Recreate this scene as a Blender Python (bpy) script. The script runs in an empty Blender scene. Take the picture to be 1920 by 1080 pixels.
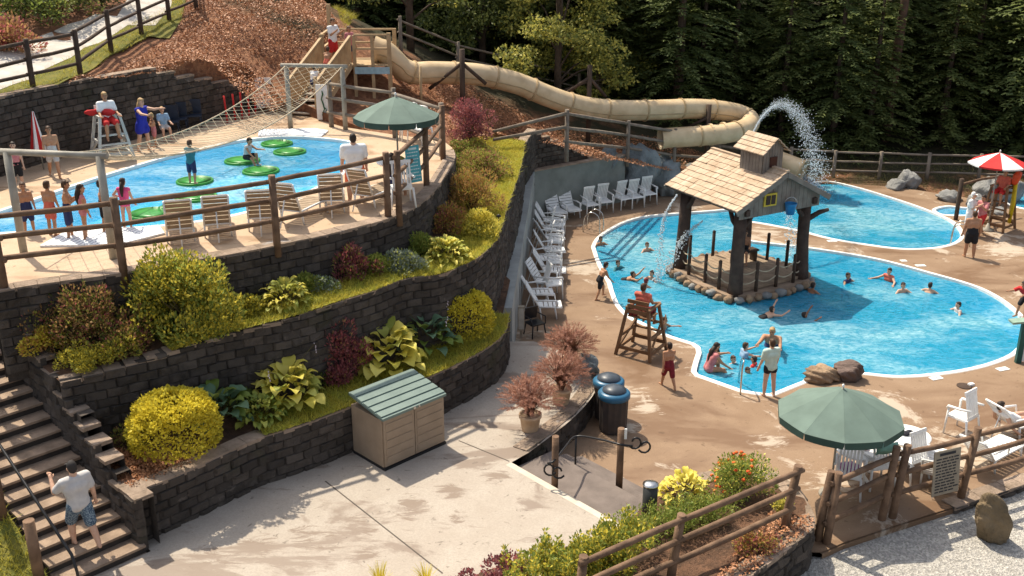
import bpy, bmesh, math, random
import numpy as np
from mathutils import Vector, Matrix, Euler, Quaternion
from mathutils.geometry import tessellate_polygon, delaunay_2d_cdt
R = math.radians
rnd = random.Random(7)
C = bpy.context.scene.collection
SC = bpy.context.scene
# ---------------------------------------------------------------- survey: photograph pixel -> place on the ground
F, CX, CY, CAMH, TILT = 1950.0, 960.0, 540.0, 12.3, R(20.27)
def ray(px, py):
    a, b = px - CX, CY - py
    return Vector((a, F*math.cos(TILT) + b*math.sin(TILT), -F*math.sin(TILT) + b*math.cos(TILT)))
def at(px, py, z=0.0):
    d = ray(px, py); s = (z - CAMH)/d.z
    return Vector((d.x*s, d.y*s, z))
def atY(px, py, Y):
    d = ray(px, py); s = Y/d.y
    return Vector((d.x*s, Y, CAMH + d.z*s))
def zup(px, py, base):                       # height of a point seen at py straight above a base point
    return atY(px, py, base.y).z
cam = bpy.data.cameras.new('camera'); cam.sensor_width = 36; cam.lens = 36*F/1920; cam.clip_end = 1000
co = bpy.data.objects.new('camera', cam); C.objects.link(co)
co.location = (0, 0, CAMH); co.rotation_euler = (math.pi/2 - TILT, 0, 0); SC.camera = co
# ---------------------------------------------------------------- light
SUN_EL, SUN_AZ = R(57), math.atan2(-0.62, 0.78)      # azimuth of the sun from +Y, clockwise positive x
w = bpy.data.worlds.new('World'); SC.world = w; w.use_nodes = True
nt = w.node_tree; sky = nt.nodes.new('ShaderNodeTexSky'); sky.sky_type = 'NISHITA'; sky.sun_disc = False
sky.sun_elevation = SUN_EL; sky.sun_rotation = SUN_AZ
sky.dust_density = 3.0; hs = nt.nodes.new('ShaderNodeHueSaturation'); hs.inputs['Saturation'].default_value = .55
nt.links.new(sky.outputs[0], hs.inputs['Color']); nt.links.new(hs.outputs[0], nt.nodes['Background'].inputs[0]); nt.nodes['Background'].inputs[1].default_value = 0.15
sl = bpy.data.lights.new('sun', 'SUN'); sl.energy = 4.5; sl.angle = R(0.5); sl.color = (1, 0.90, 0.73)
so = bpy.data.objects.new('sun', sl); C.objects.link(so)
sd = Vector((math.sin(SUN_AZ)*math.cos(SUN_EL), math.cos(SUN_AZ)*math.cos(SUN_EL), math.sin(SUN_EL)))
so.rotation_euler = sd.to_track_quat('Z', 'Y').to_euler(); so.location = sd*60
SC.view_settings.view_transform = 'Standard'; SC.view_settings.look = 'None'; SC.view_settings.gamma = 1
SC.view_settings.exposure = 0.52
SC.cycles.max_bounces = 6; SC.cycles.transparent_max_bounces = 10; SC.cycles.diffuse_bounces = 3
# ---------------------------------------------------------------- materials
MATS = {}
class NT:
    def __init__(s, name):
        s.m = bpy.data.materials.new(name); s.m.use_nodes = True; s.t = s.m.node_tree; s.t.nodes.clear()
        s.out = s.n('OutputMaterial')
    def n(s, kind, **kw):
        o = s.t.nodes.new('ShaderNode'+kind)
        for k, v in kw.items(): setattr(o, k, v)
        return o
    def l(s, a, b): s.t.links.new(a, b)
    def set(s, node, **kw):
        for k, v in kw.items():
            i = node.inputs[k.replace('_', ' ')]
            if hasattr(v, 'is_linked') or hasattr(v, 'links'): s.l(v, i)
            else: i.default_value = v
        return node
    def noise(s, scale, detail=4, dist=0, rough=.55, coord=None):
        o = s.n('TexNoise'); o.inputs['Scale'].default_value = scale; o.inputs['Detail'].default_value = detail
        o.inputs['Distortion'].default_value = dist; o.inputs['Roughness'].default_value = rough
        s.l(coord if coord else s.pos(), o.inputs['Vector']); return o.outputs['Fac']
    def pos(s, obj=False):
        if obj:
            if not hasattr(s, '_o'): s._o = s.n('TexCoord').outputs['Object']
            return s._o
        if not hasattr(s, '_p'): s._p = s.n('NewGeometry').outputs['Position']
        return s._p
    def ramp(s, fac, stops, interp='LINEAR'):
        o = s.n('ValToRGB'); e = o.color_ramp.elements; o.color_ramp.interpolation = interp
        while len(e) < len(stops): e.new(0.5)
        for k, (p, c) in enumerate(stops):
            e[k].position = p; e[k].color = (c, c, c, 1) if isinstance(c, (int, float)) else (*c, 1)
        s.l(fac, o.inputs[0]); return o.outputs[0]
    def mix(s, fac, a, b, mode='MIX'):
        o = s.n('Mix', data_type='RGBA', blend_type=mode)
        for i, v in ((0, fac), (6, a), (7, b)):
            if hasattr(v, 'links'): s.l(v, o.inputs[i])
            elif i == 0: o.inputs[0].default_value = v
            else: o.inputs[i].default_value = (*v[:3], 1)
        return o.outputs[2]
    def bump(s, h, strength, dist=.02):
        o = s.n('Bump'); o.inputs['Strength'].default_value = strength; o.inputs['Distance'].default_value = dist
        s.l(h, o.inputs['Height']); return o.outputs[0]
    def bsdf(s, color, rough=.8, normal=None, metal=0, spec=.3):
        o = s.n('BsdfPrincipled')
        for k, v in (('Base Color', color), ('Roughness', rough), ('Metallic', metal), ('Specular IOR Level', spec)):
            if hasattr(v, 'links'): s.l(v, o.inputs[k])
            else: o.inputs[k].default_value = (*v[:3], 1) if k == 'Base Color' else v
        if normal: s.l(normal, o.inputs['Normal'])
        s.l(o.outputs[0], s.out.inputs[0]); return o
def mat(name, c1, c2=None, scale=6, rough=.8, bump=0, bscale=40, metal=0, spec=.3, detail=5, obj=False, lo=.35, hi=.65, dist=.02):
    if name in MATS: return MATS[name]
    n = NT(name); c2 = c2 or tuple(x*.75 for x in c1)
    p = n.pos(obj)
    col = n.mix(n.ramp(n.noise(scale, detail, coord=p), [(lo, 0.0), (hi, 1.0)]), c1, c2)
    nm = n.bump(n.noise(bscale, 4, coord=p), bump, dist) if bump else None
    n.bsdf(col, rough, nm, metal, spec); MATS[name] = n.m; return n.m
def leafmat(name, dark, light, trans=.35, tip=None):
    if name in MATS: return MATS[name]
    n = NT(name); g = n.n('NewGeometry')
    col = n.mix(g.outputs['Random Per Island'], dark, light)
    if tip: col = n.mix(n.ramp(n.noise(3.0, 3), [(.45, 0.), (.62, 1.)]), col, tip)
    a = n.n('BsdfPrincipled'); n.l(col, a.inputs['Base Color']); a.inputs['Roughness'].default_value = .55
    a.inputs['Specular IOR Level'].default_value = .3
    b = n.n('BsdfTranslucent'); n.l(n.mix(.5, col, light), b.inputs[0])
    mx = n.n('MixShader'); mx.inputs[0].default_value = trans
    n.l(a.outputs[0], mx.inputs[1]); n.l(b.outputs[0], mx.inputs[2]); n.l(mx.outputs[0], n.out.inputs[0])
    MATS[name] = n.m; return n.m
# ---------------------------------------------------------------- mesh builder
LOC = {}
class MB:
    def __init__(s): s.v = []; s.f = []; s.m = []; s.s = []
    def add(s, vs, fs, mi=0, sm=False):
        b = len(s.v); s.v += [tuple(v) for v in vs]
        for f in fs: s.f.append(tuple(b+i for i in f)); s.m.append(mi); s.s.append(sm)
        return s
    def box(s, c, size, rot=0, mi=0, top=1.0):
        M = rot if isinstance(rot, Matrix) else Matrix.Rotation(rot, 3, 'Z')
        c = Vector(c); hx, hy, hz = (q/2 for q in size); vs = []
        for z in (-1, 1):
            k = top if z > 0 else 1
            for x, y in ((-1, -1), (1, -1), (1, 1), (-1, 1)): vs.append(c + M @ Vector((x*hx*k, y*hy*k, z*hz)))
        return s.add(vs, [(3,2,1,0), (4,5,6,7), (0,1,5,4), (1,2,6,5), (2,3,7,6), (3,0,4,7)], mi)
    def bar(s, p0, p1, w, h, mi=0, up=(0,0,1)):
        p0, p1 = Vector(p0), Vector(p1); t = (p1-p0).normalized(); u = Vector(up)
        if abs(t.dot(u)) > .99: u = Vector((0, 1, 0))
        a = t.cross(u).normalized(); b = a.cross(t)
        vs = [p + a*x*w/2 + b*y*h/2 for p in (p0, p1) for x, y in ((-1,-1), (1,-1), (1,1), (-1,1))]
        return s.add(vs, [(3,2,1,0), (4,5,6,7), (0,1,5,4), (1,2,6,5), (2,3,7,6), (3,0,4,7)], mi)
    def tube(s, pts, r, n=8, mi=0, cap=True, closed=False, jit=0, sm=True, flat=1.0):
        pts = [Vector(p) for p in pts]; k = len(pts)
        if not isinstance(r, (list, tuple)): r = [r]*k
        rings = []; a = None
        for i in range(k):
            if closed: t = pts[(i+1) % k] - pts[i-1]
            else: t = pts[min(i+1, k-1)] - pts[max(i-1, 0)]
            t.normalize()
            if a is None:
                u = Vector((0, 0, 1)) if abs(t.z) < .9 else Vector((1, 0, 0)); a = u.cross(t).normalized()
            else:
                a = (a - t*a.dot(t)).normalized()
            b = t.cross(a); rr = []
            for j in range(n):
                q = 2*math.pi*j/n; e = r[i]*(1 + (rnd.uniform(-jit, jit) if jit else 0))
                rr.append(pts[i] + a*math.cos(q)*e + b*math.sin(q)*e*flat)
            rings.append(rr)
        vs = [v for q in rings for v in q]; fs = []
        for i in range(k if closed else k-1):
            for j in range(n):
                i2 = (i+1) % k
                fs.append((i*n+j, i*n+(j+1) % n, i2*n+(j+1) % n, i2*n+j))
        s.add(vs, fs, mi, sm)
        if cap and not closed:
            b = len(s.v) - len(vs)
            s.f.append(tuple(b+j for j in range(n))[::-1]); s.m.append(mi); s.s.append(False)
            s.f.append(tuple(b+(k-1)*n+j for j in range(n))); s.m.append(mi); s.s.append(False)
        return s
    def ball(s, c, r, seg=12, ring=7, mi=0, rot=None, jit=0):
        c = Vector(c); r = (r, r, r) if not isinstance(r, (tuple, list)) else r; vs = []; fs = []
        def P(x, y, z):
            q = Vector((x*r[0], y*r[1], z*r[2]))*(1 + (rnd.uniform(-jit, jit) if jit else 0))
            return c + (rot @ q if rot else q)
        vs.append(P(0, 0, -1))
        for i in range(1, ring):
            t = -math.pi/2 + math.pi*i/ring
            for j in range(seg): vs.append(P(math.cos(t)*math.cos(2*math.pi*j/seg), math.cos(t)*math.sin(2*math.pi*j/seg), math.sin(t)))
        vs.append(P(0, 0, 1)); L = len(vs)-1
        for j in range(seg):
            fs.append((0, 1+(j+1) % seg, 1+j)); fs.append((L, L-seg+j, L-seg+(j+1) % seg))
            for i in range(ring-2):
                b = 1+i*seg; fs.append((b+j, b+(j+1) % seg, b+seg+(j+1) % seg, b+seg+j))
        return s.add(vs, fs, mi, True)
    def lathe(s, c, prof, n=16, mi=0, sm=True, flut=None):
        c = Vector(c); vs = []; fs = []
        for r, z in prof:
            for j in range(n):
                q = 2*math.pi*j/n; e = r*(flut(j) if flut else 1); vs.append(c + Vector((e*math.cos(q), e*math.sin(q), z)))
        for i in range(len(prof)-1):
            for j in range(n): fs.append((i*n+j, i*n+(j+1) % n, (i+1)*n+(j+1) % n, (i+1)*n+j))
        s.add(vs, fs, mi, sm)
        b = len(s.v)-len(vs); k = len(prof)-1
        if prof[0][0] > .001: s.f.append(tuple(b+j for j in range(n))[::-1]); s.m.append(mi); s.s.append(False)
        if prof[-1][0] > .001: s.f.append(tuple(b+k*n+j for j in range(n))); s.m.append(mi); s.s.append(False)
        return s
    def prism(s, poly, z0, z1, mi=0):
        n = len(poly); vs = [(p[0], p[1], z0) for p in poly] + [(p[0], p[1], z1) for p in poly]
        fs = [(i, (i+1) % n, n+(i+1) % n, n+i) for i in range(n)]
        for t in tessellate_polygon([[Vector((p[0], p[1], 0)) for p in poly]]):
            fs.append(tuple(n+i for i in t)); fs.append(tuple(t)[::-1])
        return s.add(vs, fs, mi)
    def build(s, name, mats, parent=None, world=False, fixn=True):
        if not isinstance(mats, (list, tuple)): mats = [mats]
        me = bpy.data.meshes.new(name); v = s.v
        if world and parent is not None:
            L = LOC.get(parent.name, Vector()); v = [(p[0]-L[0], p[1]-L[1], p[2]-L[2]) for p in v]
        me.from_pydata(v, [], s.f)
        for m in mats: me.materials.append(m)
        me.polygons.foreach_set('material_index', s.m); me.polygons.foreach_set('use_smooth', s.s)
        if fixn:
            bm = bmesh.new(); bm.from_mesh(me); bmesh.ops.recalc_face_normals(bm, faces=bm.faces); bm.to_mesh(me); bm.free()
        me.update(); o = bpy.data.objects.new(name, me); C.objects.link(o)
        if parent is not None: o.parent = parent
        return o
def npmesh(name, V, Fc, mats, parent=None, mi=None, smooth=False):
    """V (n,3) array, Fc (m,k) int array"""
    me = bpy.data.meshes.new(name); n, m, k = len(V), len(Fc), Fc.shape[1]
    me.vertices.add(n); me.vertices.foreach_set('co', np.ascontiguousarray(V, np.float32).ravel())
    me.loops.add(m*k); me.loops.foreach_set('vertex_index', np.ascontiguousarray(Fc, np.int32).ravel())
    me.polygons.add(m); me.polygons.foreach_set('loop_start', np.arange(0, m*k, k, dtype=np.int32))
    me.polygons.foreach_set('loop_total', np.full(m, k, np.int32))
    for q in (mats if isinstance(mats, (list, tuple)) else [mats]): me.materials.append(q)
    if mi is not None: me.polygons.foreach_set('material_index', np.asarray(mi, np.int32))
    if smooth: me.polygons.foreach_set('use_smooth', np.ones(m, bool))
    me.update(calc_edges=True); me.validate()
    o = bpy.data.objects.new(name, me); C.objects.link(o)
    if parent is not None: o.parent = parent
    return o
def tag(o, label=None, cat=None, group=None, kind=None):
    if label: o['label'] = label
    if cat: o['category'] = cat
    if group: o['group'] = group
    if kind: o['kind'] = kind
    return o
def thing(name, label, cat, loc=(0,0,0), rz=0, group=None):
    o = bpy.data.objects.new(name, None); C.objects.link(o); o.location = loc; o.rotation_euler = (0, 0, rz)
    o['kind'] = 'thing'; o.empty_display_size = .2; LOC[o.name] = Vector(loc); return tag(o, label, cat, group)
def kids(o): return [c for c in C.objects if c.parent == o]
def copy_tree(o, loc=None, rz=None, label=None, group=None, parent=None, scale=None, src=None):
    c = o.copy(); C.objects.link(c)
    if parent is not None: c.parent = parent
    if loc is not None: c.location = loc; LOC[c.name] = Vector(loc)
    if rz is not None: c.rotation_euler = (0, 0, rz)
    if scale is not None: c.scale = (scale,)*3 if not isinstance(scale, (tuple, list)) else scale
    if label: c['label'] = label
    if group: c['group'] = group
    for ch in o.children: copy_tree(ch, parent=c)
    return c
def smooth(pts, n=6, closed=False):
    pts = [Vector(p) for p in pts]; k = len(pts); out = []
    for i in range(k if closed else k-1):
        g = (lambda j: pts[j % k]) if closed else (lambda j: pts[max(0, min(k-1, j))])
        p0, p1, p2, p3 = g(i-1), g(i), g(i+1), g(i+2)
        for j in range(n):
            t = j/n
            out.append(.5*((2*p1) + (p2-p0)*t + (2*p0-5*p1+4*p2-p3)*t*t + (3*p1-p0-3*p2+p3)*t**3))
    if not closed: out.append(pts[-1])
    return out
def resample(pts, step):
    pts = [Vector(p) for p in pts]; L = [0]
    for a, b in zip(pts, pts[1:]): L.append(L[-1] + (b-a).length)
    n = max(1, int(round(L[-1]/step))); out = []; k = 0
    for i in range(n+1):
        s = L[-1]*i/n
        while k < len(pts)-2 and L[k+1] < s: k += 1
        d = L[k+1]-L[k]; out.append(pts[k].lerp(pts[k+1], (s-L[k])/d if d else 0))
    return out
def offset(pts, d):
    out = []
    for i in range(len(pts)):
        t = (pts[min(i+1, len(pts)-1)] - pts[max(i-1, 0)]); t.z = 0; t.normalize()
        q = Vector(pts[i]); q.x += t.y*d; q.y -= t.x*d; out.append(q)
    return out
def sheet(name, poly, zf, m, spacing=1.0, holes=(), parent=None, jitter=0):
    """flat or rolling ground sheet with an exact outline; zf(x, y) -> z"""
    loops = [[Vector((p[0], p[1])) for p in q] for q in [poly, *holes]]
    V = []; E = []
    for q in loops:
        b = len(V); V += q; E += [(b+i, b+(i+1) % len(q)) for i in range(len(q))]
    if spacing:
        xs = [p[0] for p in poly]; ys = [p[1] for p in poly]
        P = np.array([(p[0], p[1]) for p in poly]); Hs = [np.array([(p[0], p[1]) for p in h]) for h in holes]
        gx = np.arange(min(xs)+spacing/2, max(xs), spacing); gy = np.arange(min(ys)+spacing/2, max(ys), spacing)
        X, Y = np.meshgrid(gx, gy); X = X.ravel(); Y = Y.ravel()
        if jitter:
            r = np.random.RandomState(3); X = X + r.uniform(-jitter, jitter, len(X)); Y = Y + r.uniform(-jitter, jitter, len(X))
        ok = inside(X, Y, P)
        for h in Hs: ok &= ~inside(X, Y, h)
        V += [Vector((a, b)) for a, b in zip(X[ok], Y[ok])]
    res = delaunay_2d_cdt(V, E, [], 0, 1e-5); v2, f2 = res[0], res[2]
    P = np.array([(p[0], p[1]) for p in poly]); cx = np.array([sum(v2[i].x for i in f)/3 for f in f2]); cy = np.array([sum(v2[i].y for i in f)/3 for f in f2])
    ok = inside(cx, cy, P)
    for h in holes: ok &= ~inside(cx, cy, np.array([(p[0], p[1]) for p in h]))
    fs = [f for f, k in zip(f2, ok) if k]
    mb = MB(); mb.v = [(p.x, p.y, zf(p.x, p.y) if callable(zf) else zf) for p in v2]
    for f in fs:
        a, b, c = (v2[i] for i in f)
        mb.f.append(tuple(f) if (b-a).cross(c-a) > 0 else tuple(f)[::-1]); mb.m.append(0); mb.s.append(callable(zf))
    return mb.build(name, m, parent, fixn=False)
def inside(X, Y, P):
    ok = np.zeros(len(X), bool); j = len(P)-1
    for i in range(len(P)):
        xi, yi, xj, yj = P[i][0], P[i][1], P[j][0], P[j][1]
        if yi != yj:
            c = ((yi > Y) != (yj > Y)) & (X < (xj-xi)*(Y-yi)/(yj-yi)+xi); ok ^= c
        j = i
    return ok
def px_poly(pts, z=0): return [at(a, b, z) for a, b in pts]
# ================================================================ the setting
ZU, ZM, ZL, ZP = 5.0, 3.8, 1.83, 0.7          # upper deck, middle bed, lower bed, plaza; the lower deck is z = 0
ZS, TR, RI = 0.86, 0.385, 0.17                # first stair nosing height, tread, riser
S0 = Vector((-7.0, 16.87, 0)); SU = Vector((-.72, .69, 0)).normalized(); SW = Vector((-.69, -.72, 0)).normalized()
# ---- hill heights: scattered survey points, linear radial basis
HP = []
def hp(px, py, z): p = at(px, py, z); HP.append((p.x, p.y, z))
for a in [(0,180,7.1), (100,158,7.1), (240,135,7.1), (380,118,7.1), (150,143,7.35), (60,165,7.2), (207,98,7.6), (315,45,8.0), (0,130,7.5), (100,80,7.7),
          (0,60,8.2), (200,20,8.6), (470,130,6.6), (480,60,7.6), (560,60,7.4), (520,140,6.1), (600,30,8.0), (540,200,5.0), (690,210,4.85), (840,240,4.75),
          (640,200,4.95), (900,235,4.3), (985,258,3.75), (870,255,4.3), (1062,288,2.35), (1176,300,1.75), (1262,313,1.17), (1345,318,.8), (1100,270,2.9),
          (1000,235,3.8), (760,190,5.0), (800,170,5.1)]: hp(*a)
HP += [(.5, 41.9, 2.2), (3, 43.4, 2.1), (5, 44.8, 1.9), (7, 46, 1.4), (9, 47.2, .6), (12, 48, .1), (16, 48.5, .0), (20, 48, .0), (30, 46, 0), (45, 42, 0), (70, 40, 0),
       (14, 51, .3), (22, 52, .4), (35, 52, .6), (8, 50, 1.6), (2, 50, 3.2), (-4, 50, 5.5), (-10, 50, 8.6), (-20, 50, 9.6), (-30, 40, 9.6), (-40, 25, 8), (-60, 25, 9)]
for X in (-60, -30, -10, 5, 20, 40, 70):
    k = max(0, -X)*.06
    HP += [(X, 62, 4.5+k), (X, 80, 12+k), (X, 110, 24+k), (X, 150, 38+k), (X, 220, 55+k)]
HPa = np.array(HP); _D = np.hypot(HPa[:, 0][:, None]-HPa[:, 0], HPa[:, 1][:, None]-HPa[:, 1])
_n = len(HPa); _A = np.zeros((_n+3, _n+3)); _A[:_n, :_n] = _D - np.eye(_n)*.15; _A[:_n, _n] = 1; _A[:_n, _n+1:] = HPa[:, :2]; _A[_n:, :_n] = _A[:_n, _n:].T
_W = np.linalg.solve(_A, np.r_[HPa[:, 2], 0, 0, 0])
def hill(x, y):
    return float(_W[:_n] @ np.hypot(HPa[:, 0]-x, HPa[:, 1]-y) + _W[_n] + _W[_n+1]*x + _W[_n+2]*y)
def hillpt(px, py, lift=0):                     # where the sight line through a pixel meets the hill
    lo, hi = 25.0, 90.0
    for _ in range(60):
        m = (lo+hi)/2; p = atY(px, py, m)
        if p.z > hill(p.x, p.y): lo = m
        else: hi = m
    p = atY(px, py, lo); p.z = hill(p.x, p.y) + lift; return p
# ---- outline curves
BW = smooth([at(a, b, ZU) for a, b in [(-190,388), (-80,357), (0,331), (82,305), (172,282), (300,250), (400,226), (478,207)]], 4)   # base of the back block wall
UW = smooth([at(a, b, ZU) for a, b in [(-14,549), (60,536), (150,524), (240,511), (340,494), (450,475), (527,459), (630,437), (730,410), (782,386), (819,352), (842,318), (851,300), (849,282)]], 5)
MWp = [(112,716,3.4), (200,694,3.45), (300,664,3.55), (400,633,3.62), (480,611,3.7), (560,590,3.78), (640,563,3.8), (700,545,3.8), (760,522,3.8), (820,515,3.8), (860,500,3.8), (892,484,3.8),
       (924,455,3.8), (940,418,3.8), (952,379,3.8), (967,337,3.8), (977,300,3.8), (982,266,3.8)]
MW = smooth([at(*a) for a in MWp], 5)
LW = smooth([at(a, b, ZL) for a, b in [(252,921), (330,889), (400,858), (480,822), (560,797), (640,768), (720,736), (800,707), (860,680), (910,653), (938,630), (950,608), (952,590)]], 5)
CW0, CW1, CW2 = Vector((.0, 27.1, 0)), Vector((.92, 41.4, 0)), Vector((4.93, 44.3, 0))     # concrete wall: near end, corner, right end
DB = [at(a, b, ZU) for a, b in [(545,214), (575,217), (640,237), (742,253), (830,263), (849,278)]]           # back edge of the upper deck
# ---- materials of the setting
def concrete(name, c1, c2, wet, ws=.45, lo=.55, hi=.66, grain=.06, rough=.85, dry=None, rot=0, dryat=(), wetat=()):
    n = NT(name); p = n.pos(); mp = n.n('Mapping'); mp.inputs['Rotation'].default_value = (0, 0, rot); mp.inputs['Scale'].default_value = (.55, 1.7, 1); n.l(p, mp.inputs['Vector']); mq = mp.outputs[0] if rot else p
    a = n.mix(n.ramp(n.noise(1.1, 6, .4), [(.35, 0.), (.7, 1.)]), c1, c2)
    a = n.mix(n.ramp(n.noise(28, 5, 0, .7), [(.38, 0.), (.66, .55)]), a, tuple(x*.62 for x in c1))
    wm = n.ramp(n.noise(ws, 9, .7, .68, coord=mq), [(lo, 0.), (hi+.02, .9)])
    a = n.mix(wm, a, wet)
    if dry: a = n.mix(n.ramp(n.noise(.33, 10, .5, .72), [(.56, 0.), (.60, .85)]), a, dry)
    a = n.mix(n.ramp(n.noise(5.5, 4, .6), [(.64, 0.), (.70, .6)]), a, tuple(x*.55 for x in wet))
    def spots(L, lo_, hi_):
        best = None
        for x, y, z, r in L:
            d = n.n('VectorMath', operation='DISTANCE'); n.l(p, d.inputs[0]); d.inputs[1].default_value = (x, y, z)
            k = n.n('Math', operation='DIVIDE'); n.l(d.outputs['Value'], k.inputs[0]); k.inputs[1].default_value = r; o = k.outputs[0]
            if best is not None: mn = n.n('Math', operation='MINIMUM'); n.l(best, mn.inputs[0]); n.l(o, mn.inputs[1]); o = mn.outputs[0]
            best = o
        ad = n.n('Math', operation='MULTIPLY_ADD'); n.l(n.noise(2.4, 12, .8, .76, coord=mq), ad.inputs[0]); ad.inputs[1].default_value = 3.4; n.l(best, ad.inputs[2])
        mr = n.n('Math', operation='MULTIPLY'); n.l(ad.outputs[0], mr.inputs[0]); mr.inputs[1].default_value = .4
        return n.ramp(mr.outputs[0], [(lo_, .92), (hi_, 0.)])
    if dryat: a = n.mix(spots(dryat, .74, .82), a, dry)
    if wetat: wm2 = spots(wetat, .76, .86); a = n.mix(wm2, a, wet)
    rg = n.ramp(wm, [(0, rough), (1, .42)])
    n.bsdf(a, rg, n.bump(n.noise(60, 4), .35, .01)); return n.m
M_deck = concrete('brown_pool_deck', (.285,.192,.122), (.225,.143,.086), (.165,.096,.053), .30, .47, .58, dry=(.43,.355,.275), dryat=[(*at(x, y), r) for x, y, r in ((1185,735,1.0), (1215,765,.9), (1180,800,.8), (1560,900,1.4), (1700,835,1.5), (1800,860,1.3), (1440,830,.9), (1460,900,.8), (1880,470,2.0), (1440,435,1.6), (1840,830,1.4))], rot=.3)
M_plaza = concrete('cream_concrete', (.41,.358,.30), (.355,.30,.245), (.215,.165,.128), .42, .535, .56, rot=-.75, wetat=[(*at(x, y, ZP), r) for x, y, r in ((380,1060,1.0), (480,1030,1.0), (580,1010,.9), (680,985,.8), (770,950,.75), (850,920,.7), (930,893,.6), (690,1040,.6), (860,970,.5))])
M_updeck = concrete('tan_concrete', (.52,.385,.265), (.43,.30,.19), (.30,.185,.10), .5, .54, .60, rot=.4)
M_coping = mat('white_coping', (.80,.78,.74), (.70,.68,.64), 3, .6, .1, 30)
M_gravel = None
def gravelmat():
    n = NT('pale_gravel'); v = n.n('TexVoronoi'); v.inputs['Scale'].default_value = 26; n.l(n.pos(), v.inputs['Vector'])
    a = n.mix(n.ramp(v.outputs['Color'], [(.15, 0.), (.9, 1.)]), (.24,.225,.20), (.50,.47,.42))
    a = n.mix(n.ramp(n.noise(9, 6, .3, .75), [(.36, .6), (.52, 0.)]), a, (.20,.195,.19))
    n.bsdf(a, .95, n.bump(v.outputs['Distance'], .8, .03)); return n.m
M_gravel = gravelmat()
def mulchmat(name, c1, c2, c3):
    n = NT(name); v = n.n('TexVoronoi'); v.inputs['Scale'].default_value = 9; n.l(n.pos(), v.inputs['Vector'])
    a = n.mix(n.ramp(v.outputs['Color'], [(.2, 0.), (.8, 1.)]), c1, c2)
    a = n.mix(n.ramp(n.noise(1.5, 6, .5, .7), [(.42, 0.), (.62, .8)]), a, c3)
    n.bsdf(a, .95, n.bump(n.noise(14, 6, .5, .75), 1.0, .12)); return n.m
def hillmat():
    n = NT('hill_ground'); v = n.n('TexVoronoi'); v.inputs['Scale'].default_value = 8; n.l(n.pos(), v.inputs['Vector'])
    a = n.mix(n.ramp(v.outputs['Color'], [(.2, 0.), (.8, 1.)]), (.24,.10,.05), (.42,.205,.105))
    a = n.mix(n.ramp(n.noise(1.5, 6, .5, .7), [(.42, 0.), (.62, .7)]), a, (.14,.065,.04))
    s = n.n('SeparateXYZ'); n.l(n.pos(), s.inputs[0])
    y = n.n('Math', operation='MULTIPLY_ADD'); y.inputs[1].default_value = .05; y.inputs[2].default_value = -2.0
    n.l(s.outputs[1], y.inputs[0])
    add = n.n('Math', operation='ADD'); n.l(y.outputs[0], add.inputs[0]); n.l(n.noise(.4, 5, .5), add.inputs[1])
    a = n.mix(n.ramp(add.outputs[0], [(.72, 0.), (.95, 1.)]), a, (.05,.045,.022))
    n.bsdf(a, .95, n.bump(n.noise(14, 6, .5, .75), 1.0, .12)); return n.m
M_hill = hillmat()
M_mulch = mulchmat('red_mulch', (.26,.12,.06), (.42,.22,.12), (.15,.07,.04))
M_soil = mulchmat('bed_soil', (.16,.085,.05), (.25,.13,.075), (.07,.045,.03))
M_lawn = mat('lawn_soil', (.17,.15,.03), (.10,.11,.02), 3, .95, .6, 30)
def blockmat(name, c1, c2, c3):
    n = NT(name); g = n.n('NewGeometry'); a = n.mix(g.outputs['Random Per Island'], c1, c2)
    a = n.mix(n.ramp(n.noise(2.2, 6, .5, .7), [(.45, 0.), (.68, .8)]), a, c3)
    a = n.mix(n.ramp(n.noise(1.3, 9, .7, .72), [(.60, 0.), (.70, .55)]), a, tuple(min(.5, x*2.6) for x in c1))
    a = n.mix(n.ramp(n.noise(.8, 6, .5, .65), [(.58, 0.), (.72, .5)]), a, (.045,.05,.02))
    n.bsdf(a, .95, n.bump(n.noise(16, 7, .4, .8), 1.0, .06)); return n.m
M_block = blockmat('split_face_block', (.128,.104,.086), (.062,.051,.043), (.038,.031,.026))
M_blockcap = blockmat('block_cap', (.44,.33,.25), (.33,.245,.18), (.18,.135,.095))
M_road = mat('gravel_road', (.52,.48,.43), (.40,.365,.32), 2.5, .95, .6, 30)
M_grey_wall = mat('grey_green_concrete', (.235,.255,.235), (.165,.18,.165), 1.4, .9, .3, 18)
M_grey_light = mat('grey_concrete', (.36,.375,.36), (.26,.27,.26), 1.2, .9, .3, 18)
# ---- base ground (dives under everything) and the hill behind it
def struct(o): o['kind'] = 'structure'; return o
struct(sheet('ground', [(-90,-60), (120,-60), (120,60), (-90,60)], -0.9, mat('bare_earth', (.12,.09,.06), None, 1, .95), 0))
HB = [Vector((-90, 22, 0))] + offset(BW, -.25) + [p for p in DB] + [at(872,258,3.9), at(986,262,3.8), Vector((.55, 41.9, 0)), Vector((3.5, 44.0, 0)), Vector((4.95, 44.75, 0)),
      Vector((6.6, 45.3, 0)), Vector((8.6, 46.4, 0)), Vector((11.5, 47.3, 0)), Vector((15, 47.6, 0)), Vector((18, 46.6, 0)), Vector((20.6, 44.6, 0)), Vector((23, 44.2, 0)), Vector((30, 44.5, 0)), Vector((50, 40, 0)), Vector((100, 40, 0))]
HB = [p for i, p in enumerate(HB) if i == 0 or (Vector((p.x, p.y)) - Vector((HB[i-1].x, HB[i-1].y))).length > .08]
def hillz(x, y):
    b = .10*math.sin(x*1.7+y*.9)*math.sin(y*1.3-x*.4) + .04*math.sin(x*5.1)*math.sin(y*4.3)
    return hill(x, y) + b*(.6 if y < 55 else 2)
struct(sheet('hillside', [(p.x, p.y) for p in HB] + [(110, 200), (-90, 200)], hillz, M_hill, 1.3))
sk = MB()
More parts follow.
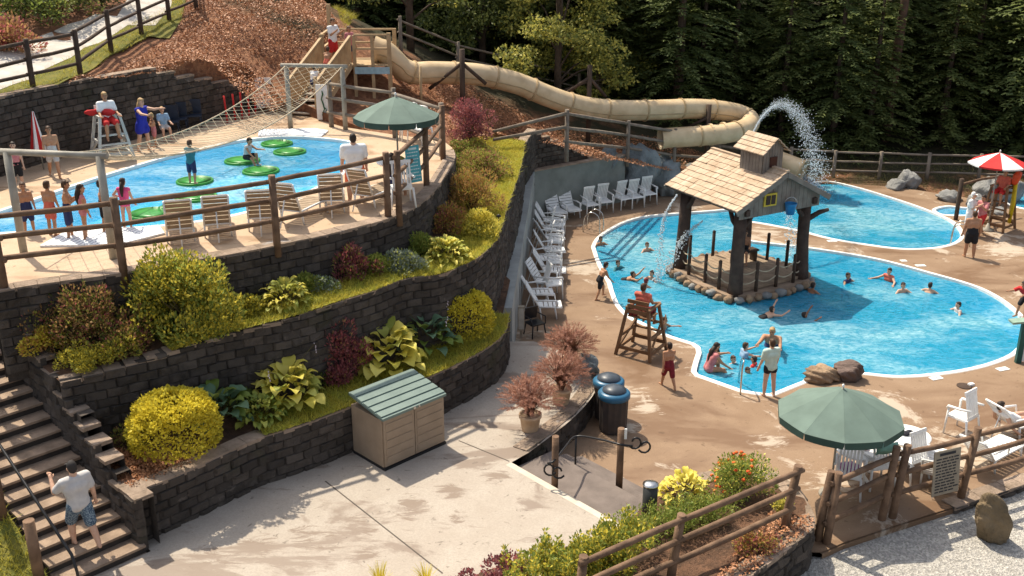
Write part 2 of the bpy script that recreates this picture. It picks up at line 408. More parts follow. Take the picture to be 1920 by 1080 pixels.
for a, b in zip(HB, HB[1:]):
    za, zb = hillz(a.x, a.y), hillz(b.x, b.y); sk.add([(a.x,a.y,za), (b.x,b.y,zb), (b.x,b.y,-1), (a.x,a.y,-1)], [(0,1,2,3)])
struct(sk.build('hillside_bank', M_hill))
# ---- decks, plaza, gravel and pools
P1 = smooth([at(*p) for p in [(1113,463), (1120,449), (1136,435), (1172,416), (1210,406), (1260,401), (1300,398), (1360,393), (1420,384), (1465,366), (1500,350), (1545,340), (1600,350), (1680,374), (1740,395),
      (1786,416), (1803,437), (1795,453), (1760,464), (1700,467), (1640,461), (1560,448), (1500,433), (1440,421), (1408,416)]], 5)[:-1] + \
     smooth([at(*p) for p in [(1408,416), (1390,424), (1387,438), (1405,451), (1440,456), (1525,466), (1640,485), (1740,511), (1836,540), (1895,575), (1925,612), (1908,655), (1865,679), (1790,697), (1690,706), (1615,700), (1540,697), (1518,696)]], 5) + \
     [at(*p) for p in [(1508,716), (1480,727), (1446,741), (1420,738), (1390,733), (1345,717), (1308,704), (1302,697), (1306,680), (1312,662), (1310,652)]] + \
     smooth([at(*p) for p in [(1300,645), (1245,627), (1206,607), (1182,596), (1160,574), (1149,550), (1143,530), (1130,507), (1120,485)]], 4)
P1 = [p for i, p in enumerate(P1) if i == 0 or (p-P1[i-1]).length > .05]
P0 = smooth([at(a, b, ZU) for a, b in [(-52,415), (0,396), (60,376), (130,351), (200,328), (300,298), (400,274), (460,262), (540,256), (600,259), (650,265), (668,274), (671,290), (660,308), (630,333), (565,366), (500,387), (420,408), (300,424), (200,430), (90,434), (0,438), (-45,441)]], 4, closed=True)
PR = smooth([at(*p) for p in [(1752,393), (1775,387), (1800,389), (1830,393), (1840,402), (1800,404), (1765,402)]], 4, closed=True)     # small far pools at the right
PR2 = smooth([at(*p) for p in [(1885,375), (1930,363), (2000,372), (2020,396), (1960,396), (1905,388)]], 4, closed=True)
def poolset(adj, P, z, depth, mats_, label_deep):
    mb = MB(); q = [(p.x, p.y) for p in P]; n = len(q)
    for i in range(n):                                              # basin walls
        a, b = q[i], q[(i+1) % n]
        mb.add([(*a, z), (*b, z), (*b, z-depth), (*a, z-depth)], [(0, 1, 2, 3)], 0)
    mb.build(adj+'pool_basin', [mats_[0]]); struct(bpy.data.objects[adj+'pool_basin'])
    struct(sheet(adj+'pool_floor', q, z-depth, mats_[1], 0))
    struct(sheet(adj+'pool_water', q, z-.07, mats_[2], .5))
    c = MB(); pts = [Vector((p.x, p.y, z)) for p in P]; area = sum(a.x*b.y-b.x*a.y for a, b in zip(pts, pts[1:]+pts[:1]))
    s = 1 if area < 0 else -1                                        # coping ring just outside the outline
    for i in range(n):
        def nr(i):
            t = pts[(i+1) % n]-pts[i-1]; t.normalize(); return Vector((t.y, -t.x, 0))*(-s)
        a, b = pts[i], pts[(i+1) % n]; na, nb = nr(i), nr((i+1) % n); u = Vector((0, 0, .02)); dn = Vector((0, 0, -.10))
        vs = [a-na*.05+dn, a-na*.05+u, a+na*.08+u, a+na*.10, b-nb*.05+dn, b-nb*.05+u, b+nb*.08+u, b+nb*.10]
        c.add(vs, [(0, 1, 5, 4), (1, 2, 6, 5), (2, 3, 7, 6)], 0)
    struct(c.build(adj+'pool_coping', M_coping))
def watermat(name, tint, body, caustic_col, fs, f0, f1, turb=.42, pale=(.20,.68,.88)):
    n = NT(name); p = n.pos()
    mp = n.n('Mapping'); mp.inputs['Scale'].default_value = (1, 1.5, 1); n.l(p, mp.inputs['Vector']); q = mp.outputs[0]
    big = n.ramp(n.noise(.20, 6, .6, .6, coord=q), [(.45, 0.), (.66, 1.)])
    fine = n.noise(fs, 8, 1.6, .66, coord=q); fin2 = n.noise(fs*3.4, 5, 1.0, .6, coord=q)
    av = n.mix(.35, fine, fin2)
    foam = n.ramp(av, [(f0, 0.), (f1, 1.)])  # white ripple and caustic light put into the water colour by noise
    k = n.n('Math', operation='MULTIPLY'); n.l(foam, k.inputs[0]); n.l(n.ramp(big, [(0, .10), (1, .48)]), k.inputs[1])  # foam is the mask of the painted ripple and caustic light
    tr = n.n('BsdfTransparent'); tr.inputs[0].default_value = (*tint, 1)
    df = n.n('BsdfDiffuse'); n.l(n.mix(big, body, pale), df.inputs[0])
    m1 = n.n('MixShader'); m1.inputs[0].default_value = turb; n.l(tr.outputs[0], m1.inputs[1]); n.l(df.outputs[0], m1.inputs[2])
    cst = n.n('BsdfDiffuse'); cst.inputs[0].default_value = (*caustic_col, 1)
    m2 = n.n('MixShader'); n.l(k.outputs[0], m2.inputs[0]); n.l(m1.outputs[0], m2.inputs[1]); n.l(cst.outputs[0], m2.inputs[2])
    gl = n.n('BsdfGlossy'); gl.inputs['Roughness'].default_value = .07; bp = n.bump(av, .45, .06); n.l(bp, gl.inputs['Normal'])
    fr = n.n('Fresnel'); fr.inputs[0].default_value = 1.33; n.l(bp, fr.inputs['Normal'])
    m3 = n.n('MixShader'); n.l(fr.outputs[0], m3.inputs[0]); n.l(m2.outputs[0], m3.inputs[1]); n.l(gl.outputs[0], m3.inputs[2])
    n.l(m3.outputs[0], n.out.inputs[0]); return n.m
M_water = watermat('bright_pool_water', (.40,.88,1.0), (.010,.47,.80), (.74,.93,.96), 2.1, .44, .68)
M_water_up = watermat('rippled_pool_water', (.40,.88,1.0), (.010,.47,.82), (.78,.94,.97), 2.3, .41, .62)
M_pfloor = mat('pool_floor_paint', (.16,.67,.92), (.11,.60,.88), .5, .8)
M_pwall = mat('pool_wall_paint', (.04,.40,.72), (.03,.35,.66), .8, .7)
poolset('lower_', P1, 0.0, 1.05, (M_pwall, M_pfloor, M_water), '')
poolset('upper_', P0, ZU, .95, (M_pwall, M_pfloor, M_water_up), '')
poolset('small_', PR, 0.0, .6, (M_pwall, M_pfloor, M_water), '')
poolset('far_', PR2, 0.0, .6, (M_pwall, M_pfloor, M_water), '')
xy = lambda pts: [(p.x, p.y) for p in pts]
GL = [at(a, b, 0) for a, b in [(1540,1036), (1580,1018), (1680,985), (1787,951), (1850,930), (1920,906), (2050,868)]]     # deck edge above the gravel
deck_poly = [(-.3, 21.5), (-.5, 26.8), (-.1, 27.1), (.85, 41.5), (4.93, 44.5), (6.6, 45.35), (8.6, 46.45), (11.5, 47.35), (15, 47.7), (18, 46.7), (20.6, 44.7), (23, 44.3), (30, 44.6), (50, 40.1), (50, 20)] + xy(GL[::-1]) + [(5.0, 17.9), (2.5, 19)]
struct(sheet('pool_deck', deck_poly, 0.0, M_deck, 2.0, holes=[xy(P1), xy(PR), xy(PR2)]))
up_poly = xy(offset(UW, -.16)) + xy(DB[::-1]) + xy(offset(BW, -.1)[::-1]) + [(-14.7, 24.3), (-10.6, 20.4)]
struct(sheet('upper_pool_deck', up_poly, ZU, M_updeck, 2.0, holes=[xy(P0)]))
struct(sheet('gravel', [(p.x, p.y) for p in [Vector((2.6,18.9,0))] + [Vector((g.x, g.y+.03, 0)) for g in GL]] + [(30, 19), (30, 5), (2.6, 5)], -.14, M_gravel, 0))
kb = MB()
for a, b in zip(GL, GL[1:]):                                        # raw edge of the deck slab
    t = (b-a).normalized(); nn = Vector((t.y, -t.x, 0)); kb.add([a-nn*.12+Vector((0,0,-.03)), b-nn*.12+Vector((0,0,-.03)), b+nn*.03+Vector((0,0,-.03)), a+nn*.03+Vector((0,0,-.03)), a+nn*.03+Vector((0,0,-.4)), b+nn*.03+Vector((0,0,-.4))], [(0,1,2,3), (3,2,5,4)], 0)
struct(kb.build('kerb', M_deck))
CU = smooth([at(a, b, ZP) for a, b in [(1086,683), (1108,684), (1117,703), (1108,735), (1078,772), (1036,808), (985,846)]], 5)    # outer edge of the curved pot terrace
PE0, PE1 = at(957,868,ZP), at(1172,990,ZP)                          # plaza edge above the broad steps
plaza_poly = [(-9.5, 14.2), (-8.3, 15.5), (-6.9, 16.9)] + xy(offset(LW, -.2)) + [(-.1, 27.05), (.62, 27.05), (1.35, 26.4)] + xy(offset(CU, -.1)) + [xy([PE0])[0], xy([PE1])[0], (2.3, 17.6), (1.5, 15.5), (0, 10), (-12, 10)]
struct(sheet('plaza', plaza_poly, ZP, M_plaza, 0))
jt = MB()
for a, b in (((610,902), (830,1075)), ((860,826), (955,865))):                     # expansion joints in the plaza
    p, q = at(*a, ZP+.002), at(*b, ZP+.002); jt.bar(p, q, .03, .004)
struct(jt.build('plaza_joint', mat('joint_dark', (.10,.08,.065), None, 5)))
# ---- planting beds
mid_poly = xy(offset(MW, -.15)) + xy([at(872,256,3.9)]) + xy(offset(UW, -.06)[::-1]) + [(-10.45, 20.2)]
_mw = np.array(xy(MW)); _uw = np.array(xy(UW))
def bedz(x, y):
    d = np.hypot(_mw[:, 0]-x, _mw[:, 1]-y); i = int(d.argmin()); return MW[i].z - .04 + min(.28, .10*max(0, d[i]-.2))
struct(sheet('middle_bed', mid_poly, bedz, M_soil, .5))
low_poly = xy(offset(LW, -.15)) + [(-.05, 28.6)] + [q for q in xy(offset(MW, -.06)[::-1]) if q[1] < 29.5]
_lw = np.array(xy(LW))
def lowz(x, y):
    d = np.hypot(_lw[:, 0]-x, _lw[:, 1]-y); return ZL - .04 + min(.22, .09*max(0, float(d.min())-.2))
struct(sheet('lower_bed', low_poly, lowz, M_soil, .5))
PLz = .72
PLp = [at(a, b, PLz) for a, b in [(1190,962), (1215,936), (1262,908), (1330,886), (1400,880), (1450,890), (1482,908), (1508,938), (1524,972), (1519,998), (1486,1022), (1440,1055), (1380,1098), (1300,1150), (1000,1240), (820,1180), (900,1075), (1040,1035), (1130,1000)]]
struct(sheet('planter_soil', xy(PLp), lambda x, y: PLz + .06*math.sin(x*3)*math.sin(y*2.3), M_soil, .4))
# ---- block retaining walls
def ztop_const(z): return lambda s, L: z
def block_wall(name, label, path, z0, ztop, bh=.2, bl=.42, thick=.34, cap=True, mb_mat=None, zpt=None, sep=False, bulge=.06):
    pts = resample([Vector((p.x, p.y, 0)) for p in path], bl/2); n = len(pts); L = (n-1)*bl/2
    zz = resample([Vector((0, 0, p.z)) if False else Vector(p) for p in path], bl/2) if zpt else None
    root = thing(name, label, 'wall', tuple(pts[n//2].xy) + (z0,))
    mb = MB(); cp = MB()
    def nrm(i):
        t = pts[min(i+1, n-1)]-pts[max(i-1, 0)]; t.normalize(); return Vector((t.y, -t.x, 0))
    N = [nrm(i) for i in range(n)]
    top = [(zz[i].z if zz else ztop(i*bl/2, L)) for i in range(n)]
    U = Vector((0, 0, 1))
    for i in range(n-1):                                            # backing so no gap shows through
        a, b = pts[i]-N[i]*.05, pts[i+1]-N[i+1]*.05; c, d = pts[i]-N[i]*thick, pts[i+1]-N[i+1]*thick; ta, tb = top[i]-.03, top[i+1]-.03
        if abs(ta-tb) > .1: ta = tb = min(ta, tb)
        mb.add([a+U*(z0-.3), b+U*(z0-.3), b+U*tb, a+U*ta, d+U*tb, c+U*ta, c+U*(z0-.3), d+U*(z0-.3)], [(0,1,2,3), (3,2,4,5), (5,4,7,6)], 0)
    k = 0; z = z0-.1
    while z < max(top):
        i = k % 2
        if i: i = -1
        while i < n-1:
            i0, i1 = max(i, 0), min(i+2, n-1)
            tm = min(top[i0], top[i1]); zt = min(z+bh, tm)
            if zt - z > .05:
                g = .003; a, b = pts[i0], pts[i1]; na, nb = N[i0], N[i1]; t = (b-a).normalized()
                j = lambda: bulge*rnd.uniform(.3, 1.35)
                s0 = rnd.uniform(0, .015)
                o = [a+na*s0+t*g+U*(z+g), b+nb*s0-t*g+U*(z+g), b+nb*s0-t*g+U*(zt-g), a+na*s0+t*g+U*(zt-g)]
                e = min(.05, (b-a).length*.2)*rnd.uniform(.4,1.6)
                inn = [a+na*j()+t*e+U*(z+.02), b+nb*j()-t*e+U*(z+.02), b+nb*j()-t*e+U*(zt-.014), a+na*j()+t*e+U*(zt-.014)]
                bk = [p-(na if q in (0, 3) else nb)*.12 for q, p in enumerate(o)]
                mb.add(o+inn+bk, [(4,5,6,7), (0,1,5,4), (1,2,6,5), (2,3,7,6), (3,0,4,7), (8,9,1,0), (3,2,10,11), (0,3,11,8), (2,1,9,10)], 0)
            i += 2
        z += bh; k += 1
    mb.build('blocks', mb_mat or M_block, root, True)
    if cap:
        i = 0
        while i < n-1:
            i1 = min(i+2, n-1); tz = min(top[i], top[min(i1, n-1)])
            a, b = pts[i], pts[i1]; t = (b-a).normalized(); w0 = rnd.uniform(.02, .05); g = .005
            h = tz + rnd.uniform(-.004, .006)
            v = [a+N[i]*w0+t*g, b+N[i1]*w0-t*g, b-N[i1]*thick-t*g, a-N[i]*thick+t*g]
            cp.add([p+U*(h-.08) for p in v] + [p+U*h for p in v], [(4,5,6,7), (0,1,5,4), (1,2,6,5), (2,3,7,6), (3,0,4,7)], 0)
            i += 2
        if sep:
            for k in range(len(cp.v)//8): one = MB(); one.add(cp.v[k*8:k*8+8], [(4,5,6,7), (0,1,5,4), (1,2,6,5), (2,3,7,6), (3,0,4,7)]); one.build('cap_stone', M_blockcap, root, True)
        else: cp.build('coping', M_blockcap, root, True)
    return root
def bwtop(s, L):
    r = L - s
    return 7.2 - (0 if r > 4.6 else .22*min(5, int((4.6-r)/.85)+1))
block_wall('retaining_wall', 'tall dark block retaining wall behind the upper pool, stepping down towards the wooden slide stairs', BW, ZU, bwtop)
block_wall('retaining_wall', 'curved dark block wall carrying the upper pool deck and its rail fence', UW, 3.3, ztop_const(ZU+.03))
block_wall('retaining_wall', 'long curved middle block wall edged with grass above the yellow shrubs', MW, 1.75, None, zpt=True)
block_wall('retaining_wall', 'lowest block wall behind the storage box, along the cream plaza', LW, ZP, ztop_const(ZL))
SL = [S0+SU*s for s in (7.4, 5, 3, 1.5, .05)]
def sidetop(s, L):
    r = L - s
    if r < 2.75: return ZL + (.2*int((r-.35)/.34) if r > .35 else 0)
    return min(ZU, 3.4 + (.2*int((r-3.1)/.27) if r > 3.1 else 0))
block_wall('retaining_wall', 'stepped block side wall climbing beside the outdoor stairs', SL, ZP, sidetop, sep=True)
pw = PLp[2:14]
block_wall('planter_wall', 'curved block planter wall by the pale gravel, under the log fence', pw[::-1] and [Vector(p) for p in smooth(pw, 4)][::-1], -.3, ztop_const(PLz+.03), mb_mat=M_block)
block_wall('pot_terrace_wall', 'curved brown wall edging the terrace of potted grasses beside the bins', CU[::-1], -.05, ztop_const(ZP+.02), cap=True)
block_wall('retaining_wall', 'dark block wall stepping down above the grey concrete wall corner', [at(984,264,3.8), Vector((.95, 41.85, 0)), Vector((3.6, 43.8, 0))][::1], 1.6, lambda s, L: 3.75-(0 if s < 2.6 else .2*(1+int((s-2.6)/.42))))
block_wall('kerb_wall', 'low dark block wall at the deck edge behind the standing boulder', [Vector((p.x, p.y-.04, 0)) for p in GL[3:]], -.35, ztop_const(.03))
# ---- concrete wall round the lounger corner
cw = thing('concrete_wall', 'grey concrete wall round the corner of white loungers', 'wall', (0, 34, 0))
m = MB(); d = (CW1-CW0).normalized(); nn = Vector((d.y, -d.x, 0))
a, b = CW0, CW1; t = .33
m.add([a+Vector((0,0,-.2)), b+Vector((0,0,-.2)), b+Vector((0,0,2.12)), a+Vector((0,0,1.7)), a-nn*t+Vector((0,0,-.2)), b-nn*t+Vector((0,0,-.2)), b-nn*t+Vector((0,0,2.12)), a-nn*t+Vector((0,0,1.7))],
      [(0,1,2,3), (3,2,6,7), (5,4,7,6), (4,0,3,7), (1,5,6,2)], 0)
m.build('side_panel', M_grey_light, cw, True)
m = MB(); d = (CW2-CW1).normalized(); nn = Vector((d.y, -d.x, 0)); a = CW1 - nn*.0; b = CW2
m.add([a+Vector((0,0,-.2)), b+Vector((0,0,-.2)), b+Vector((0,0,2.06)), a+Vector((0,0,2.07)), a-nn*t+Vector((0,0,-.2)), b-nn*t+Vector((0,0,-.2)), b-nn*t+Vector((0,0,2.06)), a-nn*t+Vector((0,0,2.07))],
      [(0,1,2,3), (3,2,6,7), (5,4,7,6), (4,0,3,7), (1,5,6,2)], 0)
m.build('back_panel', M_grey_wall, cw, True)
m = MB(); m.bar(a+Vector((0,0,2.095))-nn*.15, b+Vector((0,0,2.085))-nn*.15, t+.04, .05); m.build('cap', M_blockcap, cw, True)
# ---- outdoor stairs
st = thing('staircase', 'weathered concrete stairs climbing beside the stepped block wall', 'stairs', tuple(S0))
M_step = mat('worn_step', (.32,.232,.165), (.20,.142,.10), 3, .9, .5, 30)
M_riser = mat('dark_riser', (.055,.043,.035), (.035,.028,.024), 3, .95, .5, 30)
for k in range(-1, 24):
    z = ZS + k*RI; q = S0 + SU*(TR*k) - SW*.02; mb = MB(); e = 1.66
    a, b = q, q + SW*e; c, dd = b + SU*(TR+.03), a + SU*(TR+.03)
    up = Vector((0, 0, z)); dn = Vector((0, 0, z-RI-.01)); bk = Vector((0,0,-.05))
    mb.add([a+up+bk, b+up+bk, c+up+bk, dd+up+bk, a-SU*.03+up+bk, b-SU*.03+up+bk, a-SU*.03+up, b-SU*.03+up, c+up, dd+up], [(6,7,8,9), (4,5,7,6), (5,2,8,7), (9,3,4,6)], 0)
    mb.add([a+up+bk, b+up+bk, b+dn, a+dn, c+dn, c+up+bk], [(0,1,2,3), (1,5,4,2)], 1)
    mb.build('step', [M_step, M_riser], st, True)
# ---- lawn left of the stairs
LN0 = S0 + SW*1.72
def lawnz(x, y):
    v = Vector((x, y, 0)) - LN0; return ZS - .05 + v.dot(SU)/TR*RI - .12*max(0, v.dot(SW))
lp = [LN0 - SU*1.2, LN0 + SU*8, LN0 + SU*8 + SW*9, LN0 - SU*1.2 + SW*9]
struct(sheet('lawn', xy(lp), lawnz, M_lawn, .6))
# ---- gravel road and grass verge up on the hill
def strip(name, pl, pr, m, lift):
    L = [hillpt(*p) for p in pl]; Rr = [hillpt(*p) for p in pr]; poly = smooth(L, 3) + smooth(Rr, 3)[::-1]
    return sheet(name, xy(poly), lambda x, y: hillz(x, y)+lift, m, .8)
ROADL = [(-300,215), (-120,150), (0,100), (100,62), (180,30), (240,2), (300,-40)]
ROADR = [(-300,290), (-120,222), (0,176), (80,140), (160,96), (240,52), (320,14), (400,-30)]
struct(strip('road', ROADL, ROADR, M_road, .06))
VERGER = [(-300,310), (-120,235), (0,184), (80,166), (130,150), (200,112), (280,72), (340,40), (420,0), (470,-25)]
struct(strip('grass_verge', ROADR, VERGER, M_lawn, .05))
# ================================================================ plants
rs = np.random.RandomState(11)
def unit(n):
    v = rs.normal(size=(n, 3)); return v/np.linalg.norm(v, axis=1, keepdims=True)
def leafquads(Pc, D, Nn, ln, wd):
    """one bent rhomb per point: Pc base, D direction, Nn rough normal, length and width arrays"""
    S = np.cross(D, Nn); S /= np.linalg.norm(S, axis=1, keepdims=True)+1e-9
    U = np.cross(S, D)
    ln = ln[:, None]; wd = wd[:, None]; mid = Pc + D*ln*.5 + U*ln*.10
    V = np.stack([Pc, mid+S*wd*.5, Pc+D*ln, mid-S*wd*.5], 1).reshape(-1, 3)
    return V, np.arange(len(Pc)*4).reshape(-1, 4)
def cloud(centers, radii, n, ln, wd, out=.6, shell=.55, up=.35, flat=1.0):
    """leaves spread through several overlapping clumps"""
    centers = np.asarray(centers, float); radii = np.asarray(radii, float)
    if radii.ndim == 1: radii = np.repeat(radii[:, None], 3, 1)
    wgt = (radii.prod(1))**(2/3); k = rs.choice(len(centers), n, p=wgt/wgt.sum())
    u = unit(n); r = (shell + (1-shell)*rs.rand(n))**.6
    Pc = centers[k] + u*radii[k]*r[:, None]
    D = u*out + unit(n)*(1-out) + np.array([0, 0, up]); D[:, 2] *= flat; D /= np.linalg.norm(D, axis=1, keepdims=True)
    N = unit(n) + np.array([0, 0, .8]); s = rs.uniform(.65, 1.25, n)
    return leafquads(Pc, D, N, ln*s, wd*s)
def join(parts):
    V = []; Fc = []; b = 0
    for v, f in parts: V.append(v); Fc.append(f+b); b += len(v)
    return np.concatenate(V), np.concatenate(Fc)
def clumps(rx, ry, h, n, r, low=.12, seed=0):
    q = np.random.RandomState(seed); c = []
    for i in range(n):
        a = q.uniform(0, 6.283); e = q.uniform(low, 1)*math.pi/2*.98; k = q.uniform(.55, 1.04)
        c.append((rx*k*math.cos(e)*math.cos(a), ry*k*math.cos(e)*math.sin(a), h*k*math.sin(e)))
    return np.array(c), q.uniform(.5, 1.4, n)*r
GREENS = dict(
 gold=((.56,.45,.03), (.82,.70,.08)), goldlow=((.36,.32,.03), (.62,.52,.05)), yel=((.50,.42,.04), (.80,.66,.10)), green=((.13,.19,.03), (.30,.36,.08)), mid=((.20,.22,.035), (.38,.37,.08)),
 dark=((.045,.07,.02), (.10,.13,.04)), red=((.26,.055,.06), (.48,.16,.15)), brown=((.28,.15,.06), (.48,.29,.12)), orange=((.38,.19,.06), (.60,.35,.10)),
 silver=((.22,.27,.20), (.40,.44,.33)), grass=((.30,.27,.03), (.50,.42,.06)), blue=((.09,.17,.10), (.18,.28,.16)), lime=((.60,.52,.07), (.84,.73,.18)), hosta=((.32,.36,.06), (.56,.55,.13)), plum=((.14,.045,.06), (.28,.11,.11)))
def LM(k): return leafmat('leaf_'+k, *GREENS[k], trans=.38)
M_bark = mat('bark', (.10,.07,.05), (.05,.035,.025), 4, .95, .8, 20, obj=True)
M_stem = mat('green_stem', (.12,.10,.04), (.07,.05,.02), 5, .9)
def stems(root, n, h, r, spread, m=None, name='stem'):
    mb = MB()
    for i in range(n):
        a = rnd.uniform(0, 6.28); q = rnd.uniform(.3, 1)*spread
        mb.tube([(0, 0, -.05), (q*.4*math.cos(a), q*.4*math.sin(a), h*.5), (q*math.cos(a), q*math.sin(a), h*rnd.uniform(.8, 1))], [r, r*.8, r*.4], 5, cap=False)
    return mb.build(name, m or M_stem, root)
def bush(name, label, base, rx, ry, h, nclump, cr, nleaf, ln, wd, kinds, cat='shrub', group=None, seed=1, low=.1, out=.6, up=.3, shell=.5, rz=0, nstem=7):
    root = thing(name, label, cat, tuple(base), rz, group)
    c, r = clumps(rx, ry, h, nclump, cr, low, seed)
    parts = []; mi = []
    tot = sum(k[1] for k in kinds)
    for i, (kd, share) in enumerate(kinds):
        q = cloud(c, r, int(nleaf*share/tot), ln, wd, out, shell, up); parts.append(q); mi += [i]*len(q[1])
    V, Fc = join(parts); V[:, 2] = np.maximum(V[:, 2], .01+rs.rand(len(V))*.04)
    npmesh('foliage', V, Fc, [LM(k[0]) for k in kinds], root, mi)
    stems(root, nstem, h*.7, .012+.012*h, rx*.6); return root
def roundbush(label, base, rx, ry, h, n, ln, seed):
    root = thing('round_shrub', label, 'shrub', tuple(base)); u = unit(n); u[:, 2] = np.where(u[:, 2] < -.45, -u[:, 2], u[:, 2])
    wob = 1 + .05*np.sin(u[:, 0]*9+seed)*np.cos(u[:, 1]*8) + .035*np.sin(u[:, 2]*17+u[:, 0]*13)
    r = wob*(1 - .16*rs.rand(n)**2)
    hz_ = np.hypot(u[:, 0], u[:, 1])[:, None]; uu = np.concatenate([u[:, :2]/np.maximum(hz_, 1e-6)*hz_**.62, u[:, 2:]], 1)
    Pc = uu*np.array([rx*.96, ry*.96, h*.60])*r[:, None] + np.array([0, 0, h*.38])
    D = u*.55 + unit(n)*.6 + np.array([0, 0, .3]); D /= np.linalg.norm(D, axis=1, keepdims=True); s = rs.uniform(.6, 1.3, n)
    V, Fc = leafquads(Pc, D, unit(n)+u*1.2, ln*s, ln*.62*s)
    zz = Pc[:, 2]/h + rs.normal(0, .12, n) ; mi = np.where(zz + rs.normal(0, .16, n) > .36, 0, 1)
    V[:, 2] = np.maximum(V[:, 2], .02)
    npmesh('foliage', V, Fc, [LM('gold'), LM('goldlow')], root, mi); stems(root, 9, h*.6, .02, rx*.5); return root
def broadleaf(mb, base, az, lean, ln, wd, mi, curl=.5):
    """one hosta leaf on its stalk: arching blade with a folded midrib"""
    d = Vector((math.cos(az), math.sin(az), 0)); s = Vector((-d.y, d.x, 0)); p = Vector(base); e = lean; vs = []; fs = []; n = 6
    st = ln*.45
    p1 = p + d*math.cos(e)*st + Vector((0, 0, math.sin(e)*st)); mb.tube([p, p1], .007, 4, 2, cap=False); p = p1
    prof = [.12, .75, 1.0, .92, .6, .03]; tw = rnd.uniform(-.3, .3)
    for i in range(n):
        q = prof[i]*wd/2; ww = math.sin(i*1.9+az*5)*.02
        sv = s*math.cos(tw) + Vector((0, 0, math.sin(tw))); up = Vector((0, 0, 1))*q*.38
        vs += [p - sv*q + up + Vector((0,0,ww)), p.copy(), p + sv*q + up - Vector((0,0,ww))]
        p = p + (d*math.cos(e) + Vector((0, 0, math.sin(e))))*ln/n; e -= curl*(.55+.25*i)*.55
    for i in range(n-1):
        for j in (0, 1): a = i*3+j; fs.append((a, a+1, a+4, a+3))
    mb.add(vs, fs, mi, True)
def hosta(label, base, r, h, n, ln, wd, kinds, seed=0, flowers=0, name='hosta_plant', cat='plant'):
    root = thing(name, label, cat, tuple(base)); mb = MB(); rr = random.Random(seed)
    for i in range(n):
        az = i*2.39996 + rr.uniform(-.3, .3); k = (i+.5)/n; q = rr.uniform(.75, 1.15)
        b = Vector((math.cos(az), math.sin(az), 0))*r*.55*math.sqrt(k)*rr.uniform(.5, 1.1); b.z = h*(.55*(1-k) + .06)*rr.uniform(.7, 1.2)
        broadleaf(mb, b, az, R(70-58*k), ln*q, wd*q, 0 if rr.random() < kinds[2] else 1, .5+.3*rr.random())
    mb.build('leaves', [LM(kinds[0]), LM(kinds[1]), M_stem], root, fixn=False)
    if flowers:
        f = MB()
        for i in range(flowers):
            a = rr.uniform(0, 6.28); t = Vector((math.cos(a)*r*.9, math.sin(a)*r*.9, h*rr.uniform(1.3, 1.7)))
            f.tube([(0, 0, h*.4), t*.6+Vector((0, 0, h*.3)), t], .008, 4, 0, cap=False)
            for q in range(5): f.ball(t + Vector((rr.uniform(-.03,.03), rr.uniform(-.03,.03), -.05*q)), (.014,.014,.025), 5, 4, 1)
        f.build('flower_stalk', [M_stem, mat('pale_lilac_bloom', (.62,.52,.56), None, 5)], root)
    return root
def tuft(root, n, h, spread, wid, m, name, plume=None, seed=0, z0=0):
    rr = random.Random(seed); V = []; Fc = []; PV = []; PF = []
    for i in range(n):
        a = rr.uniform(0, 6.283); q = rr.uniform(.15, 1)*spread; hh = h*rr.uniform(.65, 1.1); d = Vector((math.cos(a), math.sin(a), 0)); s = Vector((-d.y, d.x, 0))
        pts = [d*(.08*spread+q*t**1.7) + Vector((0, 0, z0+hh*(1.25*t-.45*t*t*(q/spread+.2)))) for t in (0, .35, .7, 1)]
        b = len(V); w0 = wid*rr.uniform(.7, 1.3)
        for j, p in enumerate(pts): e = w0*(1-.85*j/3); V += [p-s*e, p+s*e]
        Fc += [(b+2*j, b+2*j+1, b+2*j+3, b+2*j+2) for j in range(3)]
        if plume and rr.random() < plume[0]:                        # soft bottle brush seed head at the end of the stem
            t = (pts[3]-pts[2]).normalized(); L = plume[1]*rr.uniform(.7, 1.2); p = pts[3]
            for k in range(26):
                o = p + (t*.92 + Vector((0, 0, -.25*k/26)))*L*k/26; e = Vector((rr.uniform(-1,1), rr.uniform(-1,1), rr.uniform(-1,1))).normalized(); dd = (t*.8+e*.9).normalized()*plume[2]
                b2 = len(PV); sv = e.cross(t).normalized()*.006; PV += [o-sv, o+sv, o+dd+sv*.3, o+dd-sv*.3]; PF.append((b2, b2+1, b2+2, b2+3))
    npmesh(name, np.array([tuple(v) for v in V]), np.array(Fc), m, root)
    if PV: npmesh('plume', np.array([tuple(v) for v in PV]), np.array(PF), plume[3], root)
# ---- lower bed
B = lambda x, y, z=1.86: at(x, y, z)
roundbush('big clipped golden round shrub near the bottom of the stairs', B(333, 842), .92, .88, 1.22, 9500, .075, 1)
roundbush('smaller clipped golden round shrub beside the end of the lower bed', B(866, 628, 1.9), .84, .72, 1.18, 7000, .07, 4)
hosta('blue green hosta in the shade right of the big golden shrub', B(412, 790, 1.95), .6, .62, 52, .46, .27, ('blue', 'green', .75), 2)
hosta('large yellow green hosta between the blue hosta and the dark red shrub', B(540, 752, 1.95), .85, .80, 110, .42, .28, ('hosta', 'lime', .40), 3, 3)
hosta('small variegated hosta with narrow leaves in front of the large yellow green one', B(490, 786), .6, .52, 100, .30, .13, ('hosta', 'green', .5), 33)
hosta('broad leaved gold hosta left of the blue hosta with flower stalks', B(728, 684, 1.95), .88, .72, 70, .52, .38, ('lime', 'hosta', .8), 5)
hosta('dark green hosta with pale flower stalks between gold hosta and round shrub', B(802, 650, 2.0), .7, .68, 56, .44, .28, ('blue', 'green', .6), 6, 5)
bush('barberry_shrub', 'wispy dark red barberry behind the gold hosta in the lower bed', B(628, 698, 2.0), .74, .6, 1.25, 44, .22, 7500, .085, .04, [('red', 3), ('plum', 2), ('brown', .6)], seed=5, low=.02, up=.7)
